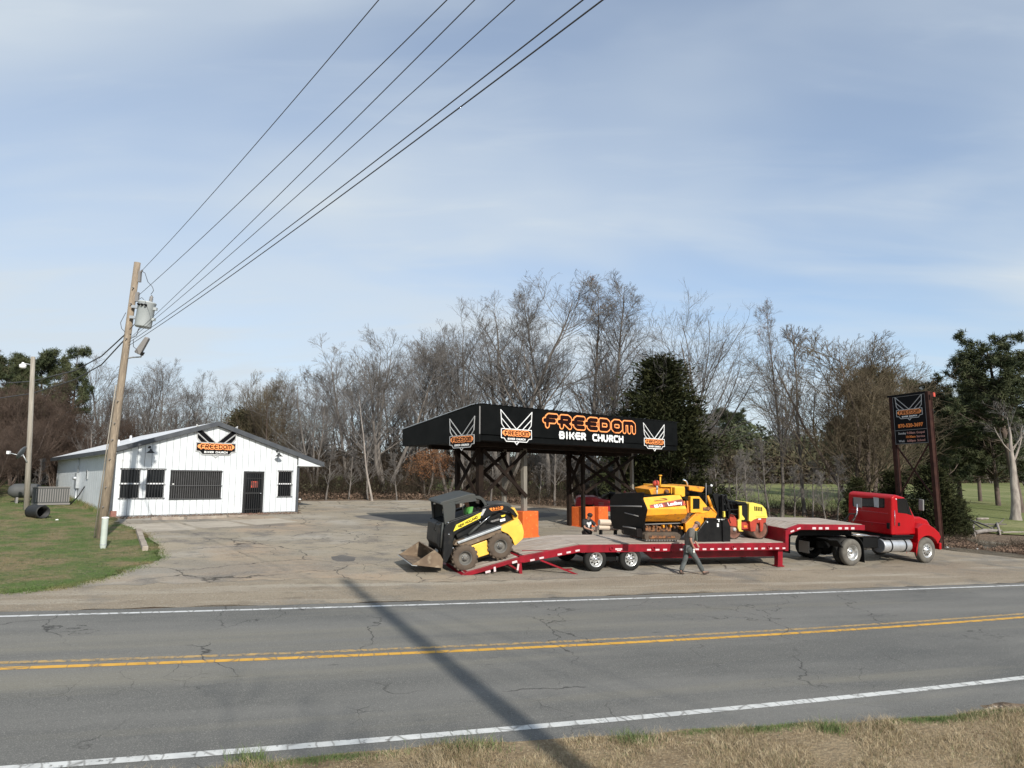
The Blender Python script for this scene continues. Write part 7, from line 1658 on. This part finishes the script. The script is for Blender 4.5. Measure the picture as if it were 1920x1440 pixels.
    for s_ in 'LR':
        sh, el, wr = V3(J['sh' + s_]), V3(J['el' + s_]), V3(J['wr' + s_]); S_['sh' + s_] = (*sh, .083); SE.append(('chest', 'sh' + s_))
        e_ = sh.lerp(el, .8) if sleeves == 'short' else wr.lerp(el, .1)
        if sleeves != 'short': S_['e' + s_] = (*el, .062); SE += [('sh' + s_, 'e' + s_), ('e' + s_, 'sl' + s_)]
        else: SE.append(('sh' + s_, 'sl' + s_))
        S_['sl' + s_] = (*e_, .078 if sleeves == 'short' else .045)
    skin('shirt', S_, SE, colors['top'], t)
    if bottoms:
        T_ = {'pelvis': (*pel, .13, .12)}; TE = []
        for s_ in 'LR':
            hp_, kn, an = V3(J['hip' + s_]), V3(J['kn' + s_]), V3(J['an' + s_]); T_['hip' + s_] = (*hp_, .115); T_['kn' + s_] = (*kn, .088); T_['hem' + s_] = (*(kn.lerp(an, .93)), .08); TE += [('pelvis', 'hip' + s_), ('hip' + s_, 'kn' + s_), ('kn' + s_, 'hem' + s_)]
        skin('trousers', T_, TE, colors['bottom'], t)
    if feet:
        for s_ in 'LR':
            an, to = V3(J['an' + s_]), V3(J['toe' + s_]); d = (to - an); d = V3((d.x, d.y, d.z)).normalized(); heel = an - V3((0, 0, .03)) - d * .03
            skin('boot', {'a': (*(an + V3((0, 0, .04))), .05), 'h': (*(an - V3((0, 0, .015)) - d * .02), .052), 'm': (*(an.lerp(to, .55) - V3((0, 0, .01))), .048, .04), 't': (*to, .042, .032)}, [('a', 'h'), ('h', 'm'), ('m', 't')], colors['shoe'], t)
    if hat:
        m = MB(); R3 = Matrix((( *sd_, ), ( *f, ), ( *up, ))).transposed(); h = MB()
        h.lathe((0, 0, 0), [(.103, -.0), (.108, .02), (.098, .07), (.06, .105), (0, .115)], 18, 'z')
        if hat == 'cap': h.add([(-.06, .08, .005), (.06, .08, .005), (.045, .185, -.012), (-.045, .185, -.012), (-.06, .08, .02), (.06, .08, .02), (.045, .18, 0), (-.045, .18, 0)], [(0, 1, 2, 3), (7, 6, 5, 4), (0, 4, 5, 1), (1, 5, 6, 2), (2, 6, 7, 3), (3, 7, 4, 0)])
        h.v = [tuple(hd + up * .028 + R3 @ Vector(p)) for p in h.v]; h.build('hat' if hat == 'cap' else 'hair', colors['hat'], t)
    return t
MF = Frame(5.83, 24.19, 21.5)
mc = lambda x, y, yy=0.0: (lambda p: (p[0], yy, p[1]))(MF.side(1250 + x / 11.08, 960 + y / 11.08, yy))
w1 = person(MF, dict(pelvis=mc(445, 745), chest=mc(492, 445), neck=mc(556, 338), head=mc(615, 272), face=(.75, -.12, -.65),
    shR=mc(508, 398, -.18), elR=mc(500, 590, -.24), wrR=mc(560, 735, -.2), shL=mc(512, 398, .18), elL=mc(560, 560, .24), wrL=mc(622, 655, .16),
    hipR=mc(470, 760, -.09), knR=mc(625, 985, -.10), anR=mc(768, 1262, -.10), toeR=mc(885, 1250, -.12),
    hipL=mc(430, 760, .09), knL=mc(385, 985, .10), anL=mc(288, 1245, .10), toeL=mc(365, 1278, .09)),
    'man in a brown cap and grey work clothes walking right in front of the trailer', dict(skin='skin', top='shirt_olive', bottom='jeans_grey', shoe='boot_brown', hat='cap_brown'), hat='cap', sleeves='short')
m = MB(); a, b = Vector(mc(590, 390, -.02)), Vector(mc(600, 600, -.02)); m.loft([a + Vector((-.03, -.13, 0)), a + Vector((.06, -.02, 0)), a + Vector((-.03, .13, 0))], [b + Vector((-.03, -.13, 0)), b + Vector((.06, -.02, 0)), b + Vector((-.03, .13, 0))]); m.build('vest_front', 'vest_pale', w1, .01)
gp = Vector(mc(562, 800, -.2)); gl = thing('work_gloves', MF.sub(*gp), 'pair of white work gloves held in the right hand of the walking man', 'gloves')
m = MB(); m.ball((0, -.01, .02), .035, 10, (1, .6, 1.2)); [m.tube([(dx_, -.01, -.01), (dx_ * 1.3 + .01, -.012, -.09)], [.011, .008], 6) for dx_ in (-.022, -.007, .008, .023)]; m.build('glove', 'glove_white', gl)
# man in black behind the trailer
BY = 3.5; BFm = TF.sub(1.42, BY, 0)
hB = TF.side(1100, 962, BY); sc_ = hB[1] / 1.66
def bj(x, y, z): return (x * sc_, y * sc_, z * sc_)
w2 = person(BFm, dict(pelvis=bj(.02, 0, .86), chest=bj(.02, -.02, 1.22), neck=bj(.03, -.05, 1.42), head=bj(.05, -.10, 1.54), face=(.35, -.9, -.25),
    shR=bj(-.17, -.05, 1.34), elR=bj(-.20, -.20, 1.10), wrR=bj(.05, -.36, 1.02), shL=bj(.20, -.02, 1.34), elL=bj(.33, -.20, 1.14), wrL=bj(.22, -.38, 1.05),
    hipR=bj(-.08, 0, .84), knR=bj(-.09, -.03, .45), anR=bj(-.10, 0, .09), toeR=bj(-.12, -.16, .04), hipL=bj(.12, 0, .84), knL=bj(.13, -.03, .45), anL=bj(.14, 0, .09), toeL=bj(.16, -.16, .04)),
    'person in a black printed t-shirt standing behind the trailer deck, left of the paver', dict(skin='skin', top='tee_black', bottom='hair_dark', shoe='boot_brown', hat='hair_dark'), hat='hair', sleeves='short')
m = MB()
P0 = [(-.08, 1.32), (.0, 1.30), (.10, 1.34), (.12, 1.24), (.05, 1.18), (.04, 1.10), (-.02, 1.12), (-.03, 1.20), (-.10, 1.26)]
m.prism([(p[0] * sc_, p[1] * sc_) for p in P0], -.165 * sc_, -.155 * sc_); m.build('shirt_print', 'print_white', w2)
sbm = thing('stacked_beams', TF.sub(1.95, 2.75, 0), 'short stack of tan timber beams left of the paver hopper, beside the person in black', 'timber')
zc_ = TF.side(1122, 979, 2.75)[1]
for k, (dz_, r_, dy_) in enumerate(((0, .11, 0), (-.2, .10, .05))):
    m = MB(); m.tube([(-.42, dy_, zc_ + dz_), (.42, dy_, zc_ + dz_ - .02)], r_, 8); m.build('beam', 'beam_tan', sbm, .01)
m = MB(); m.box(-.34, -.28, -.05, .12, 0, zc_ - .3).box(.28, .34, -.05, .12, 0, zc_ - .3); m.build('stand', 'rubber', sbm)
# loader operator, seated
so = Vector((0, 0, 0))
person(op, dict(pelvis=(.0, 0, -.32), chest=(-.03, 0, .10), neck=(-.06, 0, .28), head=(-.12, 0, .40), face=(-1, -.1, -.2),
    shR=(-.02, -.17, .22), elR=(-.10, -.25, -.02), wrR=(-.32, -.22, -.10), shL=(-.02, .17, .22), elL=(-.10, .25, -.02), wrL=(-.32, .22, -.10),
    hipR=(-.03, -.09, -.34), knR=(-.42, -.12, -.26), anR=(-.50, -.12, -.62), toeR=(-.62, -.12, -.66), hipL=(-.03, .09, -.34), knL=(-.42, .12, -.26), anL=(-.50, .12, -.62), toeL=(-.62, .12, -.66)),
    op['label'], dict(skin='skin', top='vest_green', bottom='jeans_grey', shoe='boot_brown', hat='label_orange'), hat='cap', sleeves='short')
